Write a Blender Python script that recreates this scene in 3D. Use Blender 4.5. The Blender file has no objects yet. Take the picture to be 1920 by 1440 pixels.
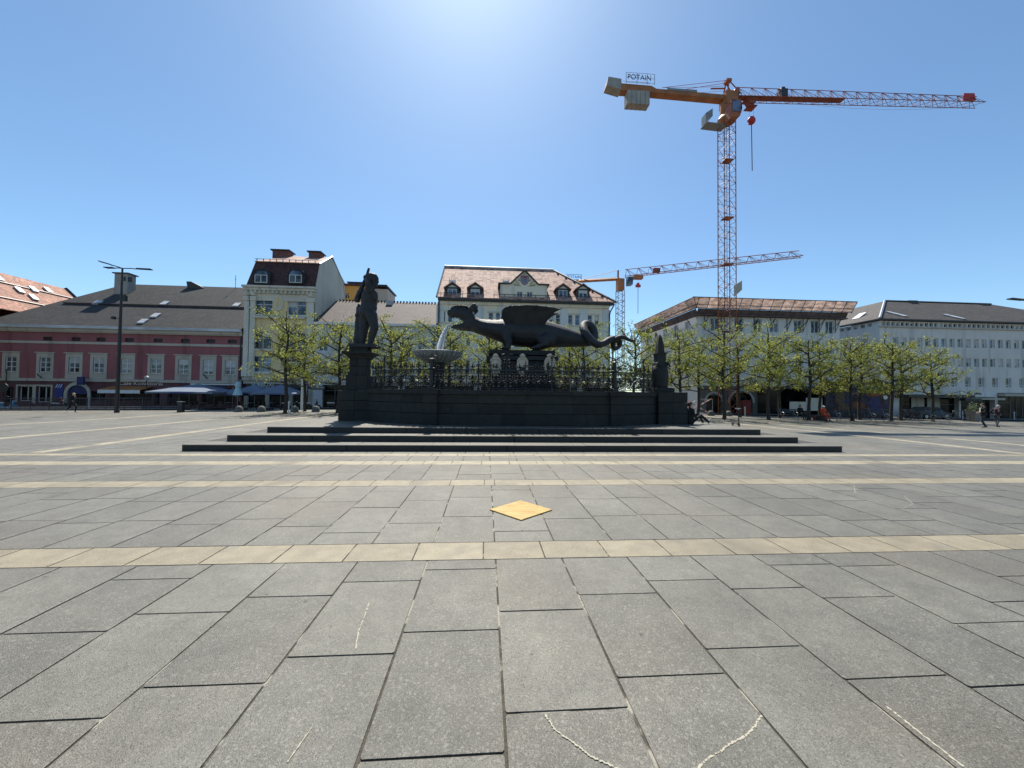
import bpy, bmesh, math, random
from mathutils import Vector, Matrix, Euler
random.seed(7)
S = bpy.context.scene
C = S.collection
rad = math.radians

# ------------------------------------------------------------------ camera, sky, sun, exposure
FPX = 700.0; PITCH = rad(1.47); ROLL = .012; YAW = math.atan(48 / 700); CZ = 1.75
F0 = Vector((math.sin(YAW), math.cos(YAW), 0)); R0 = Vector((math.cos(YAW), -math.sin(YAW), 0)); ZZ = Vector((0, 0, 1))
CF = F0 * math.cos(PITCH) + ZZ * math.sin(PITCH); U0 = ZZ * math.cos(PITCH) - F0 * math.sin(PITCH)
CR = R0 * math.cos(ROLL) + U0 * math.sin(ROLL); CU = U0 * math.cos(ROLL) - R0 * math.sin(ROLL)
cam = bpy.data.cameras.new('camera'); cam.sensor_width = 36; cam.lens = 36 * FPX / 1920
cam.clip_start = .05; cam.clip_end = 6000
co = bpy.data.objects.new('camera', cam); C.objects.link(co)
M = Matrix((CR, CU, -CF)).transposed().to_4x4(); M.translation = (0, 0, CZ); co.matrix_world = M
S.camera = co

SUN_EL = rad(56.5); SUN_AZ = rad(-4.5)       # azimuth from +Y towards +X
w = bpy.data.worlds.new('World'); S.world = w; w.use_nodes = True
nt = w.node_tree; bg = nt.nodes['Background']
sky = nt.nodes.new('ShaderNodeTexSky'); sky.sky_type = 'NISHITA'; sky.sun_disc = False
sky.sun_elevation = SUN_EL; sky.sun_rotation = SUN_AZ
sky.altitude = 450; sky.air_density = 1.0; sky.dust_density = .65; sky.ozone_density = 1.7
tint = nt.nodes.new('ShaderNodeVectorMath'); tint.operation = 'MULTIPLY'; tint.inputs[1].default_value = (.83, 1.01, 1.07)
nt.links.new(sky.outputs[0], tint.inputs[0]); nt.links.new(tint.outputs[0], bg.inputs[0]); bg.inputs[1].default_value = .09
sl = bpy.data.lights.new('sun', 'SUN'); sl.energy = 4.6; sl.angle = rad(.53); sl.color = (1, .94, .84)
so = bpy.data.objects.new('sun', sl); C.objects.link(so)
sd = Vector((math.sin(SUN_AZ) * math.cos(SUN_EL), math.cos(SUN_AZ) * math.cos(SUN_EL), math.sin(SUN_EL)))
so.rotation_euler = (-sd).to_track_quat('-Z', 'Y').to_euler(); so.location = sd * 80
S.view_settings.view_transform = 'Standard'; S.view_settings.look = 'None'
S.view_settings.exposure = 0.7; S.view_settings.gamma = 1; S.view_settings.use_curve_mapping = False
S.cycles.max_bounces = 6; S.cycles.transparent_max_bounces = 8; S.cycles.caustics_reflective = False; S.cycles.caustics_refractive = False

# ------------------------------------------------------------------ survey helpers (pixel of the photograph -> point in the place)
def ray(px, py): return CF + CR * ((px - 960) / FPX) - CU * ((py - 720) / FPX)
def smooth(t): t = max(0, min(1, t)); return t * t * (3 - 2 * t)
def gz(u, v): return -.012 * (max(0, u - 6) + max(0, -u - 14)) * smooth((v - 13) / 12)   # the square falls gently to its edges
def G(px, py, h=0):
    d = ray(px, py); z = h
    for _ in range(30):
        t = (z - CZ) / d.z; z = h + gz(d.x * t, d.y * t)
    return d.x * t, d.y * t, z
def onv(px, py, v):
    d = ray(px, py); t = v / d.y; return d.x * t, CZ + d.z * t

# ------------------------------------------------------------------ materials
def mat(name, col, rough=.8, var=.12, scale=2.0, bump=0.0, bscale=None, metal=0, spec=.5, rand=0.0, island=0.0, col2=None, thr=(.35, .65), detail=4, extra=None, stretch=None):
    m = bpy.data.materials.new(name); m.use_nodes = True
    n = m.node_tree.nodes; l = m.node_tree.links; b = n['Principled BSDF']
    b.inputs['Roughness'].default_value = rough; b.inputs['Metallic'].default_value = metal
    b.inputs['Specular IOR Level'].default_value = spec
    geo = n.new('ShaderNodeNewGeometry'); src = geo.outputs['Position']
    if stretch:
        mp = n.new('ShaderNodeMapping'); mp.inputs['Scale'].default_value = stretch; l.new(src, mp.inputs[0]); src = mp.outputs[0]
    nz = n.new('ShaderNodeTexNoise'); nz.inputs['Scale'].default_value = scale; nz.inputs['Detail'].default_value = detail
    l.new(src, nz.inputs['Vector'])
    rp = n.new('ShaderNodeValToRGB'); l.new(nz.outputs[0], rp.inputs[0])
    a = [c * (1 - var) for c in col]; c2 = col2 if col2 else [min(1, c * (1 + var)) for c in col]
    rp.color_ramp.elements[0].position = thr[0]; rp.color_ramp.elements[1].position = thr[1]
    rp.color_ramp.elements[0].color = (*a, 1); rp.color_ramp.elements[1].color = (*c2, 1)
    out = rp.outputs[0]
    if rand or island:
        if rand: oi = n.new('ShaderNodeObjectInfo'); rv = oi.outputs['Random']; amt = rand
        else: rv = geo.outputs['Random Per Island']; amt = island
        mr = n.new('ShaderNodeMapRange'); mr.inputs[3].default_value = 1 - amt; mr.inputs[4].default_value = 1 + amt; l.new(rv, mr.inputs[0])
        mx = n.new('ShaderNodeVectorMath'); mx.operation = 'SCALE'; l.new(out, mx.inputs[0]); l.new(mr.outputs[0], mx.inputs['Scale']); out = mx.outputs[0]
    if extra: out = extra(n, l, src, out, geo)
    l.new(out, b.inputs['Base Color'])
    if bump:
        n2 = n.new('ShaderNodeTexNoise'); n2.inputs['Scale'].default_value = bscale or scale * 8; n2.inputs['Detail'].default_value = 6; l.new(src, n2.inputs['Vector'])
        bp = n.new('ShaderNodeBump'); bp.inputs['Strength'].default_value = bump; bp.inputs['Distance'].default_value = .02
        l.new(n2.outputs[0], bp.inputs['Height']); l.new(bp.outputs[0], b.inputs['Normal'])
    return m

def mixc(n, l, fac, a, bcol):
    mx = n.new('ShaderNodeMix'); mx.data_type = 'RGBA'
    l.new(fac, mx.inputs[0]); l.new(a, mx.inputs[6])
    if isinstance(bcol, tuple): mx.inputs[7].default_value = (*bcol, 1)
    else: l.new(bcol, mx.inputs[7])
    return mx.outputs[2]
def ramp(n, l, val, p0, p1, flip=False):
    r = n.new('ShaderNodeMapRange'); r.interpolation_type = 'SMOOTHSTEP'
    r.inputs[1].default_value = p0; r.inputs[2].default_value = p1
    if flip: r.inputs[3].default_value = 1; r.inputs[4].default_value = 0
    l.new(val, r.inputs[0]); return r.outputs[0]
def noise(n, l, src, s, d=4):
    z = n.new('ShaderNodeTexNoise'); z.inputs['Scale'].default_value = s; z.inputs['Detail'].default_value = d; l.new(src, z.inputs['Vector']); return z.outputs[0]

def granite(n, l, src, out, geo):
    def mul(o, val, lo, hi):
        mr = n.new('ShaderNodeMapRange'); mr.inputs[1].default_value = .3; mr.inputs[2].default_value = .7; mr.inputs[3].default_value = lo; mr.inputs[4].default_value = hi; l.new(val, mr.inputs[0])
        v = n.new('ShaderNodeVectorMath'); v.operation = 'SCALE'; l.new(o, v.inputs[0]); l.new(mr.outputs[0], v.inputs['Scale']); return v.outputs[0]
    o = mixc(n, l, ramp(n, l, noise(n, l, src, .42, 3), .48, .70), out, (.118, .102, .076))       # brownish wear
    vo = n.new('ShaderNodeTexVoronoi'); vo.inputs['Scale'].default_value = 190; l.new(src, vo.inputs['Vector'])
    sp = n.new('ShaderNodeSeparateColor'); l.new(vo.outputs['Color'], sp.inputs[0])
    o = mixc(n, l, ramp(n, l, sp.outputs[0], .72, 1.0), o, (.205, .195, .162))
    o = mixc(n, l, ramp(n, l, sp.outputs[1], .72, 1.02), o, (.045, .043, .038))
    v2 = n.new('ShaderNodeTexVoronoi'); v2.inputs['Scale'].default_value = 75; l.new(src, v2.inputs['Vector'])
    s2 = n.new('ShaderNodeSeparateColor'); l.new(v2.outputs['Color'], s2.inputs[0])
    o = mixc(n, l, ramp(n, l, s2.outputs[2], .88, 1.02), o, (.19, .18, .15))
    o = mul(o, noise(n, l, src, .55, 6), .80, 1.16); o = mul(o, noise(n, l, src, 2.1, 8), .86, 1.12); o = mul(o, noise(n, l, src, 11, 6), .92, 1.07)
    gum = n.new('ShaderNodeTexVoronoi'); gum.inputs['Scale'].default_value = 2.3; l.new(src, gum.inputs['Vector'])
    return mixc(n, l, ramp(n, l, gum.outputs['Distance'], .03, .05, True), o, (.045, .043, .038))
MT = {}
MT['paver'] = mat('paver granite', (.120, .116, .093), .54, .12, 6, .35, 160, rand=.18, extra=granite, spec=.5)
MT['paver_far'] = mat('paver granite field', (.120, .116, .093), .54, .12, 6, .3, 120, island=.15, extra=granite, spec=.5)
def sandy(n, l, src, out, geo):
    o = mixc(n, l, ramp(n, l, noise(n, l, src, 70, 2), .55, .75), out, (.42, .36, .22))
    o = mixc(n, l, ramp(n, l, noise(n, l, src, 1.1, 6), .5, .72), o, (.155, .135, .095))
    return mixc(n, l, ramp(n, l, noise(n, l, src, 4.5, 6), .62, .74), o, (.20, .185, .145))
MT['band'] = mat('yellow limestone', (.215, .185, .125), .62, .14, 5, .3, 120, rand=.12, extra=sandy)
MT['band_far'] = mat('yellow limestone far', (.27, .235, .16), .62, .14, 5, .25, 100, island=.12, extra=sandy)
def mortar(n, l, src, out, geo):
    return mixc(n, l, ramp(n, l, noise(n, l, src, 2.6, 7), .54, .60), out, (.30, .28, .23))
MT['bed'] = mat('joint bed', (.062, .054, .040), .95, .3, 20, .5, 60, extra=mortar)
MT['step'] = mat('shaded step stone', (.026, .026, .024), .7, .15, 3, .5, 60, rand=.10, extra=lambda n, l, s, o, g: mixc(n, l, ramp(n, l, noise(n, l, s, 1.5, 7), .5, .7), o, (.015, .015, .013)))  # colour darkened to hold the shade of backlit risers; treads are the same stone
MT['asphalt'] = mat('asphalt', (.055, .055, .055), .85, .2, 4, .4, 90)
MT['earth'] = mat('ground', (.09, .088, .08), .95, .2, .3)
MT['walkway'] = mat('walkway slabs', (.19, .185, .175), .8, .15, 3, .2)
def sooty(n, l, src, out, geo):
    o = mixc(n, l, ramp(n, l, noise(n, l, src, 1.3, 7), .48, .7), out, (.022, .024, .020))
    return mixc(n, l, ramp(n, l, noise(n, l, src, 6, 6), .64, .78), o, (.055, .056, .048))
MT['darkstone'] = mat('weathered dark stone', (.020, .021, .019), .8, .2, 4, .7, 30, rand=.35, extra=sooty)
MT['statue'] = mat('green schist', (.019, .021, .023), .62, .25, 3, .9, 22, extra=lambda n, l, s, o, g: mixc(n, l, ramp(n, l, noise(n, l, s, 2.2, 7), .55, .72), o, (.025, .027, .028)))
MT['bowl'] = mat('bowl marble', (.33, .32, .30), .5, .2, 5, .3, 40)
MT['iron'] = mat('wrought iron', (.018, .019, .022), .45, .2, 8, 0, metal=.3)
MT['crest'] = mat('cartouche marble', (.66, .50, .35), .6, .18, 6, .3, 40)
MT['black'] = mat('black paint', (.015, .015, .017), .5, .1, 5)
MT['darkgrey'] = mat('dark grey metal', (.035, .036, .04), .5, .1, 5)
MT['grey'] = mat('grey metal', (.25, .26, .27), .5, .1, 5)
MT['steel'] = mat('galvanised steel', (.42, .43, .44), .4, .1, 9, metal=.7)
MT['blind'] = mat('window blind', (.55, .54, .51), .9, .1, 2, rand=.25)
MT['white'] = mat('white paint', (.72, .72, .70), .6, .06, 2)
MT['frame'] = mat('window frame paint', (.66, .66, .63), .55, .06, 4)
MT['framedark'] = mat('dark window frame', (.08, .07, .065), .5, .1, 4)
def curtain(n, l, src, out, geo):
    return out
def glass(name, col, rand=.5, c2=None):
    m = mat(name, col, .10, .5, .9, col2=c2, rand=rand, spec=.15 if 'shop' in name else .5, thr=(.42, .58)); return m
MT['glass'] = glass('window glass', (.030, .036, .045), .5, (.17, .19, .21))
MT['glassblue'] = glass('blue window glass', (.05, .075, .12), .4, (.12, .17, .26))
MT['shopglass'] = glass('shop glass', (.008, .009, .010), .5, (.022, .023, .024))
def streak(n, l, s, o, d):
    mp = n.new('ShaderNodeMapping'); mp.inputs['Scale'].default_value = (1.6, 1.6, .12); l.new(s, mp.inputs[0])
    return mixc(n, l, ramp(n, l, noise(n, l, mp.outputs[0], 1.0, 8), .52, .70), o, tuple(c * .88 for c in d))
def plaster(name, col, dirt=.82, rough=.9):
    d = tuple(c * dirt for c in col)
    return mat(name, col, rough, .05, .7, .15, 30, extra=lambda n, l, s, o, g: streak(n, l, s, mixc(n, l, ramp(n, l, noise(n, l, s, .35, 8), .5, .75), o, d), d))
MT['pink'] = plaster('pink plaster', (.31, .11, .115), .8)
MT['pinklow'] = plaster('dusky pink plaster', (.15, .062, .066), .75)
MT['beige'] = plaster('beige plaster', (.50, .45, .37))
MT['cream'] = plaster('cream plaster', (.90, .79, .63), .9)
MT['creampil'] = plaster('pale blue grey plaster', (.74, .74, .72), .94)
MT['yellow'] = plaster('ochre plaster', (.76, .60, .32), .9)
MT['trim'] = plaster('white stucco', (.68, .64, .54), .85)
MT['firewall'] = plaster('bare gable plaster', (.62, .575, .47), .85)
MT['offwhite'] = plaster('off white plaster', (.74, .71, .67), .9)
MT['bluewhite'] = plaster('blue white plaster', (.60, .61, .61), .9)
MT['rightwall'] = plaster('pale stone cladding', (.70, .665, .615), .9)
MT['orange'] = plaster('orange plaster', (.70, .38, .10), .9)
MT['stonebase'] = plaster('dark rubble base', (.16, .14, .12), .6)
def tiles(name, col, spot, sc=(3.2, 3.2, 4.0), amt=.25, spots=.7):
    def ex(n, l, src, out, geo):
        br = n.new('ShaderNodeTexVoronoi'); br.distance = 'CHEBYCHEV'; mp = n.new('ShaderNodeMapping'); mp.inputs['Scale'].default_value = sc
        l.new(src, mp.inputs[0]); l.new(mp.outputs[0], br.inputs['Vector']); br.inputs['Randomness'].default_value = .35; br.inputs['Scale'].default_value = 1
        s = n.new('ShaderNodeSeparateColor'); l.new(br.outputs['Color'], s.inputs[0])
        o = mixc(n, l, ramp(n, l, s.outputs[0], spots, spots + .12), out, spot)
        return mixc(n, l, ramp(n, l, br.outputs['Distance'], .42, .5), o, tuple(c * .5 for c in col))
    return mat(name, col, .8, amt, .8, .3, 14, extra=ex, detail=6)
MT['rooftan'] = tiles('tan roof tiles', (.47, .29, .22), (.20, .09, .07), (2.2, 2.2, 1.3), .12, .8)
MT['roofdark'] = tiles('slate roof', (.030, .030, .030), (.045, .044, .042))
MT['roofbrown'] = tiles('brown roof tiles', (.085, .066, .062), (.06, .046, .044))
MT['roofmansard'] = tiles('dark red mansard tiles', (.085, .035, .033), (.06, .025, .025))
MT['roofred'] = tiles('old red roof tiles', (.42, .20, .13), (.27, .13, .10), amt=.3)
MT['roofright'] = tiles('dark shingle roof', (.050, .044, .041), (.07, .06, .052))
MT['roofsheet'] = mat('rusty roof sheet', (.42, .27, .20), .6, .3, .9, detail=7)
MT['copper'] = mat('dark gutter', (.030, .026, .026), .5, .1, 5)
MT['snow'] = mat('pale gutter sheet', (.48, .50, .52), .5, .25, 1.5, stretch=(.3, 1, 1))
MT['brick'] = mat('chimney brick', (.16, .075, .065), .9, .25, 4, .4, 30)
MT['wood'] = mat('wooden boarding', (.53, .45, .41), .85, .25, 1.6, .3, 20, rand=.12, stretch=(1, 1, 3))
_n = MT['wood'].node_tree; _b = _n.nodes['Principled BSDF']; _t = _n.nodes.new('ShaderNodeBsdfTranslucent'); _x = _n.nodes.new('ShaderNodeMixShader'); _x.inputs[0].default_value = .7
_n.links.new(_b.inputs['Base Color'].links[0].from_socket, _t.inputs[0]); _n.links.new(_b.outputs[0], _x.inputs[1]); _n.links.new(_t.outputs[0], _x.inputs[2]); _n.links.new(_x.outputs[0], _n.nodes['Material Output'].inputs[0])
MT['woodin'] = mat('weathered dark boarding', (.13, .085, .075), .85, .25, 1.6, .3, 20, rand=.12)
MT['crane'] = mat('orange crane paint', (.34, .085, .03), .55, .22, 1.2, col2=(.44, .13, .045))
MT['cranepale'] = mat('yellow crane paint', (.38, .145, .045), .55, .2, 1.2)
MT['jib'] = mat('faded red crane paint', (.28, .085, .055), .85, .2, 1.2)
MT['concrete'] = mat('concrete', (.36, .34, .30), .85, .12, 1.5, .2, 30)
MT['bollard'] = mat('dark stone bollard', (.12, .12, .115), .85, .2, 5, .4, 30)
MT['bark'] = mat('bark', (.050, .041, .033), .95, .35, 9, .6, 40)
MT['canvas'] = mat('parasol canvas', (.145, .185, .25), .8, .08, 1.0)
MT['red'] = mat('red paint', (.50, .03, .025), .5, .1, 3)
MT['dullred'] = mat('dull red paint', (.22, .025, .022), .6, .15, 3)
MT['awning'] = mat('orange awning', (.42, .17, .05), .8, .15, 2)
MT['blue'] = mat('blue sign', (.035, .05, .22), .5, .1, 3)
MT['teal'] = mat('pale teal canvas', (.40, .58, .62), .8, .1, 2)
MT['purple'] = mat('dark blue fascia', (.03, .035, .12), .6, .2, 2)
MT['skin'] = mat('skin', (.55, .33, .24), .6, .06, 8)
MT['hair_dark'] = mat('dark hair', (.03, .022, .018), .7, .2, 30)
MT['hair_blond'] = mat('blond hair', (.50, .38, .20), .7, .2, 30)
MT['hair_grey'] = mat('grey hair', (.40, .38, .36), .7, .2, 30)
MT['cloth_black'] = mat('black cloth', (.012, .012, .014), .9, .2, 8, .3, 60)
MT['cloth_jeans'] = mat('dark jeans', (.03, .036, .055), .9, .2, 10, .3, 60)
MT['cloth_grey'] = mat('grey trousers', (.10, .10, .105), .9, .2, 10, .3, 60)
MT['cloth_wine'] = mat('dark plum cloth', (.035, .02, .028), .9, .2, 8, .3, 60)
MT['cloth_white'] = mat('white shirt', (.65, .64, .6), .9, .06, 8)
MT['cloth_orange'] = mat('orange workwear', (.55, .07, .02), .9, .15, 8, .3, 60)
MT['shoe'] = mat('dark shoes', (.03, .025, .025), .6, .1, 8)
MT['shoe_pale'] = mat('pale shoes', (.42, .36, .3), .7, .1, 8)
MT['plywood'] = mat('yellow painted board', (.44, .26, .065), .42, .12, 4, .2, 60, col2=(.58, .38, .12), stretch=(1, 5, 1),
    extra=lambda n, l, s, o, g: mixc(n, l, ramp(n, l, noise(n, l, s, 9, 7), .55, .7), o, (.28, .16, .05)))
MT['chalk'] = mat('chalk line', (.50, .46, .34), .95, .15, 40, col2=(.36, .34, .28))
MT['rubber'] = mat('tyre rubber', (.015, .015, .015), .8, .1, 8)
MT['carpaint'] = mat('dark car paint', (.012, .014, .018), .45, .1, 2, spec=.6)
MT['bikeblue'] = mat('blue fairing', (.08, .30, .50), .35, .1, 3)
MT['planter'] = mat('grey planter', (.20, .19, .18), .8, .1, 3)
MT['shrub'] = mat('planter shrub', (.05, .08, .025), .8, .3, 8)
MT['water'] = mat('basin water', (.02, .03, .03), .05, .1, 3, .3, 4)
def leafmat():
    m = bpy.data.materials.new('spring leaves'); m.use_nodes = True; n = m.node_tree.nodes; l = m.node_tree.links
    n.remove(n['Principled BSDF']); geo = n.new('ShaderNodeNewGeometry')
    rp = n.new('ShaderNodeValToRGB'); l.new(geo.outputs['Random Per Island'], rp.inputs[0])
    e = rp.color_ramp.elements; e[0].color = (.17, .21, .05, 1); e[1].color = (.52, .51, .15, 1)
    x = e.new(.6); x.color = (.32, .355, .075, 1)
    d = n.new('ShaderNodeBsdfDiffuse'); t = n.new('ShaderNodeBsdfTranslucent'); mx = n.new('ShaderNodeMixShader'); mx.inputs[0].default_value = .5
    l.new(rp.outputs[0], d.inputs[0]); l.new(rp.outputs[0], t.inputs[0]); l.new(d.outputs[0], mx.inputs[1]); l.new(t.outputs[0], mx.inputs[2])
    l.new(mx.outputs[0], n['Material Output'].inputs[0]); return m
MT['leaf'] = leafmat()
def jetmat():
    m = bpy.data.materials.new('falling water'); m.use_nodes = True; b = m.node_tree.nodes['Principled BSDF']
    b.inputs['Base Color'].default_value = (.92, .95, .97, 1); b.inputs['Roughness'].default_value = .12
    n = m.node_tree.nodes; t = n.new('ShaderNodeBsdfTranslucent'); t.inputs[0].default_value = (.95, .97, 1, 1); x = n.new('ShaderNodeMixShader'); x.inputs[0].default_value = .6
    m.node_tree.links.new(b.outputs[0], x.inputs[1]); m.node_tree.links.new(t.outputs[0], x.inputs[2]); m.node_tree.links.new(x.outputs[0], n['Material Output'].inputs[0]); return m
MT['jet'] = jetmat()

# ------------------------------------------------------------------ object helpers
def tag(o, label=None, cat=None, group=None, kind=None):
    if label: o['label'] = label
    if cat: o['category'] = cat
    if group: o['group'] = group
    if kind: o['kind'] = kind
    return o
def empty(name, loc=(0, 0, 0), label=None, cat=None, group=None, kind=None, rz=0):
    o = bpy.data.objects.new(name, None); C.objects.link(o); o.location = loc; o.rotation_euler = (0, 0, rz); o.empty_display_size = .2
    return tag(o, label, cat, group, kind)
def link(name, mesh, parent=None, loc=None, world=False):
    o = bpy.data.objects.new(name, mesh); C.objects.link(o)
    if parent:
        o.parent = parent
        if world:
            p = parent; L = Vector((0, 0, 0))
            while p: L -= Vector(p.location); p = p.parent
            o.location = L
    if loc is not None: o.location = loc
    return o
def copy_tree(o, parent=None):
    c = o.copy(); C.objects.link(c)
    if parent: c.parent = parent
    for ch in list(o.children): copy_tree(ch, c)
    return c

class MB:
    def __init__(s): s.v = []; s.f = []
    def quad(s, *p):
        k = len(s.v); s.v += [tuple(q) for q in p]; s.f.append(tuple(range(k, k + len(p)))); return s
    def box(s, x0, x1, y0, y1, z0, z1):
        if x0 > x1: x0, x1 = x1, x0
        if y0 > y1: y0, y1 = y1, y0
        k = len(s.v)
        s.v += [(x0, y0, z0), (x1, y0, z0), (x1, y1, z0), (x0, y1, z0), (x0, y0, z1), (x1, y0, z1), (x1, y1, z1), (x0, y1, z1)]
        for f in ((3, 2, 1, 0), (4, 5, 6, 7), (0, 1, 5, 4), (1, 2, 6, 5), (2, 3, 7, 6), (3, 0, 4, 7)): s.f.append(tuple(k + i for i in f))
        return s
    def prism(s, poly, d):          # poly: list of 3D points (planar), d: extrusion vector
        k = len(s.v); n = len(poly); d = Vector(d)
        s.v += [tuple(p) for p in poly] + [tuple(Vector(p) + d) for p in poly]
        s.f.append(tuple(range(k + n - 1, k - 1, -1))); s.f.append(tuple(range(k + n, k + 2 * n)))
        for i in range(n):
            j = (i + 1) % n; s.f.append((k + i, k + j, k + n + j, k + n + i))
        return s
    def tube(s, path, r, n=6, cap=True, flat=1.0):
        P = [Vector(p) for p in path]; m = len(P); R = r if hasattr(r, '__len__') else [r] * m
        k = len(s.v); up = None
        for i in range(m):
            t = (P[min(i + 1, m - 1)] - P[max(i - 1, 0)])
            t = t.normalized() if t.length > 1e-9 else Vector((0, 0, 1))
            if up is None:
                up = Vector((0, 0, 1)) if abs(t.z) < .9 else Vector((1, 0, 0))
            a = up - t * up.dot(t)
            if a.length < 1e-6: a = t.orthogonal()
            a.normalize(); up = a; b = t.cross(a)
            for j in range(n):
                q = 2 * math.pi * j / n
                s.v.append(tuple(P[i] + (a * math.cos(q) * flat + b * math.sin(q)) * R[i]))
        for i in range(m - 1):
            for j in range(n):
                a0 = k + i * n + j; a1 = k + i * n + (j + 1) % n
                s.f.append((a0, a1, a1 + n, a0 + n))
        if cap:
            s.f.append(tuple(k + j for j in range(n - 1, -1, -1))); s.f.append(tuple(k + (m - 1) * n + j for j in range(n)))
        return s
    def lathe(s, prof, c=(0, 0, 0), n=24, sx=1, sy=1):   # prof: (r, z)
        k = len(s.v); m = len(prof)
        for r, z in prof:
            for j in range(n):
                q = 2 * math.pi * j / n; s.v.append((c[0] + r * math.cos(q) * sx, c[1] + r * math.sin(q) * sy, c[2] + z))
        for i in range(m - 1):
            for j in range(n):
                a0 = k + i * n + j; a1 = k + i * n + (j + 1) % n
                s.f.append((a0, a1, a1 + n, a0 + n))
        s.f.append(tuple(k + j for j in range(n - 1, -1, -1))); s.f.append(tuple(k + (m - 1) * n + j for j in range(n)))
        return s
    def mesh(s, name, m, smooth_=False):
        me = bpy.data.meshes.new(name); me.from_pydata(s.v, [], s.f); me.materials.append(MT[m] if isinstance(m, str) else m)
        if smooth_: me.polygons.foreach_set('use_smooth', [True] * len(me.polygons))
        me.update(); return me
    def build(s, name, m, parent=None, world=True, smooth_=False, **k):
        o = link(name, s.mesh(name, m, smooth_), parent, None, world and parent is not None)
        return tag(o, **k)

def unit_block(name, m, ch=.02):
    bm = bmesh.new(); bmesh.ops.create_cube(bm, size=1)
    bmesh.ops.bevel(bm, geom=bm.edges[:], offset=ch, segments=1, affect='EDGES')
    me = bpy.data.meshes.new(name); bm.to_mesh(me); bm.free(); me.materials.append(MT[m]); return me
def place(name, mesh, parent, loc, scale=(1, 1, 1), rot=(0, 0, 0)):   # parent sits at origin rotation
    o = bpy.data.objects.new(name, mesh); C.objects.link(o); o.parent = parent
    p = parent; L = Vector(loc)
    while p: L -= Vector(p.location); p = p.parent
    o.location = L; o.scale = scale; o.rotation_euler = rot; return o

def capsule(bm, p, q, r1, r2, n=12):
    p, q = Vector(p), Vector(q); d = q - p; L = d.length
    t = d / L if L > 1e-6 else Vector((0, 0, 1)); a = t.orthogonal().normalized(); b = t.cross(a)
    rings = []
    for k in range(1, 4): th = k * math.pi / 8; rings.append((-math.cos(th) * r1, math.sin(th) * r1))
    rings += [(0, r1), (L, r2)]
    for k in range(3, 0, -1): th = k * math.pi / 8; rings.append((L + math.cos(th) * r2, math.sin(th) * r2))
    V = []
    for h, r in rings: V.append([bm.verts.new(p + t * h + (a * math.cos(2 * math.pi * j / n) + b * math.sin(2 * math.pi * j / n)) * r) for j in range(n)])
    for i in range(len(V) - 1):
        for j in range(n): bm.faces.new((V[i][j], V[i][(j + 1) % n], V[i + 1][(j + 1) % n], V[i + 1][j]))
    e0 = bm.verts.new(p - t * r1); e1 = bm.verts.new(q + t * r2)
    for j in range(n):
        bm.faces.new((V[0][(j + 1) % n], V[0][j], e0)); bm.faces.new((V[-1][j], V[-1][(j + 1) % n], e1))
def ellip(bm, c, r, rot=(0, 0, 0)):
    g = bmesh.ops.create_uvsphere(bm, u_segments=16, v_segments=10, radius=1)
    m = Matrix.Translation(c) @ Euler(rot).to_matrix().to_4x4() @ Matrix.Diagonal((*r, 1))
    bmesh.ops.transform(bm, matrix=m, verts=g['verts'])
def loft(bm, secs, n=18):           # secs: (center, half height vec, half width vec)
    V = []
    for c, h, wv in secs:
        c, h, wv = Vector(c), Vector(h), Vector(wv)
        V.append([bm.verts.new(c + h * math.cos(2 * math.pi * j / n) + wv * math.sin(2 * math.pi * j / n)) for j in range(n)])
    for i in range(len(V) - 1):
        for j in range(n): bm.faces.new((V[i][j], V[i + 1][j], V[i + 1][(j + 1) % n], V[i][(j + 1) % n]))
    bm.faces.new(V[0]); bm.faces.new(V[-1][::-1])
def fuse(bm, name, m, voxel, it=3):
    bmesh.ops.recalc_face_normals(bm, faces=bm.faces[:])
    me = bpy.data.meshes.new(name); bm.to_mesh(me); bm.free()
    o = bpy.data.objects.new(name, me); C.objects.link(o)
    md = o.modifiers.new('r', 'REMESH'); md.mode = 'VOXEL'; md.voxel_size = voxel
    if it: ms = o.modifiers.new('s', 'SMOOTH'); ms.iterations = it; ms.factor = .5
    dg = bpy.context.evaluated_depsgraph_get(); out = bpy.data.meshes.new_from_object(o.evaluated_get(dg))
    bpy.data.objects.remove(o); out.name = name; out.materials.clear(); out.materials.append(MT[m] if isinstance(m, str) else m)
    out.polygons.foreach_set('use_smooth', [True] * len(out.polygons)); return out
def text_mesh(txt, size, m, ext=.01, width=None):
    cu = bpy.data.curves.new('text', 'FONT'); cu.body = txt; cu.size = size; cu.extrude = ext; cu.align_x = 'CENTER'; cu.align_y = 'CENTER'
    o = bpy.data.objects.new('text', cu); C.objects.link(o)
    dg = bpy.context.evaluated_depsgraph_get(); me = bpy.data.meshes.new_from_object(o.evaluated_get(dg)); bpy.data.objects.remove(o)
    me.transform(Matrix.Rotation(rad(90), 4, 'X'))
    if width:
        xs = [v.co.x for v in me.vertices]; wd = max(xs) - min(xs); me.transform(Matrix.Diagonal((width / wd, 1, 1, 1)))
    me.materials.clear(); me.materials.append(MT[m]); return me
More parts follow.
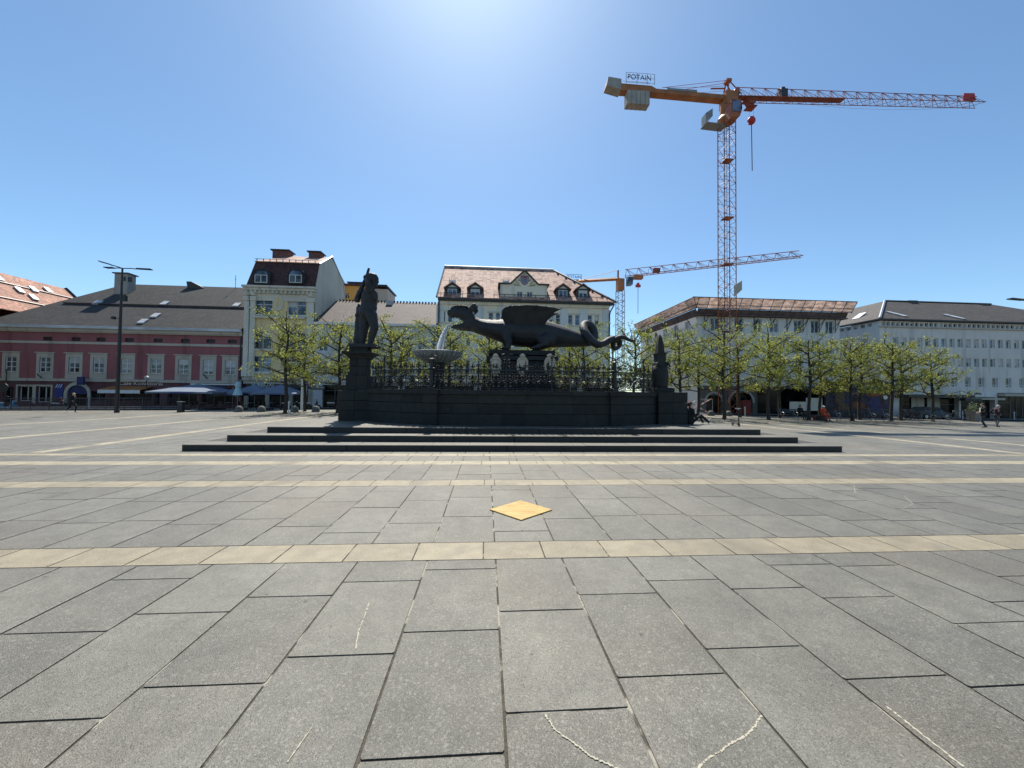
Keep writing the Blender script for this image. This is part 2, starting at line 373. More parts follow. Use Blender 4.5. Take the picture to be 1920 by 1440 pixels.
# ------------------------------------------------------------------ ground, pavement
mb = MB(); mb.quad((-2500, -2500, -1.1), (2500, -2500, -1.1), (2500, 2500, -1.1), (-2500, 2500, -1.1)); mb.build('ground', 'earth', kind='structure')
def sheet(name, m, us, vs, dz, parent=None, **k):
    mb = MB(); n = len(us)
    mb.v = [(u, v, gz(u, v) + dz) for v in vs for u in us]
    mb.f = [(j * n + i, j * n + i + 1, (j + 1) * n + i + 1, (j + 1) * n + i) for j in range(len(vs) - 1) for i in range(n - 1)]
    return mb.build(name, m, parent, **k)
US = [-95 + i * 2.5 for i in range(79)]
pavement = sheet('pavement', 'bed', US, [-10] + [i for i in range(0, 14, 3)] + [13 + i * .75 for i in range(32)] + [36.8], -.008, kind='structure')
sheet('road', 'asphalt', US, [36.6, 39, 41.4], -.13, kind='structure')
sheet('sidewalk', 'walkway', US, [41.3, 44.5], -.03, kind='structure')
mb = MB()
for i in range(len(US) - 1):
    u0, u1 = US[i], US[i + 1]; z0, z1 = gz(u0, 36.7), gz(u1, 36.7)
    mb.prism([(u0, 36.62, z0 - .3), (u1, 36.62, z1 - .3), (u1, 36.62, z1 + .012), (u0, 36.62, z0 + .012)], (0, .16, 0))
mb.build('kerb', 'concrete', kind='structure')
BANDS = [(3.99, 4.45), (7.15, 7.62), (9.25, 9.72), (10.52, 10.86)]
W = .7075; U_OFF = .121; GAP = .014
paver_unit = unit_block('paver', 'paver', .012); band_unit = unit_block('slab', 'band', .012)
rng = random.Random(11)
near, far = [], []
def vis(u, v): return v > .9 and abs(u - .07 * v) < 1.42 * v + 1.6
iv = [(-8, BANDS[0][0]), (BANDS[0][1], BANDS[1][0]), (BANDS[1][1], BANDS[2][0]), (BANDS[2][1], BANDS[3][0]), (BANDS[3][1], 36.6)]
JOINT = {-1: (1067, 1182, 1415), 0: (1144.5, 1334), 1: (1114, 1271.6), 2: (1088, 1219), 3: (1104,), -2: (1089, 1224.6), -3: (1116, 1275), -4: (1145,), 4: (1058, 1122), -5: (1084, 1178)}
for k in range(-110, 120):
    uc = U_OFF + (k + .5) * W
    for a, b in iv:
        v = a
        first = True
        if a < 0 and k in JOINT:                                   # the slabs nearest the viewer keep the joints the square has
            cut = [b] + [G(960 + (uc - .07 * 3) * 180, y)[1] for y in JOINT[k]]
            while cut[-1] > -2: cut.append(cut[-1] - rng.uniform(.88, 1.08))
            for q1, q0 in zip(cut, cut[1:]): (near if vis(uc, q1) else far).append((uc, (q0 + q1) / 2, W, q1 - q0))
            continue
        while v < b - .05:
            L = rng.uniform(.86, 1.12)
            if first: L *= rng.uniform(.3, 1.0); first = False
            if b - (v + L) < .28: L = b - v
            vm = v + L / 2
            if abs(uc) < 1.45 * max(vm, 0) + 4:
                (near if vis(uc, v + L) and vm < 9 else far).append((uc, vm, W, L))
            v += L
near.sort(key=lambda t: t[1] ** 2 + (t[0] * .75) ** 2)
far += near[296:]; near = near[:296]
TH = .05
for uc, vm, sx, L in near:
    place('paver', paver_unit, pavement, (uc, vm, -TH / 2 + rng.uniform(-.0012, .0012)), (sx - GAP * rng.uniform(1.0, 1.4), L - GAP * rng.uniform(.8, 1.25), TH),
          (rng.uniform(-.0012, .0012), rng.uniform(-.0012, .0012), rng.uniform(-.0015, .0015)))
def field(lst, name, m, parent):
    mb = MB()
    for uc, vm, sx, L in lst:
        x0, x1, y0, y1 = uc - sx / 2 + GAP / 2, uc + sx / 2 - GAP / 2, vm - L / 2 + GAP / 2, vm + L / 2 - GAP / 2; c = .007; h = rng.uniform(-.0012, .0012)
        q = [(x0, y0), (x1, y0), (x1, y1), (x0, y1)]; t = [(x0 + c, y0 + c), (x1 - c, y0 + c), (x1 - c, y1 - c), (x0 + c, y1 - c)]; k = len(mb.v)
        mb.v += [(x, y, gz(x, y) - .03) for x, y in q] + [(x, y, gz(x, y) - .004 + h) for x, y in q] + [(x, y, gz(x, y) + h) for x, y in t]
        mb.f.append((k + 8, k + 9, k + 10, k + 11))
        for i in range(4):
            j = (i + 1) % 4; mb.f += [(k + i, k + j, k + 4 + j, k + 4 + i), (k + 4 + i, k + 4 + j, k + 8 + j, k + 8 + i)]
    return mb.build(name, m, parent, kind='stuff')
field(far, 'paving_field', 'paver_far', pavement)
for bi, (a, b) in enumerate(BANDS):
    bed = MB(); bed.quad((-60, a, -.007), (60, a, -.007), (60, b, -.007), (-60, b, -.007)); strip = bed.build('paving_band', 'bed', kind='structure')
    lst = []; u = -40 + rng.uniform(0, .3)
    while u < 42:
        L = rng.choice([.66, .70, .74, .72, .2 if rng.random() < .12 else .71])
        lst.append((u + L / 2, (a + b) / 2, L, b - a)); u += L
    if bi < 2:
        nb = [t for t in lst if abs(t[0] - .07 * a) < 1.42 * a + 1]; fb = [t for t in lst if t not in nb]
        for uc, vm, L, wv in nb: place('slab', band_unit, strip, (uc, vm, -TH / 2 + rng.uniform(-.001, .001)), (L - GAP, wv - GAP, TH), (0, 0, rng.uniform(-.002, .002)))
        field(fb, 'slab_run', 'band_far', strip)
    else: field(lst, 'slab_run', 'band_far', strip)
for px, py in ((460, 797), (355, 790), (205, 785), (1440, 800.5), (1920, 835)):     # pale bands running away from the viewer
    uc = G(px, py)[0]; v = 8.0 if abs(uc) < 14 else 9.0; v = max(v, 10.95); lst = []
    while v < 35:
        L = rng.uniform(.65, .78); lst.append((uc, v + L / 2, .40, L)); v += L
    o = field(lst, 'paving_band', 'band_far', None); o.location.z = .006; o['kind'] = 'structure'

# chalk scribbles, thin ribbons of chalk on the stone
def chalk(pts, wd):
    P = [Vector(G(*p)) for p in pts]; Q = []
    for i in range(len(P) - 1):
        for k in range(14): Q.append(P[i].lerp(P[i + 1], k / 14))
    mb = MB(); k = 0
    for i, q in enumerate(Q):
        t = (Q[min(i + 1, len(Q) - 1)] - Q[max(0, i - 1)]).normalized(); nrm = Vector((-t.y, t.x, 0)); j = rng.uniform(-1, 1) * wd * .5; ww = wd * rng.uniform(.25, 1.0)
        a = q + nrm * (j + ww); b = q + nrm * (j - ww); mb.v += [(a.x, a.y, .0035), (b.x, b.y, .0035)]
    for i in range(len(Q) - 1):
        if rng.random() < .93: mb.f.append((2 * i, 2 * i + 1, 2 * i + 3, 2 * i + 2))
    mb.build('chalk_line', 'chalk', kind='structure')
chalk([(1022, 1340), (1040, 1368), (1062, 1385), (1085, 1400), (1105, 1418), (1135, 1431), (1165, 1445)], .0065)
chalk([(1427, 1342), (1416, 1362), (1400, 1380), (1375, 1392), (1352, 1408), (1330, 1422), (1305, 1445)], .0065)
chalk([(1662, 1325), (1700, 1355), (1755, 1398), (1810, 1442)], .008)
chalk([(692, 1130), (682, 1160), (672, 1185), (666, 1220)], .006)
chalk([(585, 1365), (530, 1442)], .004)
chalk([(1695, 930), (1712, 945), (1690, 955), (1724, 962)], .006); chalk([(1585, 918), (1602, 912), (1604, 926)], .005)

# yellow board lying on the paving
pts = [Vector(G(*p)) for p in ((918, 957), (977, 977), (1035, 957.5), (976, 940))]
mb = MB(); mb.prism([(p.x, p.y, .004) for p in pts], (0, 0, .014))
o = mb.build('floor_board', 'plywood', label='square yellow wooden board lying diagonally on the grey paving', cat='board')

# ------------------------------------------------------------------ fountain steps
steps = empty('fountain_steps', (1.4, 12, 0), 'three long stone steps with shade-coloured fronts in front of the dragon fountain', 'steps')
step_unit = unit_block('shaded_step_stone', 'step', .018)
SZ = [(0, .18), (.18, .375), (.375, .566)]
SU = [(-8.63, 11.45, 11.28), (-7.9, 10.6, 12.02), (-7.12, 9.8, 12.72)]
VB = 19.6
for i, ((z0, z1), (ua, ub, v0)) in enumerate(zip(SZ, SU)):
    v1 = SU[i + 1][2] + .12 if i < 2 else 13.6
    u = ua
    while u < ub - .01:
        L = rng.uniform(1.5, 2.6)
        if ub - (u + L) < .8: L = ub - u
        place('shaded_step_stone', step_unit, steps, (u + L / 2, (v0 + v1) / 2, (z0 + z1) / 2 + rng.uniform(-.004, .002)), (L - .012, v1 - v0 + rng.uniform(-.012, .012), z1 - z0 - .002), (0, 0, rng.uniform(-.003, .003)))
        u += L
for i, (ua, ub, v0) in enumerate(SU):  # paler tops of the same stone, split off from the shade-darkened blocks
    v1 = SU[i + 1][2] if i < 2 else 13.6; u = ua
    while u < ub - .01:
        L = rng.uniform(.9, 2.2)
        if ub - (u + L) < .6: L = ub - u
        place('tread_slab', paver_unit, steps, (u + L / 2, (v0 + v1) / 2 + .006 + rng.uniform(-.006, .006), SZ[i][1] - .008 + rng.uniform(-.0015, .0015)), (L - .01, v1 - v0 - .012, .028)); u += L
mb = MB(); 
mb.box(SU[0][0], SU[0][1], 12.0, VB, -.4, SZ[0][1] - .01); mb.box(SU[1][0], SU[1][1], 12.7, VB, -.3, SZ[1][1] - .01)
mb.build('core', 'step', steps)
# platform slabs on top
v = 13.6
slab_m = MT['paver_far']
lst = []
for r in range(7):
    u = SU[2][0]
    while u < SU[2][1] - .01:
        L = rng.uniform(.9, 1.3)
        if SU[2][1] - (u + L) < .5: L = SU[2][1] - u
        lst.append((u + L / 2, v + .43, L, .86)); u += L
    v += .86
o = field(lst, 'platform_slab', 'paver_far', steps); o.location.z += .566
mb = MB(); mb.box(SU[2][0] + .01, SU[2][1] - .01, 12.9, VB, 0, .548); mb.build('platform_bed', 'bed', steps)

# ------------------------------------------------------------------ fountain basin
ZB, ZT = .566, 1.87
PATH = [(-4.75, 15.75), (-4.1, 15.1), (-3.1, 14.4), (-2.05, 13.95), (-.3, 13.72), (1.45, 13.65), (3.2, 13.72), (4.95, 13.95), (6.0, 14.4), (7.0, 15.1), (7.5, 15.6)]
CU0 = 1.4
BACKP = [(7.6, 16.4), (8.1, 17.6), (7.6, 19.0), (5.5, 20.6), (1.4, 21.2), (-2.7, 20.6), (-4.8, 19.0), (-5.3, 17.6), (-4.85, 16.4)]
basin = empty('fountain_basin', (1.4, 17.4, ZB), 'low curved basin wall of blackened stone blocks under the dragon', 'fountain basin')
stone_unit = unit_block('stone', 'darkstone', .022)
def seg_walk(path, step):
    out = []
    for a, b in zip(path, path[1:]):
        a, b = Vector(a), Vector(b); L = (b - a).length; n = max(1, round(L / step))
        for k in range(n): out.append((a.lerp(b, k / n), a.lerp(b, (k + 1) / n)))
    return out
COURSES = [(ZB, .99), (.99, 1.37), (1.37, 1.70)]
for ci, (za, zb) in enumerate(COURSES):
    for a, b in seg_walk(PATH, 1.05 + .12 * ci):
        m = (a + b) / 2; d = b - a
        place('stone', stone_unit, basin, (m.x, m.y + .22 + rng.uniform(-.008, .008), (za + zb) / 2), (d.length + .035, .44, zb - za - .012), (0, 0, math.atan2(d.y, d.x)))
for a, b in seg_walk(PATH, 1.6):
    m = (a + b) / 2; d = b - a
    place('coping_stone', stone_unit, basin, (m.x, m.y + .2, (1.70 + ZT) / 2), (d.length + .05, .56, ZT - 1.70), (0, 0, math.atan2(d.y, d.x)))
for pu, pv in ((-2.05, 13.86), (4.95, 13.86)):                     # flat piers that break the wall
    for za, zb in COURSES: place('pier_stone', stone_unit, basin, (pu, pv + .18, (za + zb) / 2), (.52, .5, zb - za - .01), (0, 0, 0))
    place('pier_stone', stone_unit, basin, (pu, pv + .16, 1.79), (.62, .62, .19))
mb = MB()
for a, b in zip(BACKP, BACKP[1:]):
    a, b = Vector(a), Vector(b); d = (b - a).normalized(); nn = Vector((-d.y, d.x)) * .4
    mb.prism([(a.x, a.y, ZB - .9), (b.x, b.y, ZB - .9), (b.x + nn.x, b.y + nn.y, ZB - .9), (a.x + nn.x, a.y + nn.y, ZB - .9)], (0, 0, ZT - ZB + .9))
mb.build('rear_wall', 'darkstone', basin)
poly = [(a, b + .3) for a, b in PATH] + BACKP
mb = MB(); mb.quad(*[(a, b, 1.45) for a, b in poly]); mb.build('water', 'water', kind='structure')

# ------------------------------------------------------------------ iron railing on the wall
def spiral(cx, cz, r, a0, turns, sgn=1, n=22):
    out = []
    for i in range(n + 1):
        t = i / n; a = a0 + sgn * t * turns * 2 * math.pi; rr = r * (1 - .82 * t); out.append((cx + rr * math.cos(a), 0, cz + rr * math.sin(a)))
    return out
def scroll_module():
    mb = MB(); r = .0185
    mb.box(-.5, .5, -.012, .012, .05, .075); mb.box(-.5, .5, -.02, .02, .72, .77); mb.box(-.5, .5, -.012, .012, .39, .42)
    for x in (-.5, 0): mb.tube([(x, 0, .05), (x, 0, .77)], .020, 4)
    mb.box(-.5, .5, -.010, .010, .60, .62)
    for x in (-.25, .25):
        for sg in (1, -1):
            mb.tube(spiral(x + sg * .115, .215, .115, math.pi / 2, 1.9, sg, 30), r, 4)
            mb.tube(spiral(x + sg * .085, .47, .088, -math.pi / 2, 1.7, -sg, 24), r * .85, 4)
            mb.tube(spiral(x + sg * .20, .50, .06, math.pi / 2, 1.3, -sg, 16), r * .75, 4)
            mb.tube(spiral(x + sg * .065, .67, .05, math.pi / 2, 1.2, sg, 14), r * .75, 4); mb.tube(spiral(x + sg * .18, .67, .05, math.pi / 2, 1.2, -sg, 14), r * .75, 4)
            mb.tube([(x, .012, .07), (x + sg * .06, .012, .20), (x + sg * .22, .012, .34), (x + sg * .05, .012, .40), (x, .012, .56)], r * .8, 4)
            mb.prism([(x + sg * .02, -.01, .33), (x + sg * .09, -.01, .36), (x + sg * .12, -.01, .42), (x + sg * .04, -.01, .39)], (0, .02, 0))
        mb.lathe([(.001, .27), (.045, .32), (.02, .36), (.001, .42)], (x, 0, .0), 6)
    for x in (-.5, -.25, 0, .25):                                   # fleurs above the top rail
        h = .16 if abs(x) in (.25,) else .26
        mb.tube([(x, 0, .77), (x, 0, .77 + h)], .013, 4)
        mb.lathe([(.001, 0), (.032, .05), (.018, .09), (.001, .15)], (x, 0, .77 + h * .72), 6)
        for sg in (1, -1):
            mb.tube(spiral(x + sg * .055, .80 + h * .35, .055, math.pi if sg > 0 else 0, 1.15, -sg, 14), r * .75, 4)
            mb.tube([(x, 0, .77 + h * .4), (x + sg * .05, 0, .77 + h * .75), (x + sg * .095, 0, .77 + h * .6)], r * .7, 4)
    return mb.mesh('scrollwork', 'iron')
railing = empty('iron_railing', (1.4, 14, ZT), 'black wrought iron railing with scrolls and fleurs along the basin wall', 'railing')
scroll_mesh = scroll_module()
def post_mesh(h, r, knop=True):
    mb = MB(); mb.lathe([(r * 1.8, 0), (r * 1.8, .1), (r, .13), (r, .74), (r * 1.7, .76), (r * 1.7, .80), (r * .8, .83), (r * .7, h - .2), (r * 1.6, h - .17), (r * .9, h - .12), (.004, h)], n=10)
    for sg in (1, -1):
        mb.tube(spiral(sg * .09, h - .30, .09, math.pi if sg > 0 else 0, 1.3, -sg, 14), .01, 4)
        if knop: mb.tube([(0, 0, h - .14), (sg * .10, 0, h - .02), (sg * .2, 0, h - .05), (sg * .25, 0, h - .01)], [.012, .01, .008, .004], 4)
    return mb.mesh('post', 'iron')
thin = post_mesh(1.38, .032); thick = post_mesh(1.30, .085)
for a, b in seg_walk([(x, y + .22) for x, y in PATH], 1.0):
    m = (a + b) / 2; d = b - a
    place('scrollwork', scroll_mesh, railing, (m.x, m.y, ZT), (d.length, 1, 1), (0, 0, math.atan2(d.y, d.x)))
for u, v, me in ((-4.1, 15.3, thin), (-2.05, 14.1, thick), (1.05 - .3, 13.9, thin), (3.2 - .75, 13.9, thin), (4.95, 14.12, thick), (6.4, 14.85, thin)):
    place('post', me, railing, (u, v, ZT))
place('post', post_mesh(1.05, .05, False), railing, (-.3, 13.95, ZT), (.6, .6, .9))
VF = 17.3
def dp(px, py, v=VF): u, z = onv(px, py, v); return u, z
# ------------------------------------------------------------------ left pedestal and the warrior statue
PV = 15.9
def px_box(mb, xa, xb, ya, yb, v0, v1):
    ua, z1 = onv(xa, ya, v0); ub, z0 = onv(xb, yb, v0); mb.box(ua, ub, v0, v1, z0, z1)
ped = empty('statue_pedestal', (*G(665, 787, ZB)[:2], ZB), 'stepped square pedestal of dark stone under the standing warrior statue', 'pedestal')
ub0 = onv(634, 760, 15.7)[0]; ub1 = onv(694, 760, 15.7)[0]
bw = ub1 - ub0; cu = (ub0 + ub1) / 2; cvp = 15.7 + bw / 2
def course(za, zb, half, name='stone', n=2, ch=0):
    L = 2 * half / n
    for i in range(n):
        for j in range(n):
            place(name, stone_unit, ped, (cu - half + L * (i + .5), cvp - half + L * (j + .5), (za + zb) / 2), (L - .004, L - .004, zb - za - .008))
z_mid = onv(660, 732, 15.7)[1]; z_sh = onv(660, 703, 15.8)[1]; z_co = onv(660, 670, 15.9)[1]; z_top = onv(660, 659, 15.9)[1]
hz = (z_mid - ZB) / 3
for i in range(3): course(ZB + i * hz, ZB + (i + 1) * hz, bw / 2)
course(z_mid, z_sh, bw / 2 - .20); course(z_sh, (z_sh + z_co) / 2, bw / 2 - .30); course((z_sh + z_co) / 2, z_co, bw / 2 - .30)
h = bw / 2
mb = MB()
mb.lathe([(.001, z_co - .02), (1.32 * (h - .22), z_co - .02), (1.35 * (h - .20), z_co + .05), (1.45 * (h - .1), z_top - .08), (1.47 * (h - .08), z_top - .07), (1.47 * (h - .08), z_top), (.001, z_top)], n=4)
me = mb.mesh('cornice', 'darkstone'); me.transform(Matrix.Rotation(rad(45), 4, 'Z'))
o = link('cornice', me, ped); o.location = (cu - ped.location.x, cvp - ped.location.y, -ZB)
mb = MB(); pl = h - .33; z_pl = onv(684, 650, cvp - .5)[1]; mb.box(cu - pl - .06, cu + pl + .06, cvp - pl, cvp + pl, z_top, z_pl); mb.build('plinth', 'darkstone', ped)
SVV = cvp; 
def sp(px, py, dv=0): u, z = onv(px, py, SVV + dv); return (u, SVV + dv, z)
k = SVV / 700 * 1.0
bm = bmesh.new()
def cp(p, q, r1, r2): capsule(bm, p, q, r1 * k, r2 * k)
# (radii in pixels of the photograph, scaled to metres by k)
cp(sp(689, 585), sp(692, 572), 15.5, 14); cp(sp(692, 572), sp(693, 556), 14, 15); cp(sp(693, 556), sp(693, 546), 15, 10)
ellip(bm, sp(691, 587), (15 * k, 13 * k, 11 * k)); ellip(bm, sp(685, 590, .05), (9 * k, 10 * k, 9 * k))
ellip(bm, sp(699, 577, -.02), (8 * k, 8 * k, 8 * k))
cp(sp(694, 546), sp(699, 533), 7, 6)
ellip(bm, sp(700, 523), (9.4 * k, 8.6 * k, 10.5 * k)); ellip(bm, sp(697, 518), (11 * k, 10 * k, 6 * k)); ellip(bm, sp(693, 524), (7 * k, 9 * k, 8 * k))
cp(sp(705, 524), sp(704, 534), 5, 4.2); cp(sp(708, 526), sp(709, 529), 1.6, 2.0); cp(sp(703, 537), sp(706, 537.5), 3.6, 2.6); cp(sp(707, 521), sp(709.3, 522), 1.8, 1.4)
cp(sp(703, 551, -.22), sp(704.5, 560, -.25), 5.5, 4); ellip(bm, sp(703, 556, -.05), (5 * k, 9 * k, 6 * k))
for dv in (-.30, .26):                                             # arms raised to the club grip
    cp(sp(692, 545, dv), sp(690, 532, dv * 1.35), 6.2, 5); cp(sp(690, 532, dv * 1.35), sp(687, 521.5, dv * .25), 4.8, 3.6)
ellip(bm, sp(686.5, 520.5), (5.2 * k, 6.5 * k, 5.4 * k))
for j in range(4): cp(sp(682.5 + 2.6 * j, 517 + .3 * j, -.13), sp(683.5 + 2.4 * j, 523, -.16), 1.2, 1.1)
# standing leg (rear) and relaxed front leg
cp(sp(686, 591, .1), sp(682, 617, .1), 12, 8.6); cp(sp(682, 617, .1), sp(679, 646, .1), 8.6, 5.4); cp(sp(679, 647, .1), sp(687, 649, .1), 4.4, 3)
cp(sp(696, 590, -.15), sp(702.5, 614, -.2), 11, 7.4); cp(sp(702.5, 614, -.2), sp(697, 631, -.14), 7.4, 6.8); cp(sp(698, 628, -.14), sp(694, 646, -.12), 6.8, 4.6); cp(sp(695, 647, -.12), sp(707, 651.5, -.14), 4, 2.2)
# hide hanging behind the legs
for (x0, y0, x1, y1, r0, r1, dv) in ((673, 578, 673, 600, 5, 6, .15), (673, 598, 672, 625, 6.5, 7, .2), (672, 622, 670, 650, 7.5, 7, .2), (678, 600, 677, 650, 8, 8, .3), (673, 572, 678, 584, 3, 4, .1), (681, 588, 677, 612, 7, 7, .25), (677, 612, 674, 648, 8, 7, .28), (668, 604, 671, 616, 3, 4, .12), (666, 636, 669, 648, 4, 5, .1), (675, 580, 668, 592, 4, 3, .05), (664.5, 634, 663.5, 641, 1.6, 1.5, .15), (704, 590, 706.5, 596, 4, 1.5, -.05)):
    cp(sp(x0, y0, dv), sp(x1, y1, dv), r0, r1)
sm_ = fuse(bm, 'body', 'statue', .028, 3)
st = empty('warrior_statue', sp(684, 650), 'dark stone statue of a man swinging a club behind his head on the stepped pedestal', 'statue')
link('body', sm_, st, None, True)
bm = bmesh.new(); cp(sp(691.5, 504, -.02), sp(687, 519, 0), 2.4, 2.6); cp(sp(687, 519, 0), sp(675, 548, .05), 2.7, 4.6); cp(sp(675, 548, .05), sp(669.5, 562, .05), 5.2, 5.4)
for (x, y) in ((673, 551), (668, 557), (671, 562), (677, 546)): ellip(bm, sp(x, y, -.06), (2.8 * k, 2.8 * k, 2.8 * k))
link('club', fuse(bm, 'club', 'statue', .028, 2), st, None, True)
mb = MB(); bx0 = sp(661, 650); bx1 = sp(708, 650); mb.box(bx0[0], bx1[0], SVV - .42, SVV + .42, z_pl, sp(684, 646.5)[2] - .0); mb.build('base', 'statue', st)

# ------------------------------------------------------------------ right pillar with obelisk
RV = 15.35
pil = empty('obelisk_pillar', (*G(1262, 795, ZB)[:2], ZB), 'dark stone pier with bulging urn and pointed obelisk at the end of the wall', 'pillar')
ua = onv(1235, 770, RV - .4)[0]; ub = onv(1290, 770, RV - .4)[0]; pc = (ua + ub) / 2 - .02; ph = (ub - ua) / 2
zt = onv(1250, 735, RV - .4)[1]
for i in range(3):
    za = ZB + i * (zt - ZB) / 3; zb_ = ZB + (i + 1) * (zt - ZB) / 3
    for a in (-.5, .5):
        for b in (-.5, .5): place('stone', stone_unit, pil, (pc + a * ph, RV + .2 + b * ph, (za + zb_) / 2), (ph - .004, ph - .004, zb_ - za - .008))
cs = pc - .28; px2 = (RV) / 700
zz = lambda y: onv(1252, y, RV)[1]
def sq_lathe(name, prof, m='darkstone', n=4):
    mb = MB(); mb.lathe([(r * px2 * (1.414 if n == 4 else 1), zz(y)) for r, y in prof], n=n); me = mb.mesh(name, m)
    if n == 4: me.transform(Matrix.Rotation(rad(45), 4, 'Z'))
    if n > 8: me.polygons.foreach_set('use_smooth', [True] * len(me.polygons))
    o = link(name, me, pil); o.location = (cs - pil.location.x, RV + .2 - pil.location.y, -ZB)
sq_lathe('plinth', [(.01, 735.2), (20, 735.2), (20, 728), (17, 727), (.01, 726.9)])
sq_lathe('urn', [(.01, 728), (14.5, 728), (15, 722), (16.2, 712), (16.4, 702), (15.4, 693), (13, 687), (10, 685), (.01, 685)], n=16)
sq_lathe('collar', [(.01, 686), (10.5, 686), (10.5, 680), (8.5, 679), (8.5, 665), (10, 664), (10, 662), (.01, 662)])
sq_lathe('obelisk', [(.01, 662.5), (6.8, 662.5), (5.6, 645), (3.2, 632), (.4, 626), (.01, 626)])
bm = bmesh.new()
for sg in (-1, 1):
    for t in range(5): ellip(bm, (cs + sg * (13 - t * 1.2) * px2, RV - .12 + .02 * t, zz(684 - t * 1.3 + (t - 2) ** 2 * .8)), (.05, .06, .045))
link('carved_garland', fuse(bm, 'garland', 'darkstone', .022, 1), pil, None, True)
mb = MB(); mb.tube([(*[onv(1170 + i * 8, 729 - 20 * math.sin(i / 5.2 * 1.57), 15.0)][0][:1], 15.0, onv(1170 + i * 8, 729 - 20 * math.sin(i / 5.2 * 1.57), 15.0)[1]) for i in range(6)], .022, 6)
mb.build('water_spout', 'jet', label='thin arcing side jet of water behind the right railing', cat='water jet')

# ------------------------------------------------------------------ dragon
dr = empty('dragon_statue', (1.9, VF, dp(980, 655)[1]), 'huge dark stone winged dragon with curled tail spouting water, centre of the fountain', 'statue')
kd = VF / 700
def pt(px, py, dv=0): u, z = dp(px, py); return (u, VF + dv, z)
def sec(x, yt, yb, wd, dv=0, tilt=0):
    c = pt(x, (yt + yb) / 2, dv); hh = (yb - yt) / 2 * kd; return (c, (tilt * hh, 0, hh), (0, wd, 0))
bm = bmesh.new()
loft(bm, [sec(870, 583, 612, .26), sec(878, 585, 619, .34), sec(889, 592, 623.5, .42), sec(900, 598, 627.5, .46), sec(912, 600.3, 632, .50), sec(926, 601, 637, .58), sec(940, 600, 642, .68), sec(955, 598, 647, .78), sec(975, 597, 651, .82), sec(1000, 597, 652, .80), sec(1020, 600, 652.3, .74), sec(1040, 606, 652, .64), sec(1060, 613, 651.5, .54), sec(1080, 621, 651, .42), sec(1096, 627, 650, .32)])
loft(bm, [sec(838.5, 584, 588, .06), sec(840.5, 580.5, 593, .15), sec(845, 578.5, 594.8, .22), sec(852, 576.5, 595, .26), sec(860, 575.5, 595.5, .28), sec(867, 576, 601, .33), sec(874, 577, 607, .37), sec(882, 579, 614, .38), sec(890, 588, 616, .34)])
loft(bm, [sec(845.5, 612, 614.5, .06), sec(850, 610.5, 616.5, .15), sec(857, 609.2, 618.5, .2), sec(866, 606, 620, .25), sec(876, 602, 621, .3), sec(886, 600, 622, .3)])
def cd(p, q, r1, r2): capsule(bm, p, q, r1 * kd, r2 * kd)
for s in (-1, 1):                                                  # brow, nostril, ear, cheek frill
    cd(pt(846, 578.5, s * .12), pt(853, 575.5, s * .17), 1.3, 1.4); cd(pt(853, 575.5, s * .17), pt(862, 574.6, s * .2), 1.4, 1.6); cd(pt(866, 575.5, s * .24), pt(876, 577.5, s * .28), 2.2, 2)
    ellip(bm, pt(866.5, 582, s * .30), (2.2 * kd, .05, 2 * kd)); cd(pt(841, 584, s * .13), pt(843, 582, s * .15), 1.5, 1.2)
    cd(pt(882, 583, s * .25), pt(889, 576, s * .36), 4.5, 4.2); cd(pt(889, 577, s * .36), pt(893, 580, s * .38), 3.6, 3.6); cd(pt(891, 573.5, s * .36), pt(892.5, 572.5, s * .37), 1.6, 1.0); cd(pt(894, 577, s * .38), pt(896.4, 577, s * .38), 1.6, 1.0); cd(pt(887, 584, s * .34), pt(891, 585.5, s * .36), 3, 1.8)
    for i in range(5): cd(pt(846 + 4.6 * i, 594, s * .15), pt(845.6 + 4.6 * i, 598.5, s * .15), 1.3, .5)
    for i in range(4): cd(pt(850 + 4.6 * i, 610.5, s * .14), pt(849.6 + 4.6 * i, 607, s * .14), 1.1, .5)
    # forelegs and haunches
    cd(pt(948, 632, s * .62), pt(953, 645, s * .74), 9, 6.5); cd(pt(953, 645, s * .74), pt(951, 655, s * .76), 6, 4.6); cd(pt(951, 656, s * .78), pt(941, 657, s * .82), 4.2, 2.6)
    for t in range(3): cd(pt(943, 656.3, s * (.70 + .1 * t)), pt(936, 657.4, s * (.68 + .12 * t)), 2, 1)
    ellip(bm, pt(1020, 640, s * .62), (19 * kd, .30, 12.5 * kd)); cd(pt(1018, 648, s * .78), pt(1002, 654.5, s * .84), 6, 4.2); cd(pt(1002, 655, s * .84), pt(991, 656.8, s * .86), 4, 2.4); ellip(bm, pt(955, 622, s * .62), (14 * kd, .24, 15 * kd))
for i in range(9): ellip(bm, pt(899 + 5.6 * i, 599.4 + (.8 if i % 2 else -.2), 0), (2.6 * kd, .06, 1.9 * kd))
for i in range(9): ellip(bm, pt(1028 + 7.2 * i, 602.6 + 2.85 * i, 0), (2.6 * kd, .06, 2.0 * kd))
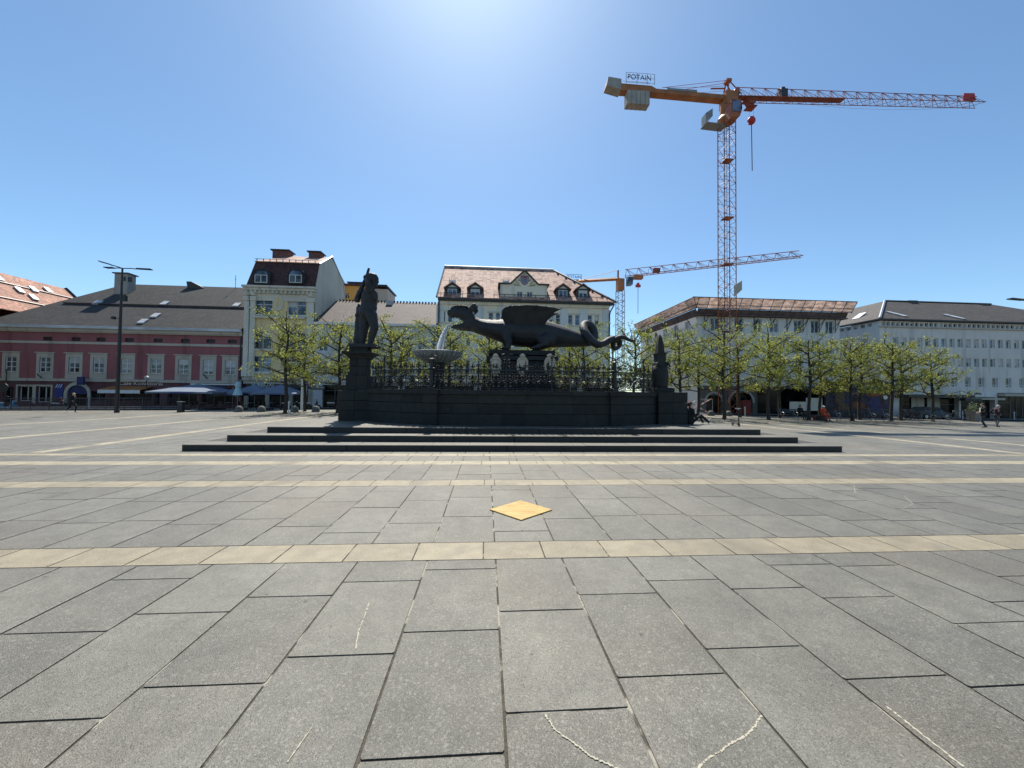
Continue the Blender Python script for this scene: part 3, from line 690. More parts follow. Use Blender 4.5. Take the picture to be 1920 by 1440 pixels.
TAIL = [(1094, 638.5, 11.2, 0), (1104, 639, 10.6, .05), (1113, 634, 10, .18), (1117, 624, 9.4, .34), (1114.5, 612, 9, .42), (1105, 605.5, 8.6, .36), (1096, 610, 8.3, .16), (1093.5, 620, 8.2, -.14), (1097, 632, 8.2, -.36), (1105, 642.5, 8, -.46), (1116, 648, 7.4, -.42), (1128, 645.5, 6.4, -.34), (1139, 639.5, 5.6, -.24), (1150, 635.5, 5.0, -.1), (1160, 635.8, 4.6, .08), (1164.5, 643, 4.4, .2), (1161, 650, 4.2, .24), (1153, 651.5, 4.1, .14), (1148.5, 646, 4.0, -.04), (1150.5, 638.5, 3.9, -.2), (1157, 634.5, 3.7, -.3), (1166, 634.8, 3.2, -.32), (1174, 638.8, 2.6, -.3), (1182, 640.5, 2.0, -.26), (1187.5, 638.5, 1.4, -.22), (1191, 635.5, .7, -.2)]
TAIL = [(x, y, r * (1.0 if i < 12 else 1.22 if i < 24 else 1.1), d) for i, (x, y, r, d) in enumerate(TAIL)]
def catmull(P, n=5):
    out = []
    for i in range(len(P) - 1):
        p0, p1, p2, p3 = P[max(i - 1, 0)], P[i], P[i + 1], P[min(i + 2, len(P) - 1)]
        for j in range(n):
            t = j / n; out.append(tuple(.5 * ((2 * b) + (-a + c) * t + (2 * a - 5 * b + 4 * c - d) * t * t + (-a + 3 * b - 3 * c + d) * t ** 3) for a, b, c, d in zip(p0, p1, p2, p3)))
    return out + [tuple(P[-1])]
T = catmull(TAIL, 3)
body_me = fuse(bm, 'body', 'statue', .034, 2); link('body', body_me, dr, None, True)
mb = MB(); mb.tube([pt(x, y, dv) for x, y, r, dv in catmull(TAIL, 5)], [r * kd * .96 for x, y, r, dv in catmull(TAIL, 5)], 14)
mb.build('tail', 'statue', dr, smooth_=True)
WING = [(947, 618), (946, 606), (941.5, 597), (940, 588), (941.5, 581), (947, 575.5), (957, 573), (973, 572), (990, 571.6), (1006, 572.3), (1020, 573.8), (1036, 576), (1053, 578.7), (1049, 581), (1042, 584.5), (1036, 589), (1031, 594.5), (1026, 601), (1020, 612), (985, 620)]
def pw(x, y, v): u, z = onv(x, y, v if v < VF else VF); return (u, v, z)
def wing(s, dx, dy):
    bm = bmesh.new(); top = []; bot = []
    for x, y in WING:
        f = max(0, (618 - y) / 46); d = .55 + .50 * f ** 1.2
        top.append(bm.verts.new(pw(x + dx * f, y + dy * f, VF + s * (d + .07)))); bot.append(bm.verts.new(pw(x + dx * f, y + dy * f, VF + s * (d - .07))))
    a = bm.faces.new(top); b = bm.faces.new(bot[::-1]); n = len(top)
    for i in range(n): bm.faces.new((top[i], bot[i], bot[(i + 1) % n], top[(i + 1) % n]))
    for i in range(5):                                             # ribs of the wing
        e = WING[[6, 9, 12, 15, 17][i]]; st_ = (955, 612)
        q = []
        for t in range(7):
            x = st_[0] + (e[0] - st_[0]) * t / 6; y = st_[1] + (e[1] - st_[1]) * t / 6 - 3 * math.sin(t / 6 * 3.14); f = max(0, (618 - y) / 46); q.append(pw(x + dx * f, y + dy * f, VF + s * (.55 + .5 * f ** 1.2 + .06)))
        for a_, b_ in zip(q, q[1:]): capsule(bm, a_, b_, .032, .032, 8)
    return fuse(bm, 'wing', 'statue', .03, 1)
link('wing', wing(-1, 0, 0), dr, None, True)
o = link('wing', wing(1, 1.0, 1.0), dr, None, True)
# dragon pedestal
dped = empty('dragon_pedestal', (2.2, VF, 1.4), 'massive dark stone block with pale shields carrying the dragon', 'pedestal')
mb = MB(); px_box(mb, 923, 1037, 676, 742, VF - 1.0, VF + 1.0); mb.build('block', 'darkstone', dped)
mb = MB(); px_box(mb, 912, 1047, 666, 676, VF - 1.12, VF + 1.12); mb.build('cornice', 'darkstone', dped)
mb = MB(); px_box(mb, 917, 1041, 655, 666, VF - 1.05, VF + 1.05); mb.build('plinth', 'darkstone', dped)
mb = MB(); px_box(mb, 918, 1042, 722, 745, VF - 1.1, VF + 1.1); mb.build('foot', 'darkstone', dped)
def cartouche(px, kind):
    V0 = VF - 1.0; c = onv(px, 686, V0); q = V0 / 700
    mb = MB(); pr = [(0, 17), (4, 16.5), (8, 14), (10.5, 8), (11, 0), (10.5, -8), (7.5, -14), (3, -18), (0, -19)]
    full = [(x, z) for x, z in pr] + [(-x, z) for x, z in pr[-2:0:-1]]
    mb.prism([(c[0] + x * q, V0 - .16, c[1] + z * q) for x, z in full], (0, .15, 0))
    mb.prism([(c[0] + x * .78 * q, V0 - .22, c[1] + z * .74 * q - .02) for x, z in full], (0, .07, 0))
    root = mb.build('cartouche', 'crest', dped)
    mb = MB(); mb.lathe([(.001, 0), (4.5 * q, .03), (6 * q, .12), (3 * q, .2), (.001, .22)], (c[0], V0 - .14, c[1] + 13.5 * q), 10); mb.tube([(c[0] + 9.5 * q * math.cos(a), V0 - .2, c[1] + 8 * q + 5 * q * math.sin(a)) for a in [i * math.pi / 8 for i in range(9)]], .035, 6)
    mb.tube([(c[0] + .85 * x * q, V0 - .2, c[1] + .85 * z * q) for x, z in full + full[:1]], .03, 6)
    mb.build('scroll_rim', 'crest', root)
    mb = MB()
    if kind == 0:
        for s in (-1, 1): mb.prism([(c[0] + s * 3.6 * q, V0 - .26, c[1] + 4 * q), (c[0] + s * 5 * q, V0 - .26, c[1] - 1 * q), (c[0] + s * 3.6 * q, V0 - .26, c[1] - 6 * q), (c[0] + s * 2.4 * q, V0 - .26, c[1] - 1 * q)], (0, .045, 0)); mb.box(c[0] + s * 7 * q, c[0] + s * 8.4 * q, V0 - .25, V0 - .2, c[1] - 8 * q, c[1] - 4 * q)
    else:
        mb.tube([(c[0] + x * q, V0 - .235, c[1] + z * q) for x, z in ((-5, -9), (-4, -6), (-1, -5), (1, -6), (4, -5), (5, -8))], [.03, .06, .07, .05, .06, .02], 6)
        if kind == 2: mb.tube([(c[0] + x * q, V0 - .235, c[1] + z * q) for x, z in ((-5, 4), (-5.5, -2), (-4, -6))], .045, 6)
    mb.build('emblem', 'black', root)
for px, kk in ((929, 0), (979, 1), (1030, 2)): cartouche(px, kk)
# bowl, water jet
BVc = VF - .1
bc = onv(821, 662, BVc); q = BVc / 700
bowl = empty('fountain_bowl', (bc[0], BVc, 1.2), 'round pale fluted bowl on a dark stem catching the dragon water', 'fountain bowl')
mb = MB(); zf = lambda y: onv(821, y, BVc)[1]
mb.lathe([(.02, zf(681)), (18 * q, zf(680)), (30 * q, zf(674)), (40 * q, zf(667)), (43.5 * q, zf(663.5)), (45 * q, zf(662)), (45 * q, zf(660.5)), (43 * q, zf(660)), (41 * q, zf(661.5)), (.02, zf(662.2))], (bc[0], BVc, 0), 40)
o = mb.build('basin', 'bowl', bowl, smooth_=False)
fl = MB()
for i in range(28):
    a = 2 * math.pi * i / 28; P = [(bc[0] + r * q * math.cos(a), BVc + r * q * math.sin(a), zf(y)) for r, y in ((19, 680.2), (30.2, 674.2), (40.2, 667.2), (43.6, 663.8))]
    fl.tube(P, [.03, .045, .06, .03], 5)
fl.build('fluting', 'bowl', bowl, kind='stuff')
mb = MB(); mb.lathe([(16 * q, zf(681)), (13 * q, zf(684)), (11.5 * q, zf(700)), (12 * q, zf(720)), (17 * q, zf(726)), (19 * q, zf(745)), (19 * q, zf(752))], (bc[0], BVc, 0), 24); mb.build('stem', 'darkstone', bowl, smooth_=True)
bm = bmesh.new(); r2 = random.Random(5)
for i in range(26):
    a, b = r2.uniform(-1, 1), r2.uniform(-1, 1); P = []
    x0, y0 = 845, 609
    for t in range(9):
        s = t / 8; x = 845 - 5 * s - 17 * s ** .75 + a * (1.2 + 5.2 * s) * (1 if t else .6); y = 608.5 + 53 * s ** 1.55
        x += r2.uniform(-.6, .6) * s; u_, z_ = onv(x, y, VF); P.append((u_, VF + b * (.03 + .16 * s), z_))
    if r2.random() < .5: P = P[:r2.randint(5, 9)]
    for c_, d_ in zip(P, P[1:]): capsule(bm, c_, d_, .028, .030, 6)
for i in range(70):
    a = r2.uniform(0, 6.28); rr = abs(r2.gauss(0, .28)); capsule(bm, (bc[0] - .0 + rr * math.cos(a), BVc + rr * math.sin(a), zf(661.8)), (bc[0] + rr * 1.1 * math.cos(a), BVc + rr * 1.1 * math.sin(a), zf(661.8) + max(.03, .2 - rr * .5) * r2.random()), .025, .012, 6)
bmesh.ops.recalc_face_normals(bm, faces=bm.faces[:]); me = bpy.data.meshes.new('jet'); bm.to_mesh(me); bm.free(); me.materials.append(MT['jet']); me.polygons.foreach_set('use_smooth', [True] * len(me.polygons))
o = link('water_jet', me); tag(o, 'sparkling stream of water falling from the dragon mouth into the bowl', 'water jet', kind='stuff')
# ------------------------------------------------------------------ building helpers
VW = 44.0
def fmap(v): return (lambda a, z, d: (a, v + d, z)), 0.0            # wall facing the square
def lmap(u): return (lambda a, z, d: (u + d, a, z)), rad(-90)       # wall facing left (-u)
def rmap(u): return (lambda a, z, d: (u - d, a, z)), rad(90)        # wall facing right (+u)
def wall(root, mp, a0, a1, z0, z1, ops, m, depth=.22, name='wall', top=None):
    f, rz = mp; A = sorted({a0, a1, *[x for o in ops for x in o[:2] if a0 < x < a1]}); Zs = sorted({z0, z1, *[x for o in ops for x in o[2:4] if z0 < x < z1]})
    mb = MB()
    for i in range(len(A) - 1):
        for j in range(len(Zs) - 1):
            ca, cz = (A[i] + A[i + 1]) / 2, (Zs[j] + Zs[j + 1]) / 2
            if any(o[0] < ca < o[1] and o[2] < cz < o[3] for o in ops): continue
            mb.quad(f(A[i], Zs[j], 0), f(A[i + 1], Zs[j], 0), f(A[i + 1], Zs[j + 1], 0), f(A[i], Zs[j + 1], 0))
    for o in ops:
        l, r, b, t = o[:4]
        mb.quad(f(l, b, 0), f(l, t, 0), f(l, t, depth), f(l, b, depth)); mb.quad(f(r, b, 0), f(r, b, depth), f(r, t, depth), f(r, t, 0))
        mb.quad(f(l, t, 0), f(r, t, 0), f(r, t, depth), f(l, t, depth)); mb.quad(f(l, b, 0), f(l, b, depth), f(r, b, depth), f(r, b, 0))
    return mb.build(name, m, root)
WC = {}
def win_mesh(w, h, style, m):
    key = (round(w, 1), round(h, 1), style, m)
    if key in WC: return WC[key]
    w, h = max(key[0], .2), max(key[1], .2); mb = MB(); t = min(.07, w * .09)
    mb.box(-w / 2, -w / 2 + t, 0, .06, 0, h); mb.box(w / 2 - t, w / 2, 0, .06, 0, h); mb.box(-w / 2 + t, w / 2 - t, 0, .06, 0, t); mb.box(-w / 2 + t, w / 2 - t, 0, .06, h - t, h)
    vx, hz = {'two': ([0], []), 'cross': ([0], [.33, .66]), 'tee': ([0], [.68]), 'trans': ([], [.62]), 'plain': ([], []), 'side': ([.25], []), 'low': ([.22], [.24]), 'four': ([-.25, 0, .25], [.7]), 'shop': ([-.17, .17], [.8])}[style]
    for x in vx: mb.box(x * w - t * .6, x * w + t * .6, -.006, .054, t, h - t)
    for z in hz: mb.box(-w / 2 + t, w / 2 - t, -.003, .05, z * h - t * .5, z * h + t * .5)
    pane = MB(); 
    xs = [-w / 2 + t] + [x * w for x in vx] + [w / 2 - t]; zs = [t] + [z * h for z in hz] + [h - t]
    r = random.Random(hash(str(key)) & 255)
    WC[key] = (mb.mesh('window', m), pane.box(-w / 2 + t * .5, w / 2 - t * .5, .04, .052, t * .5, h - t * .5).mesh('pane', 'glass'), w, h)
    return WC[key]
GL = {}
def window(root, mp, a, zb, w, h, style='two', m='frame', glass_='glass', d=.14, name='window'):
    f, rz = mp; wm, pm, w_, h_ = win_mesh(w, h, style, m)
    x, y, z = f(a, zb, d); sx, sz = w / w_, h / h_
    o = place(name, wm, root, (x, y, z), (sx, 1, sz), (0, 0, rz))
    k = (pm.name, glass_)
    if k not in GL:
        p2 = pm.copy(); p2.materials.clear(); p2.materials.append(MT[glass_]); GL[k] = p2
    p = bpy.data.objects.new('pane', GL[k]); C.objects.link(p); p.parent = o
    if glass_ != 'shopglass' and style != 'shop' and rng.random() < .34:
        fr = rng.choice([.3, .5, .8]); kb_ = ('blind', wm.name, fr)
        if kb_ not in GL: b_ = MB(); b_.box(-w_ / 2 + .05, w_ / 2 - .05, .030, .037, h_ * (1 - fr), h_ - .05); GL[kb_] = b_.mesh('blind', 'blind')
        q = bpy.data.objects.new('blind', GL[kb_]); C.objects.link(q); q.parent = o
    return o
def boxp(root, name, m, x0, x1, y0, y1, z0, z1): mb = MB(); mb.box(x0, x1, y0, y1, z0, z1); return mb.build(name, m, root)
def solid(root, name, m, faces, th=.12):
    mb = MB()
    for f in faces:
        n = (Vector(f[1]) - Vector(f[0])).cross(Vector(f[2]) - Vector(f[0])).normalized()
        if n.z < 0: f = f[::-1]; n = -n
        mb.prism([tuple(Vector(p) - n * th) for p in f], n * th)
    return mb.build(name, m, root)
U = lambda px, y=680, v=VW: onv(px, y, v)[0]
Z = lambda px, y, v=VW: onv(px, y, v)[1]
FM = fmap(VW)
GB = -.8
# ------------------------------------------------------------------ pink building
pb = empty('pink_building', (-40, VW, 0), 'long two storey dusky pink building with dark slate roof and cafe', 'building')
ul, ur = -54.2, U(455); sx_ = 1 / 4
wx = [21, 85, 139.5, 185.5, 238, 293, 344.5, 391, 432]; ax = [87, 140.5, 187.5, 241, 295, 346, 394, 434.5]
zs0, zs1 = Z(238, 700), Z(238, 672); zc0, zc1 = Z(238, 716.5), Z(238, 711.5)
ze0, ze1 = Z(238, 626), Z(238, 617)
ops = [(U(x) - .55, U(x) + .55, zs0, zs1) for x in wx] + [(U(x) - .48, U(x) + .48, Z(x, 638.5 + (x - 87) * .016), Z(x, 631.5 + (x - 87) * .016)) for x in ax]
wall(pb, FM, ul, ur, zc1, ze0, ops, 'pink')
for x in wx:
    o = window(pb, FM, U(x), zs0, 1.1, zs1 - zs0, 'cross', 'frame', d=.05)
    mb = MB(); a = U(x); zt_, zb_ = Z(238, 664.5), zc1 + .02
    for l, r, b, t, d in ((a - .86, a - .56, zb_, zt_, .05), (a + .56, a + .86, zb_, zt_, .05), (a - .56, a + .56, zs1 + .01, zt_, .05), (a - .56, a + .56, zb_, zs0 - .01, .05), (a - 1.0, a + 1.0, zt_, zt_ + .10, .14), (a - .62, a + .62, zs0 - .09, zs0 - .01, .12)): mb.box(l, r, VW - d, VW + .02, b, t)
    sr = mb.build('surround', 'beige', o, world=False)
    for v_ in sr.data.vertices: v_.co = Vector(((v_.co.x - a) / o.scale.x, v_.co.y - VW - .05, (v_.co.z - zs0) / o.scale.z))
for x in ax: boxp(pb, 'attic_vent', 'black', U(x) - .48, U(x) + .48, VW + .15, VW + .2, Z(x, 639 + (x - 87) * .016), Z(x, 631 + (x - 87) * .016))
for za, zb_, d in ((zc0, zc1, .14), (Z(238, 647), Z(238, 642.5), .08), (ze0, ze1, .22), (ze0 + .12, ze1, .34)):
    boxp(pb, 'cornice', 'beige', ul, ur, VW - d, VW + .01, za, zb_)
boxp(pb, 'gutter', 'snow', ul - .2, ur, VW - .62, VW - .30, Z(238, 619), Z(238, 614))
# ground floor
zg = zc0
def px_op(x0, x1, y0, y1): return (U(x0), U(x1), Z((x0 + x1) / 2, y1), Z((x0 + x1) / 2, y0))
gops = [px_op(36, 64, 724, 752), px_op(70, 98, 724, 754), px_op(8, 27, 725, 755), px_op(131, 166, 721, 760), px_op(226, 287, 734, 752), px_op(292, 302, 730, 760), px_op(316, 372, 730, 760), px_op(380, 442, 728, 760), px_op(170, 200, 733, 752)]
gops = [(a, b, max(c, GB + .3), d) for a, b, c, d in gops]
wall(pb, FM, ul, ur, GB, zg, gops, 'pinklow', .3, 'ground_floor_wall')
for i, (a, b, c, d) in enumerate(gops):
    window(pb, FM, (a + b) / 2, c, b - a, d - c, 'plain' if i in (3, 5) else 'shop' if b - a > 2.2 else 'two', 'frame' if i in (0, 1) else 'framedark', 'shopglass', .25, 'shop_window')
for a, b, c, d in gops[:2]:
    mb = MB(); mb.box(a - .16, a, VW - .05, VW + .01, c - .15, d + .16); mb.box(b, b + .16, VW - .05, VW + .01, c - .15, d + .16); mb.box(a, b, VW - .05, VW + .01, d, d + .16); mb.build('shop_surround', 'beige', pb)
a, b, c, d = gops[3]; mb = MB(); cx_ = (a + b) / 2
arc = [(cx_ + 1.35 * math.cos(t), d - 1.05 + 1.35 * math.sin(t)) for t in [i * math.pi / 10 for i in range(11)]]; inn = [(cx_ + 1.06 * math.cos(t), d - 1.05 + 1.0 * math.sin(t)) for t in [i * math.pi / 10 for i in range(11)]]
for i in range(10): mb.prism([(arc[i][0], VW - .1, arc[i][1]), (inn[i][0], VW - .1, inn[i][1]), (inn[i + 1][0], VW - .1, inn[i + 1][1]), (arc[i + 1][0], VW - .1, arc[i + 1][1])], (0, .1, 0))
for s in (-1, 1): mb.box(cx_ + s * 1.06, cx_ + s * 1.35, VW - .1, VW, GB, d - 1.05)
mb.build('arch', 'beige', pb)
mb = MB(); mb.prism([(x, VW + .05, z) for x, z in inn], (0, .1, 0)); mb.build('arch_fascia', 'purple', pb)
# roof of pink building
r0 = onv(236, 535.5, 52.5); r1 = onv(470, 537, 52.5); zr = (r0[1] + r1[1]) / 2; zee = Z(238, 614)
e0 = (ul - .3, VW - .5, zee); e1 = (ur + .05, VW - .5, zee)
solid(pb, 'roof', 'roofdark', [[e0, e1, (ur + .05, 52.5, zr), (r0[0], 52.5, zr)], [e0, (r0[0], 52.5, zr), (ul - .3, 61, zee)], [(r0[0], 52.5, zr), (ur, 52.5, zr), (ur, 61, zee), (ul - .3, 61, zee)]])
zsn = onv(250, 576, 48.3)
mb = MB(); mb.tube([(ul + 4, 47.6, zee + (zr - zee) * 4.1 / 9 + .12), (ur, 47.6, zee + (zr - zee) * 4.1 / 9 + .12)], .09, 5); mb.build('snow_guard', 'copper', pb)
zrv = lambda v: zee + (zr - zee) * (v - VW + .5) / 9.0
for x, y in ((183, 569), (309, 570), (444, 573), (268, 604), (292, 593)):
    v = 47.0 if y < 580 else 45.2; u_, z_ = onv(x, y, v)
    for _ in range(20): v = VW - .5 + 9.0 * (z_ - zee) / (zr - zee); u_, z_ = onv(x, y, v)
    mb = MB(); mb.prism([(u_ - .35, v - .3, zrv(v - .3) + .03), (u_ + .35, v - .3, zrv(v - .3) + .03), (u_ + .35, v + .35, zrv(v + .35) + .05), (u_ - .35, v + .35, zrv(v + .35) + .05)], (0, -.05, .12)); mb.build('skylight', 'snow', pb)
def chimney(root, name, m, x0, x1, y0, y1, v, dv, capm='copper', cap_h=.14):
    a, b = U(x0, y0, v), U(x1, y0, v); zt_, zb_ = Z((x0 + x1) / 2, y0, v), Z((x0 + x1) / 2, y1, v)
    o = boxp(root, name, m, a, b, v, v + dv, zb_, zt_); c = boxp(root, 'chimney_cap', capm, a - .18, b + .18, v - .18, v + dv + .18, zt_, zt_ + cap_h)
    return o
ch = chimney(pb, 'chimney', 'concrete', 215, 240, 513, 560, 50.0, 1.1, 'darkgrey', .12)
for x in (232, 240): boxp(pb, 'flue_opening', 'black', U(x, 520, 50), U(x + 4, 520, 50), 49.97, 50.3, Z(x, 527, 50), Z(x, 519, 50))
mb = MB(); a, z_ = onv(352, 536, 52); mb.prism([(a, 52, z_ - .5), (a + 2.2, 52, z_ - .3), (a + .4, 52, z_ + .6), (a - .2, 52, z_ + .6)], (0, 1, 0)); mb.build('roof_hatch', 'copper', pb)
a, z_ = onv(441.5, 537, 52); mb = MB(); mb.tube([(a, 52, z_ - .3), (a, 52, z_ + 1.5)], .03, 5); mb.lathe([(.02, 0), (.09, .08), (.02, .16)], (a, 52, z_ + .9), 6); mb.build('finial', 'copper', pb)
mb = MB(); mb.tube([(ur - .2, VW - .12, zee), (ur - .2, VW - .12, GB)], .07, 6); mb.build('downpipe', 'copper', pb)
boxp(pb, 'side_wall', 'pink', ul + .01, ur - .01, VW + .32, 60, GB, zee - .15)
# signs on the pink building
def sign(root, txt, size, x, y, m, width_px, d=.03, v=VW, name='sign_lettering'):
    me = text_mesh(txt, size, m, .012, width_px * v / 700 * 1.02); o = place(name, me, root, (U(x, y, v), v - d, Z(x, y, v))); return o
sign(pb, 'Cafe Konditorei', .52, 265, 719.5, 'offwhite', 70)
mb = MB(); mb.box(U(216), U(300), VW - .28, VW, Z(258, 715.5), Z(258, 713.5)); mb.build('sign_ledge', 'beige', pb)
a0_, a1_ = U(212), U(288); zt_, zl = Z(250, 724), Z(250, 731)
mb = MB(); mb.prism([(a0_, VW - .02, zt_), (a0_, VW - 1.5, zl), (a0_, VW - 1.5, zl - .05), (a0_, VW - .02, zt_ - .06)], (a1_ - a0_, 0, 0)); aw = mb.build('awning', 'awning', pb)
boxp(pb, 'awning_valance', 'white', a0_, a1_, VW - 1.53, VW - 1.49, zl - .38, zl - .02)
boxp(pb, 'poster', 'blue', U(106), U(121), VW - .05, VW - .01, Z(113, 745), Z(113, 720))
for i in range(3): mb = MB(); x_ = 106.5 + i * 4.2; mb.prism([(U(x_), VW - .056, Z(x_, 727)), (U(x_ + 1.6), VW - .056, Z(x_, 727)), (U(x_ + 5), VW - .056, Z(x_, 720.5)), (U(x_ + 3.4), VW - .056, Z(x_, 720.5))], (0, .004, 0)); mb.build('poster_stripe', 'offwhite', pb)
boxp(pb, 'projecting_sign', 'purple', U(162), U(174), VW - .9, VW - .7, Z(168, 722), Z(168, 707))
boxp(pb, 'shop_fascia', 'framedark', U(313), U(352), VW - .12, VW - .01, Z(332, 734), Z(332, 725)); sign(pb, 'Die', .5, 322, 730, 'offwhite', 9, .14)
boxp(pb, 'shop_fascia', 'purple', U(366), U(425), VW - .12, VW - .01, Z(395, 732), Z(395, 724)); boxp(pb, 'shop_beam', 'offwhite', U(362), U(448), VW - .3, VW - .01, Z(400, 722), Z(400, 719.5))
for x in (81, 389): mb = MB(); a = U(x); z_ = Z(x, 706); mb.tube([(a - .12, VW - .4, z_ + .25), (a + .08, VW - .06, z_ - .25)], .05, 6); mb.build('wall_lamp', 'black', pb)
# ------------------------------------------------------------------ old red roofed house at far left
rb = empty('red_roof_house', (-60, 46, 0), 'old building with weathered orange red tiled roof at far left', 'building')
zr_ = 15.9
solid(rb, 'roof', 'roofred', [[(-60, 28, zr_), (-60, 57, zr_), (-54.4, 57, 10.6), (-54.4, 28, 10.6)], [(-60, 28, zr_), (-60, 57, zr_), (-66, 57, 9.6), (-66, 28, 9.6)]])
mb = MB(); mb.box(-65.5, -54.7, 28.3, 56.6, GB, 9.6); mb.prism([(-65.5, 56.6, 9.6), (-54.7, 56.6, 9.6), (-54.7, 56.6, 10.4), (-60, 56.6, zr_ - .2)], (0, -.3, 0)); mb.build('wall', 'orange', rb)
mb = MB(); mb.tube([(-60, 57.1, zr_ + .05), (-54.4, 57.1, 10.65)], .22, 4); mb.build('verge', 'copper', rb)
for v, f in ((48.5, .2), (51.5, .3), (53.5, .22), (50.3, .55), (52.5, .75), (49.5, .42)):
    u_ = -60 + 5.6 * f; z_ = zr_ - 5.3 * f; mb = MB(); mb.prism([(u_ - .35, v, z_ + .38), (u_ + .35, v, z_ - .28), (u_ + .35, v + .6, z_ - .28), (u_ - .35, v + .6, z_ + .38)], (.12, 0, .14)); mb.build('skylight', 'snow', rb)
for f in (.3, .72): mb = MB(); u_ = -60 + 5.6 * f; mb.tube([(u_, 28, zr_ - 5.3 * f + .1), (u_, 56.5, zr_ - 5.3 * f + .1)], .09, 4); mb.build('snow_guard', 'copper', rb)

# ------------------------------------------------------------------ yellow house with mansard
yb = empty('yellow_house', (-23.5, VW, 0), 'narrow yellow house with white stucco pilasters and dark mansard roof', 'building')
yl, yr = U(457) + .05, U(588); zc = Z(522, 538.5)
WZ = [(Z(520, 590), Z(520, 560)), (Z(520, 655), Z(520, 622)), (Z(520, 698), Z(520, 668))]
WXS = [482, 499, 545, 562.5]
ops = [(U(x) - .5, U(x) + .5, b, t) for b, t in WZ for x in WXS]
wall(yb, FM, yl, yr, Z(520, 712), zc - 1.6, ops, 'yellow')
for b, t in WZ:
    for x in WXS: window(yb, FM, U(x), b, 1.0, t - b, 'trans', 'frame', 'glassblue')
    for x in ((WXS[0] + WXS[1]) / 2, (WXS[2] + WXS[3]) / 2): boxp(yb, 'window_sill', 'trim', U(x) - 1.3, U(x) + 1.3, VW - .16, VW + .01, b - .2, b - .03)
mb = MB(); mb.box(yl, yr, VW - .05, VW + .02, zc - 1.6, zc - .8); mb.box(yl - .05, yr + .05, VW - .25, VW + .02, zc - .8, zc - .5); mb.box(yl - .1, yr + .15, VW - .5, VW + .02, zc - .5, zc - .22); mb.box(yl - .15, yr + .25, VW - .7, VW + .02, zc - .22, zc)
mb.build('cornice', 'trim', yb)
for i in range(16): boxp(yb, 'bracket', 'trim', yl + .2 + i * .47, yl + .38 + i * .47, VW - .45, VW - .26, zc - .78, zc - .52)
for x0, x1 in ((457, 466), (468, 477.5), (575, 587)):
    mb = MB(); a, b = U(x0), U(x1); zz0, zz1 = Z(466, 706), Z(466, 556); mb.box(a, b, VW - .22, VW, zz0 + 1.2, zz1 - .5); mb.box(a - .08, b + .08, VW - .3, VW, zz0, zz0 + 1.2); mb.box(a - .1, b + .1, VW - .32, VW, zz1 - .5, zz1)
    mb.lathe([(.02, 0), (.3, .1), (.38, .35), (.2, .6), (.25, .8), (.05, 1.0)], ((a + b) / 2, VW - .12, zz1), 8); mb.build('pilaster', 'trim', yb)
mb = MB(); c = onv(522.5, 567, VW); mb.prism([(c[0] + .55 * math.cos(t), VW - .12, c[1] + .95 * math.sin(t)) for t in [i * math.pi / 10 for i in range(20)]], (0, .12, 0)); md = mb.build('medallion', 'trim', yb)
mb = MB(); mb.prism([(c[0] + .32 * math.cos(t), VW - .15, c[1] + .62 * math.sin(t)) for t in [i * math.pi / 10 for i in range(20)]], (0, .04, 0)); mb.build('medallion_field', 'yellow', md, world=True)
boxp(yb, 'balcony_ledge', 'trim', yl + 1.0, yr - 1.0, VW - .35, VW, Z(500, 597), Z(500, 594))
zgf = Z(520, 712); boxp(yb, 'string_course', 'beige', yl, yr, VW - .3, VW + .02, Z(520, 714), Z(520, 708.5)); boxp(yb, 'fascia', 'beige', yl, yr, VW - .08, VW + .02, Z(520, 720), Z(520, 714))
boxp(yb, 'shop_lintel', 'black', yl + .3, yr - .3, VW - .1, VW, Z(520, 728), Z(520, 720)); boxp(yb, 'shop_front', 'shopglass', yl + .5, yr - .5, VW + .15, VW + .25, GB, Z(520, 728))
for a in (yl + .3, yl + 2.6, yr - 2.4, yr - .3): boxp(yb, 'shop_pier', 'beige', a - .2, a + .2, VW - .06, VW + .15, GB, Z(520, 728))
sign(yb, 'SUBBOXI', .62, 493.5, 721.5, 'white', 37, .12); sign(yb, 'eat & drink', .3, 498, 726.8, 'white', 18, .12)
# mansard and gable
VS = 44.35
tl = onv(463, 489, 44.8); tr = onv(590, 497, 44.8); zt_ = (tl[1] + tr[1]) / 2 + .1
rv = 48.3; rz_ = onv(621, 483, rv)[1]; bk = 52.8; zbk = onv(647, 531, bk)[1]
solid(yb, 'mansard', 'roofmansard', [[(yl + .1, VW - .25, zc + .02), (yr, VW - .25, zc + .02), (yr, 44.8, zt_), (yl + .45, 44.8, zt_)], [(yl + .1, VW - .25, zc + .02), (yl + .45, 44.8, zt_), (yl + .45, bk, zt_), (yl + .1, bk, zc)]], .1)
solid(yb, 'roof', 'roofsheet', [[(yl + .4, 44.6, zt_ - .02), (yr, 44.6, zt_ - .02), (yr, rv, rz_), (yl + 2.6, rv, rz_)], [(yl + .4, 44.6, zt_ - .02), (yl + 2.6, rv, rz_), (yl + .4, bk, zbk)], [(yl + 2.6, rv, rz_), (yr, rv, rz_), (yr, bk, zbk), (yl + .4, bk, zbk)]], .1)
mb = MB(); mb.prism([(yr, VW, GB), (yr, VW, zc), (yr, 44.9, zt_ - .05), (yr, rv, rz_ + .08), (yr, bk - .8, zbk), (yr, bk, zbk - 1.8), (yr, bk, GB)], (-.3, 0, 0)); mb.build('gable_wall', 'firewall', yb)
mb = MB(); mb.tube([(yr, 44.9, zt_), (yr, rv, rz_ + .12), (yr, bk - .8, zbk + .05), (yr, bk, zbk - 1.7)], .09, 5); mb.build('gable_flashing', 'steel', yb)
mb = MB()
for i in range(10): a = yl + .7 + i * .72; mb.box(a, a + .06, 44.5, 44.56, zt_ - .05, zt_ + .25)
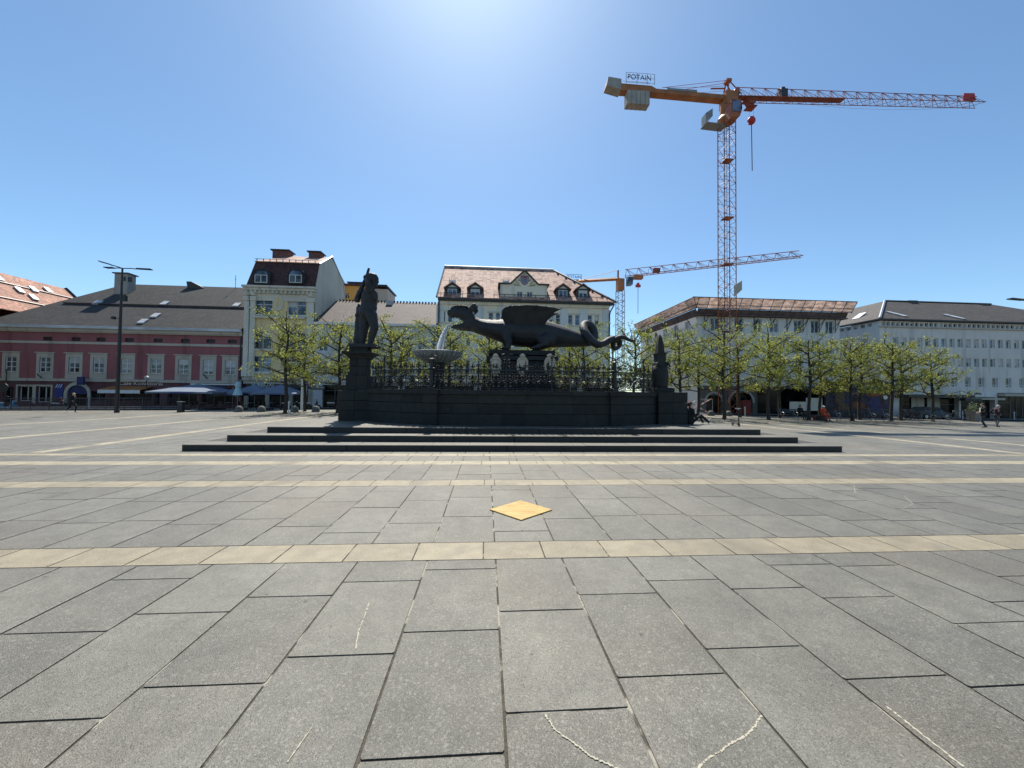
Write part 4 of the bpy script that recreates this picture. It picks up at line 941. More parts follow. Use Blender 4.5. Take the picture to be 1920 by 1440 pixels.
mb.box(yl + .5, yr, 44.48, 44.53, zt_ + .17, zt_ + .21); mb.build('snow_guard', 'copper', yb)
for x in (490.5, 555): 
    a, b = U(x, 520, 43.7), 43.7; zb_, zz_ = Z(x, 531, 43.7), Z(x, 507.5, 43.7); hh = zz_ - zb_
    mb = MB(); pts = [(a - .95, b - .05, zb_ - .1), (a + .95, b - .05, zb_ - .1), (a + .95, b - .05, zb_ + hh * .75), (a + .7, b - .05, zb_ + hh * 1.03), (a, b - .05, zb_ + hh * 1.16), (a - .7, b - .05, zb_ + hh * 1.03), (a - .95, b - .05, zb_ + hh * .75)]; mb.prism(pts, (0, 1.2, 0)); dm = mb.build('dormer', 'roofdark', yb)
    o = window(yb, fmap(b), a, zb_ + .02, 1.36, hh * .64, 'two', 'frame', 'glass', -.13)
    mb = MB(); mb.prism([(a - .66, b - .09, zb_ + hh * .68), (a + .66, b - .09, zb_ + hh * .68), (a + .6, b - .09, zb_ + hh * .86), (a + .3, b - .09, zb_ + hh * .98), (a - .3, b - .09, zb_ + hh * .98), (a - .6, b - .09, zb_ + hh * .86)], (0, .05, 0)); mb.build('fanlight', 'glassblue', yb)
for x0, x1, y0 in ((511, 541, 470), (579, 600, 473)): chimney(yb, 'chimney', 'brick', x0, x1, y0, 492, 47.6, 1.2)
boxp(yb, 'rear_block', 'firewall', yl + .1, yr - .3, VW + .35, bk - .1, GB, zc - .05)
# orange house behind
ob = empty('orange_house', (-22, 62, 0), 'bright orange flat roofed house half hidden behind the yellow house', 'building')
Vb = 60; a, b = U(646, 545, Vb), U(690, 545, Vb); zt_ = Z(660, 536, Vb)
wall(ob, fmap(Vb), a - 3, b, 0, zt_, [(U(648, 545, Vb), U(651, 545, Vb), Z(650, 559, Vb), Z(650, 550, Vb)), (U(652, 545, Vb), U(655, 545, Vb), Z(650, 559, Vb), Z(650, 550, Vb))], 'orange')
for x in (649.5, 653.5): window(ob, fmap(Vb), U(x, 545, Vb), Z(650, 559, Vb), .26, .78, 'plain', 'framedark')
boxp(ob, 'side_block', 'beige', b, b + 3, Vb + .2, Vb + 5, 0, zt_ - .3); boxp(ob, 'roof', 'copper', a - 3.2, b + 3, Vb - .4, Vb + 6, zt_, zt_ + .25); boxp(ob, 'body', 'orange', a - 3, b - .01, Vb + .35, Vb + 6, 0, zt_)
chimney(ob, 'chimney', 'brick', 653, 685, 530.5, 540, Vb + 1, 1)

# ------------------------------------------------------------------ low white house with brown roof
lb = empty('low_white_house', (-13, VW, 0), 'low pale house with plain brown tiled roof behind the statue', 'building')
l0, l1 = yr + .02, U(819.5) - .02; ze = Z(715, 610); zr = onv(715, 566, 50)[1]
WZ = [(Z(715, 660), Z(715, 632)), (Z(715, 706), Z(715, 678))]
xs = [605 + i * 26.5 for i in range(9)]
ops = [(U(x) - .5, U(x) + .5, b, t) for b, t in WZ for x in xs]
wall(lb, FM, l0, l1, Z(715, 716), ze, ops, 'bluewhite')
for b, t in WZ:
    for x in xs: window(lb, FM, U(x), b, 1.0, t - b, 'tee')
boxp(lb, 'gutter', 'white', l0, l1, VW - .5, VW + .02, ze - .1, ze + .15)
solid(lb, 'roof', 'roofbrown', [[(l0, VW - .45, ze + .15), (l1, VW - .45, ze + .15), (l1, 50, zr), (l0 + .02, 50, zr)], [(l0, 50, zr), (l1, 50, zr), (l1, 56, ze), (l0, 56, ze)]])
mb = MB()
for i in range(34): a = l0 + .4 + i * (l1 - l0) / 34; mb.box(a, a + .16, 49.8, 50.2, zr + .02, zr + .14)
mb.build('ridge_tiles', 'roofdark', lb, kind='stuff')
a, z_ = onv(731, 568, 49.3); mb = MB(); mb.box(a - .4, a + .4, 49.0, 49.6, z_ - .3, z_ + .25); mb.build('roof_vent', 'snow', lb)
wall(lb, FM, l0, l1, GB, Z(715, 716), [(l0 + 1, l0 + 5, GB, 2.5), (l0 + 6, l0 + 9.5, GB, 2.5), (l0 + 10.2, l1 - .6, GB, 2.5)], 'bluewhite', .4, 'ground_floor_wall')
for a, b in ((l0 + 1, l0 + 5), (l0 + 6, l0 + 9.5), (l0 + 10.2, l1 - .6)): window(lb, FM, (a + b) / 2, GB, b - a, 2.5 - GB, 'shop', 'framedark', 'shopglass', .3, 'shop_window')
boxp(lb, 'sign_board', 'black', U(583), U(611), VW - .1, VW, Z(597, 730), Z(597, 724)); sign(lb, 'GOLDSCHMIEDE', .3, 597, 727, 'offwhite', 23, .13)
boxp(lb, 'string_course', 'bluewhite', l0, l1, VW - .2, VW, Z(715, 718), Z(715, 713))

# ------------------------------------------------------------------ cream house with painted gable
cb = empty('cream_house', (4.5, VW, 0), 'large cream house with tan tiled roof, dormers and painted coat of arms', 'building')
c0, c1 = U(820), U(1142, 571); ze = Z(984, 568)
rows = [(Z(984, 607), Z(984, 588)), (Z(984, 652), Z(984, 630)), (Z(984, 702), Z(984, 678))]
xs = [836, 870, 926, 961, 1006, 1039, 1075.5, 1112]
ops = []
for b, t in rows:
    for x in xs:
        for s in (-1, 1): ops.append((U(x) + s * .42 - .27, U(x) + s * .42 + .27, b, t))
wall(cb, FM, c0, c1, Z(984, 720), ze, ops, 'cream')
for b, t in rows:
    for x in xs:
        for s in (-1, 1): window(cb, FM, U(x) + s * .42, b, .54, t - b, 'trans', 'frame', 'glassblue')
        mb = MB(); a = U(x); mb.box(a - .85, a + .85, VW - .05, VW + .01, t + .02, t + .22); mb.build('window_head', 'trim', cb); mb = MB(); mb.box(a - .8, a + .8, VW - .12, VW + .01, b - .16, b - .03); mb.build('window_sill', 'trim', cb)
for x in (824, 853, 899, 943, 984, 1022, 1057, 1094, 1136): boxp(cb, 'wall_panel', 'creampil', U(x) - .45, U(x) + .45, VW - .04, VW + .01, Z(984, 715), ze - .55)
mb = MB(); mb.box(c0, c1 + .4, VW - .55, VW + .05, ze - .05, ze + .28); mb.build('gutter', 'copper', cb)
boxp(cb, 'cornice', 'cream', c0, c1, VW - .2, VW + .01, ze - .42, ze - .06)
boxp(cb, 'side_block', 'cream', c0 + .01, c1 - .01, VW + .5, 58, GB, ze - .06)
wall(cb, FM, c0, c1, GB, Z(984, 720), [(c0 + 1 + i * 4.1, c0 + 4.3 + i * 4.1, GB, 2.6) for i in range(5)], 'beige', .35, 'ground_floor_wall')
for i in range(5): window(cb, FM, c0 + 2.65 + i * 4.1, GB, 3.3, 2.6 - GB, 'shop', 'framedark', 'shopglass', .25, 'shop_window')
rv = 50.8; zrr = onv(935, 504, rv)[1]; ra = onv(832, 501, rv)[0]; rb_ = onv(1038, 508, rv)[0]; zq = ze + .26
A0, A1 = c0 - .15, c1 + .65
solid(cb, 'roof', 'rooftan', [[(A0, VW - .6, zq), (A1, VW - .6, zq), (rb_, rv, zrr), (A0 + .05, rv, zrr)], [(A1, VW - .6, zq), (A1, 58.3, zq), (rb_, rv, zrr)], [(A0 + .05, rv, zrr), (rb_, rv, zrr), (A1, 58.3, zq), (A0, 58.3, zq)]])
mb = MB(); mb.prism([(c0 + .1, VW, ze), (c0 + .1, 58, ze), (c0 + .1, rv, zrr - .2)], (.25, 0, 0)); mb.build('gable_wall', 'cream', cb)
mb = MB(); mb.tube([(A0, rv, zrr + .1), (rb_, rv, zrr + .1)], .16, 6); mb.build('ridge', 'snow', cb)
mb = MB(); mb.tube([(rb_, rv, zrr + .05), (A1, VW - .6, zq + .05)], .12, 5); mb.tube([(A0, VW - .6, zq), (A0 + .05, rv, zrr)], .1, 5); mb.build('hip_ridge', 'copper', cb)
roofz = lambda v: zq + (zrr - zq) * (v - VW + .6) / (rv - VW + .6)
for i in range(6):
    t = (i + .8) / 7; p = Vector((rb_, rv, zrr)).lerp(Vector((A1, VW - .6, zq)), t); boxp(cb, 'snow_hook', 'copper', p.x - .45, p.x - .2, p.y - .3, p.y - .1, p.z - .35, p.z - .05)
mb = MB(); mb.tube([(c0, VW - .15, roofz(VW - .15) + .3), (c1, VW - .15, roofz(VW - .15) + .3)], .03, 4)
for i in range(17): a = c0 + .3 + i * (c1 - c0 - .6) / 16; mb.box(a - .03, a + .03, VW - .18, VW - .12, roofz(VW - .15), roofz(VW - .15) + .32)
mb.build('snow_guard', 'copper', cb)
for x in (848, 891, 1055.5, 1093):
    vd = VW + .25; a = U(x, 550, vd); zb_, zt_ = Z(x, 560.5 + (x - 848) * .012, vd), Z(x, 541 + (x - 848) * .012, vd); zp = Z(x, 530.5 + (x - 848) * .012, vd)
    mb = MB(); hw = .78; mb.prism([(a - hw, vd, zb_ - .2), (a + hw, vd, zb_ - .2), (a + hw, vd, zt_ + .1), (a, vd, zp - .12), (a - hw, vd, zt_ + .1)], (0, 3.2, 0)); dm = mb.build('dormer', 'copper', cb)
    mb = MB()
    for s in (-1, 1): mb.prism([(a, vd - .25, zp), (a + s * (hw + .22), vd - .25, zt_ - .02), (a + s * (hw + .22), vd - .25, zt_ + .08), (a, vd - .25, zp + .12)], (0, 3.4, 0))
    mb.build('dormer_roof', 'rooftan', cb)
    mb = MB(); mb.prism([(a - .55, vd - .03, zt_ + .16), (a + .55, vd - .03, zt_ + .16), (a, vd - .03, zp - .2)], (0, .02, 0)); mb.build('dormer_gable', 'trim', cb)
    window(cb, fmap(vd), a, zb_, 1.06, (zt_ - zb_) * .96, 'two', 'frame', 'glassblue', -.05)
# central gable
vg = VW - .03; gl_, gr_ = U(938, 540, vg), U(1026, 540, vg); gm = U(983.5, 540, vg); zs_ = Z(984, 534, vg); za_ = Z(984, 508.5, vg); hl, hr = U(957, 540, vg), U(1009, 540, vg)
wall(cb, fmap(vg), gl_, gr_, ze + .28, zs_, [(U(968) - .02, U(978), Z(984, 561), Z(984, 547.5)), (U(986.5), U(997), Z(984, 561), Z(984, 547.5))], 'cream', .2, 'gable_front')
for x in (973, 991.7): window(cb, fmap(vg), U(x), Z(984, 561), U(978) - U(968), Z(984, 547.5) - Z(984, 561), 'two', 'frame', 'glassblue')
mb = MB(); mb.prism([(hl, vg, zs_), (hr, vg, zs_), (gm, vg, za_)], (0, .25, 0)); mb.build('gable_top', 'cream', cb)
mb = MB(); mb.box(gl_, gl_ + .12, vg + .02, vg + 3, ze + .2, zs_); mb.box(gr_ - .12, gr_, vg + .02, vg + 3, ze + .2, zs_); mb.build('gable_side', 'copper', cb)
mb = MB()
for p, q in (((gl_ - .25, zs_), (hl, zs_)), ((hl, zs_), (gm, za_)), ((gm, za_), (hr, zs_)), ((hr, zs_), (gr_ + .25, zs_))):
    d = Vector((q[0] - p[0], 0, q[1] - p[1])).normalized(); nrm = Vector((-d.z, 0, d.x)) * .14
    mb.prism([(p[0], vg - .2, p[1]), (q[0], vg - .2, q[1]), (q[0] + nrm.x, vg - .2, q[1] + nrm.z), (p[0] + nrm.x, vg - .2, p[1] + nrm.z)], (0, 4.2, 0))
mb.build('gable_roof', 'copper', cb)
# painted coat of arms (flat paint on the gable)
cc = (gm, Z(984, 525, vg)); q = VW / 700
def paint(poly, m, d): mb = MB(); mb.prism([(cc[0] + x * q, vg - d, cc[1] + z * q) for x, z in poly], (0, .004, 0)); return mb.build('painted_crest', m, cb)
MT['crestred'] = mat('painted crest red', (.30, .14, .17), .9, .3, 6); MT['crestblue'] = mat('painted crest slate', (.20, .22, .30), .9, .25, 6); MT['crestgold'] = mat('painted crest gold', (.45, .38, .20), .9, .3, 6); MT['crestpink'] = mat('painted crest pale', (.48, .36, .38), .9, .2, 6)
paint([(-8, -3), (-8, 7), (-6, 8.5), (6, 8.5), (8, 7), (8, -3), (5, -8), (0, -10), (-5, -8)], 'crestred', .010)
paint([(-6, -2), (-6, 5), (6, 5), (6, -2), (4, -6.5), (0, -8.5), (-4, -6.5)], 'crestpink', .016)
paint([(-4.5, -2), (-4.5, 2.5), (4.5, 2.5), (4.5, -2), (3, -5.5), (0, -7.5), (-3, -5.5)], 'crestblue', .022)
paint([(-4, 4), (-1, 6), (4, 4), (3, 1), (1, 3)], 'crestred', .026)
paint([(-2.5, 10), (2.5, 10), (3, 12.5), (1.3, 11.5), (0, 13.5), (-1.3, 11.5), (-3, 12.5)], 'crestgold', .010)
for s in (-1, 1):
    paint([(s * 9, -7), (s * 13, -4), (s * 18, -.5), (s * 16, -5), (s * 11, -8.5)][::s], 'crestgold', .010); paint([(s * 9, -10), (s * 15, -7.5), (s * 20, -7.5), (s * 21, -10.5), (s * 14, -12), (s * 6, -12)][::s], 'crestgold', .014)
    paint([(s * 8.5, -2), (s * 10, 3), (s * 12, -2.5)][::s], 'crestred', .018)
for x, y in ((848, 527.5), (949, 529)):
    a, z_ = onv(x, y, 46.0); mb = MB(); mb.box(a - .42, a + .42, 46, 46.5, z_ - .5, z_ + .15)
    for t in range(4): mb.box(a - .38 + t * .22, a - .30 + t * .22, 46.1, 46.2, z_ + .15, z_ + .42)
    mb.build('roof_vent', 'white', cb)
mb = MB(); mb.tube([(c0 + .1, VW - .2, ze), (c0 + .1, VW - .2, GB)], .08, 6); mb.tube([(c1 + .5, VW - .5, ze + .05), (c1 + .1, VW - .2, ze - .8), (c1 + .02, VW - .15, ze - 1.2), (c1 + .02, VW - .15, GB)], .08, 6); mb.build('downpipe', 'copper', cb)
# ------------------------------------------------------------------ corner house with boarded eaves
kb = empty('corner_house', (36, VW, 0), 'white corner house under construction with slanted wooden boarding round its eaves', 'building')
k0, k1 = U(1309, 590), U(1574, 600); zt_ = Z(1305, 562.5); zm = Z(1305, 580); zb_ = Z(1305, 592)
fr = [1341, 1391, 1424, 1454, 1497, 1529]
xs = [1341, 1386, 1421, 1452, 1497, 1529, 1556]
rows = [(Z(1400, 622), Z(1400, 598)), (Z(1400, 660), Z(1400, 636)), (Z(1400, 700), Z(1400, 676))]
ops = [(U(x) - .55, U(x) + .55, b, t) for b, t in rows for x in xs]
wall(kb, FM, k0, k1, Z(1400, 724), zb_, ops, 'offwhite')
for b, t in rows:
    for x in xs: window(kb, FM, U(x), b, 1.1, t - b, 'two', 'frame', 'glass')
LM = lmap(k0); lx = [46.5, 49.5, 52.5, 55.5, 58.5]
ops = [(v - .55, v + .55, b, t) for b, t in rows for v in lx]
wall(kb, LM, VW, 61, GB, zb_, ops, 'offwhite', .22, 'side_wall')
for b, t in rows:
    for v in lx: window(kb, LM, v, b, 1.1, t - b, 'two', 'frame', 'glass')
boxp(kb, 'block', 'offwhite', k0 + .35, k1 - .02, VW + .6, 60, GB, zb_ - .05)
wall(kb, FM, k0, k1, GB, Z(1400, 724), [(k0 + 1, k0 + 3, GB, 1.8), (k0 + 4, k0 + 7, GB, 2.2), (k0 + 7.6, k1 - .6, GB, 2.75)], 'stonebase', .5, 'ground_floor_wall')
for a, b, t in ((k0 + 1, k0 + 3, 1.8), (k0 + 4, k0 + 7, 2.2), (k0 + 7.6, k1 - .6, 2.75)): boxp(kb, 'opening', 'shopglass', a, b, VW + .4, VW + .45, GB, t)
for a, b, t in ((k0 + 1, k0 + 3, 1.8), (k0 + 4, k0 + 7, 2.2)):
    mb = MB(); cx_ = (a + b) / 2; R_ = (b - a) / 2
    for i in range(8):
        t0, t1 = i * math.pi / 8, (i + 1) * math.pi / 8; f = lambda r, t_: (cx_ + r * math.cos(t_), VW - .08, t - R_ + .25 + r * math.sin(t_)); mb.prism([f(R_ + .25, t0), f(R_, t0), f(R_, t1), f(R_ + .25, t1)], (0, .08, 0))
    mb.build('arch', 'beige', kb)
OUT = 1.25
def board(p0, p1, name, m, n, th, lo, hi, out_lo, out_hi, nrm, gap=.03):
    p0, p1 = Vector(p0), Vector(p1); nrm = Vector(nrm)
    for i in range(n):
        a = p0.lerp(p1, i / n); b = p0.lerp(p1, (i + 1) / n); d = (b - a).normalized() * gap
        q = [a + d + nrm * out_lo, b - d + nrm * out_lo, b - d + nrm * out_hi, a + d + nrm * out_hi]
        pts = [Vector((q[0].x, q[0].y, lo)), Vector((q[1].x, q[1].y, lo)), Vector((q[2].x, q[2].y, hi)), Vector((q[3].x, q[3].y, hi))]
        mb = MB(); mb.prism(pts, nrm * -th); mb.build(name, m, kb)
kf0, kf1 = k0 - .1, k1 + .1
board((kf0 - .5, VW, 0), (kf1 + 1.0, VW, 0), 'boarding_panel', 'wood', 15, .05, zm + .1, zt_, .55, OUT, (0, -1, 0))
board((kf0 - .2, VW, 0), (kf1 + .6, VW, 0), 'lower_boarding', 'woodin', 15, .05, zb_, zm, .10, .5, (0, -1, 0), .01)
board((k0, VW - .6, 0), (k0, 61, 0), 'boarding_panel', 'wood', 11, .05, zm + .1, zt_, .55, OUT, (-1, 0, 0))
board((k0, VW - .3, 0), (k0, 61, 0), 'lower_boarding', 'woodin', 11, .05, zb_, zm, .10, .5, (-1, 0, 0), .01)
for nm, m_, lo, hi, ol, oh in (('boarding_panel', 'wood', zm + .1, zt_, .55, OUT),):
    a0, a1 = Vector((k0 - ol - .02, VW - .58, lo)), Vector((kf0 - .48, VW - ol - .02, lo)); a2, a3 = Vector((kf0 - .48, VW - oh, hi)), Vector((k0 - oh, VW - .58, hi)); mid0, mid1 = Vector((k0 - ol, VW - ol, lo)), Vector((k0 - oh, VW - oh, hi))
    mb = MB(); mb.prism([a0, mid0, mid1, a3], (.05, 0, 0)); mb.build(nm, m_, kb); mb = MB(); mb.prism([mid0, a1, a2, mid1], (0, .05, 0)); mb.build(nm, m_, kb)
mb = MB()
for z_, o_ in ((zt_ + .03, OUT + .04), (zm + .45, .72), (zm + .05, .58)):
    mb.tube([(kf0 - o_, VW - o_, z_), (kf1 + 1.0, VW - o_, z_)], .05, 4); mb.tube([(k0 - o_, VW - o_, z_), (k0 - o_, 61, z_)], .05, 4)
for i in range(16): a = kf0 - .5 + i * (kf1 + 1.5 - kf0) / 15; mb.tube([(a, VW - .5, zm - .1), (a, VW - OUT - .05, zt_ + .05)], .045, 4)
mb.build('boarding_rail', 'darkgrey', kb)
boxp(kb, 'deck', 'woodin', k0 - .6, k1 + .6, VW - .55, VW + .6, zb_ - .02, zb_ + .12)
for i in range(9):
    a = k0 + .8 + i * (k1 - k0 - 1.4) / 8
    mb = MB(); mb.tube([(a, VW - .05, zb_ - 1.7), (a, VW - .05, zb_)], .04, 4); mb.tube([(a, VW - .06, zb_ - 1.5), (a - .1, VW - 1.0, zb_ - .05)], .04, 4); mb.tube([(a, VW - .06, zb_ - .9), (a + .25, VW - .5, zb_ - .1)], .03, 4); mb.tube([(a - .35, VW - .05, zb_ - 1.2), (a, VW - .6, zb_ - .5)], .03, 4); mb.build('bracket', 'darkgrey', kb)
for i in range(5): a = VW + 1 + i * 3; mb = MB(); mb.tube([(k0 - .06, a, zb_ - 1.5), (k0 - 1.0, a, zb_ - .05)], .045, 4); mb.build('bracket', 'darkgrey', kb)
boxp(kb, 'roof', 'roofbrown', k0 + .3, k1 - .3, VW + .5, 60, zb_ + .1, zb_ + .5)
boxp(kb, 'canopy', 'purple', k0 + 7.4, k1 + .5, VW - 1.2, VW - .02, 2.75, 3.05)
# ------------------------------------------------------------------ pale modern block at the right
nb = empty('pale_corner_block', (60, VW, 0), 'long pale stone block with dark hipped roof and small square windows at right', 'building')
n0, n1 = U(1649, 600), 82.0; ze = Z(1649, 600.5); za1 = ze - .05; za0 = Z(1700, 613); 
NF = fmap(VW)
xa = [1656.5 + i * 8.95 for i in range(46)]
att = [(U(x, 608) - .24, U(x, 608) + .24, za0 + .12, za1 - .12) for x in xa if U(x, 608) < n1 - .5]
wall(nb, NF, n0, n1, za0, za1, att, 'rightwall', .2, 'attic_wall')
for i, o in enumerate(att): window(nb, NF, (o[0] + o[1]) / 2, o[2], .48, o[3] - o[2], 'plain', 'frame', 'glass', .12)
boxp(nb, 'attic_sill', 'beige', n0 - .1, n1, VW - .18, VW + .02, za0 - .12, za0 + .05)
R1 = (Z(1870, 653.5), Z(1870, 637)); R2 = (Z(1870, 689), Z(1870, 673)); R3 = (Z(1870, 726.5), Z(1870, 708.5))
wx1 = [1680 + i * 15.1 for i in range(26)]; wx3 = [1687 + i * 25.4 for i in range(16)]
ops = [(U(x) - .36, U(x) + .36, *R1) for x in wx1 if U(x) < n1 - 1] + [(U(x) - .36, U(x) + .36, *R2) for x in wx1 if U(x) < n1 - 1] + [(U(x) - .42, U(x) + .42, *R3) for x in wx3 if U(x) < n1 - 1]
zg = Z(1800, 735)
wall(nb, NF, n0, n1, zg, za0, ops, 'rightwall', .25)
for o in ops:
    low = o[2] == R3[0]; w_ = window(nb, NF, (o[0] + o[1]) / 2, o[2], o[1] - o[0], o[3] - o[2], 'low' if low else 'side', 'frame', 'glassblue' if rng.random() < .3 else 'glass', .10)
LM = lmap(n0); lv = [45.2 + i * .95 for i in range(14)]
att = [(v - .3, v + .3, za0 + .12, za1 - .12) for v in lv]
wall(nb, LM, VW, 60, za0, za1, att, 'rightwall', .2, 'attic_side_wall')
for o in att: window(nb, LM, (o[0] + o[1]) / 2, o[2], .6, o[3] - o[2], 'plain', 'frame', 'glass', .12)
ops = [(v - .4, v + .4, *r) for r in (R1, R2, R3) for v in (46, 48.5, 51, 53.5, 56)]
wall(nb, LM, VW, 60, GB, za0, ops, 'rightwall', .25, 'side_wall')
for o in ops: window(nb, LM, (o[0] + o[1]) / 2, o[2], .8, o[3] - o[2], 'side', 'frame', 'glass', .1)
boxp(nb, 'block', 'rightwall', n0 + .3, n1, VW + .9, 60, GB, za1 - .02)
mb = MB(); mb.box(n0 - .5, n1, VW - .5, VW + .1, ze, ze + .16); mb.box(n0 - .5, n0 + .1, VW + .1, 60, ze, ze + .16); mb.build('eaves', 'copper', nb)
rp = onv(1659, 564.5, 50.3); rq = onv(1858, 573, 50.3); zr = rp[1]; E = ze + .16; e_ = n0 - .5
solid(nb, 'roof', 'roofright', [[(e_, VW - .5, E), (rq[0] + 9, VW - .5, E), (rq[0], 50.3, zr), (rp[0], 50.3, zr)], [(e_, VW - .5, E), (rp[0], 50.3, zr), (rp[0], 66, zr), (e_, 66, E)], [(rq[0] + 9, VW - .5, E), (rq[0] + 9, 58, E), (rq[0], 50.3, zr)], [(rp[0], 50.3, zr), (rq[0], 50.3, zr), (rq[0] + 9, 58, E), (rp[0], 58, E)]])
mb = MB(); mb.tube([(e_, VW - .5, E + .05), (rp[0], 50.3, zr + .05)], .14, 5); mb.build('hip_ridge', 'steel', nb)
mb = MB(); mb.tube([(rp[0], 50.3, zr + .05), (rq[0], 50.3, zr + .05)], .12, 5); mb.build('ridge', 'copper', nb)
for x in (1710, 1845): a, z_ = onv(x, 567 + (x - 1710) * .045, 50); boxp(nb, 'roof_hatch', 'copper', a - .7, a + .7, 49.8, 50.8, z_ - .4, z_ + .25)
rzf = lambda v: E + (zr - E) * (v - VW + .5) / 6.8
for x, y in ((1680, 590), (1788, 595)):
    v = 46.2; u_, z_ = onv(x, y, v)
    for _ in range(20): v = VW - .5 + 6.8 * (z_ - E) / (zr - E); u_, z_ = onv(x, y, v)
    mb = MB(); mb.prism([(u_ + .2, v - .7, rzf(v - .7) + .03), (u_ + .75, v - .7, rzf(v - .7) + .03), (u_ - .1, v + .75, rzf(v + .75) + .03), (u_ - .65, v + .75, rzf(v + .75) + .03)], (0, -.06, .1)); mb.build('roof_window', 'snow', nb)
for v in (48, 53): 
    u_ = e_ + 2.6; z_ = E + (zr - E) * 2.6 / (rp[0] - e_); mb = MB(); mb.prism([(u_ - .6, v, z_ - .35), (u_ + .6, v, z_ + .5), (u_ + .6, v + 1, z_ + .5), (u_ - .6, v + 1, z_ - .35)], (-.07, 0, .1)); mb.build('roof_window', 'snow', nb)
# shop level of the right block
wall(nb, NF, n0, n1, GB, zg, [(U(1690), U(1797), GB, 2.1), (U(1800), U(1864), GB, 2.0), (U(1869), n1 - .5, GB, 2.6)], 'rightwall', .6, 'shop_wall')
for a, b, t in ((U(1690), U(1797), 2.1), (U(1800), U(1864), 2.0), (U(1869), n1 - .5, 2.6)):
    n = max(2, int((b - a) / 2.4))
    for i in range(n): window(nb, NF, a + (b - a) * (i + .5) / n, GB, (b - a) / n - .02, t - GB, 'shop' if i % 2 else 'trans', 'framedark', 'shopglass', .5, 'shop_window')
boxp(nb, 'shop_awning', 'black', U(1676), U(1797), VW - 1.6, VW - .02, Z(1740, 745.5), Z(1740, 740))
boxp(nb, 'shop_awning', 'black', U(1768), U(1797), VW - 2.2, VW - 1.6, Z(1780, 751), Z(1780, 746.5))
boxp(nb, 'sign_fascia', 'offwhite', U(1798), U(1866), VW - .12, VW - .01, Z(1830, 744), Z(1830, 735.5))
boxp(nb, 'shop_canopy', 'beige', U(1800), U(1862), VW - 1.1, VW - .02, Z(1830, 749.5), Z(1830, 746))
boxp(nb, 'shop_canopy', 'beige', U(1867), n1, VW - .8, VW - .02, Z(1890, 743), Z(1890, 738))
mb = MB(); a, z_ = onv(1817, 738.5, VW - .13); mb.prism([(a + .26 * math.cos(t), VW - .2, z_ + .26 * math.sin(t)) for t in [i * math.pi / 10 for i in range(20)]], (0, .06, 0)); mb.build('sign_roundel', 'blue', nb)
sign(nb, '2', .42, 1817, 738.7, 'white', 3.2, .22); sign(nb, 'ZIMMER', .34, 1830.5, 738.5, 'blue', 17, .15)
for x0 in (1728, 1758): mb = MB(); a, z_ = onv(x0, 752, VW); mb.prism([(a + .9 * math.cos(t), VW + .42, GB + 2.4 + .9 * math.sin(t)) for t in [i * math.pi / 8 for i in range(9)]] + [(a - .9, VW + .42, GB), (a + .9, VW + .42, GB)], (0, .04, 0)); mb.build('interior_arch', 'beige', nb)
# ------------------------------------------------------------------ tower cranes
def lattice(mb, p0, p1, ex, ey, half, n, rc, rb_, zig=True, taper=1.0):
    p0, p1, ex, ey = Vector(p0), Vector(p1), Vector(ex), Vector(ey); cr_ = [(-1, -1), (1, -1), (1, 1), (-1, 1)]
    for a, b in cr_: mb.tube([p0 + ex * a * half + ey * b * half, p1 + ex * a * half * taper + ey * b * half * taper], rc, 4)
    for i in range(n):
        q0 = p0.lerp(p1, i / n); q1 = p0.lerp(p1, (i + 1) / n); h0 = half * (1 + (taper - 1) * i / n); h1 = half * (1 + (taper - 1) * (i + 1) / n)
        for k in range(4):
            a, b = cr_[k], cr_[(k + 1) % 4]
            A = q0 + ex * a[0] * h0 + ey * a[1] * h0; B = q1 + ex * b[0] * h1 + ey * b[1] * h1; A2 = q1 + ex * a[0] * h1 + ey * a[1] * h1; B2 = q0 + ex * b[0] * h0 + ey * b[1] * h0
            if i % 2: mb.tube([A, B], rb_, 3, False)
            else: mb.tube([B2, A2], rb_, 3, False)
            if i % 4 == 0: mb.tube([A, B2], rb_, 3, False)
def tri_jib(mb, p0, p1, hgt, wid, n, rc, rb_, diag=True):
    p0, p1 = Vector(p0), Vector(p1); d = (p1 - p0).normalized(); sd_ = Vector((-d.y, d.x, 0)).normalized() * wid / 2; up = Vector((0, 0, hgt))
    L = [(p0 + sd_, p1 + sd_), (p0 - sd_, p1 - sd_)]
    for a, b in L: mb.tube([a, b], rc, 4)
    mb.tube([p0 + up, p0.lerp(p1, .985) + up * .75], rc, 4)
    for i in range(n):
        t0, t1 = i / n, (i + 1) / n; apex = p0.lerp(p1, t0 + .15 / n) + up * (1 - .25 * t0)
        for a, b in L:
            mb.tube([a.lerp(b, t0), apex], rb_, 3, False); mb.tube([apex, a.lerp(b, t0 + .55 / n)], rb_, 3, False); mb.tube([apex, a.lerp(b, t1)], rb_, 3, False)
        mb.tube([L[0][0].lerp(L[0][1], t0), L[1][0].lerp(L[1][1], t0)], rb_, 3, False); mb.tube([L[0][0].lerp(L[0][1], t0), L[1][0].lerp(L[1][1], t1)], rb_, 3, False)
    return d, sd_, up
def rope(a, b, sag=0, n=8): a, b = Vector(a), Vector(b); return [a.lerp(b, i / n) - Vector((0, 0, sag * 4 * (i / n) * (1 - i / n))) for i in range(n + 1)]
MV = 42.0
def cpt(px, py, v): u, z = onv(px, py, v); return Vector((u, v, z))
mu = onv(1363, 400, MV)[0]
cr1 = empty('tower_crane', (mu, MV, gz(mu, MV)), 'tall orange tower crane standing in front of the boarded corner house', 'crane', 'tower cranes over the square')
zslew = onv(1361, 228, MV)[1]; rt = rad(27); ex = (math.cos(rt), math.sin(rt), 0); ey = (-math.sin(rt), math.cos(rt), 0)
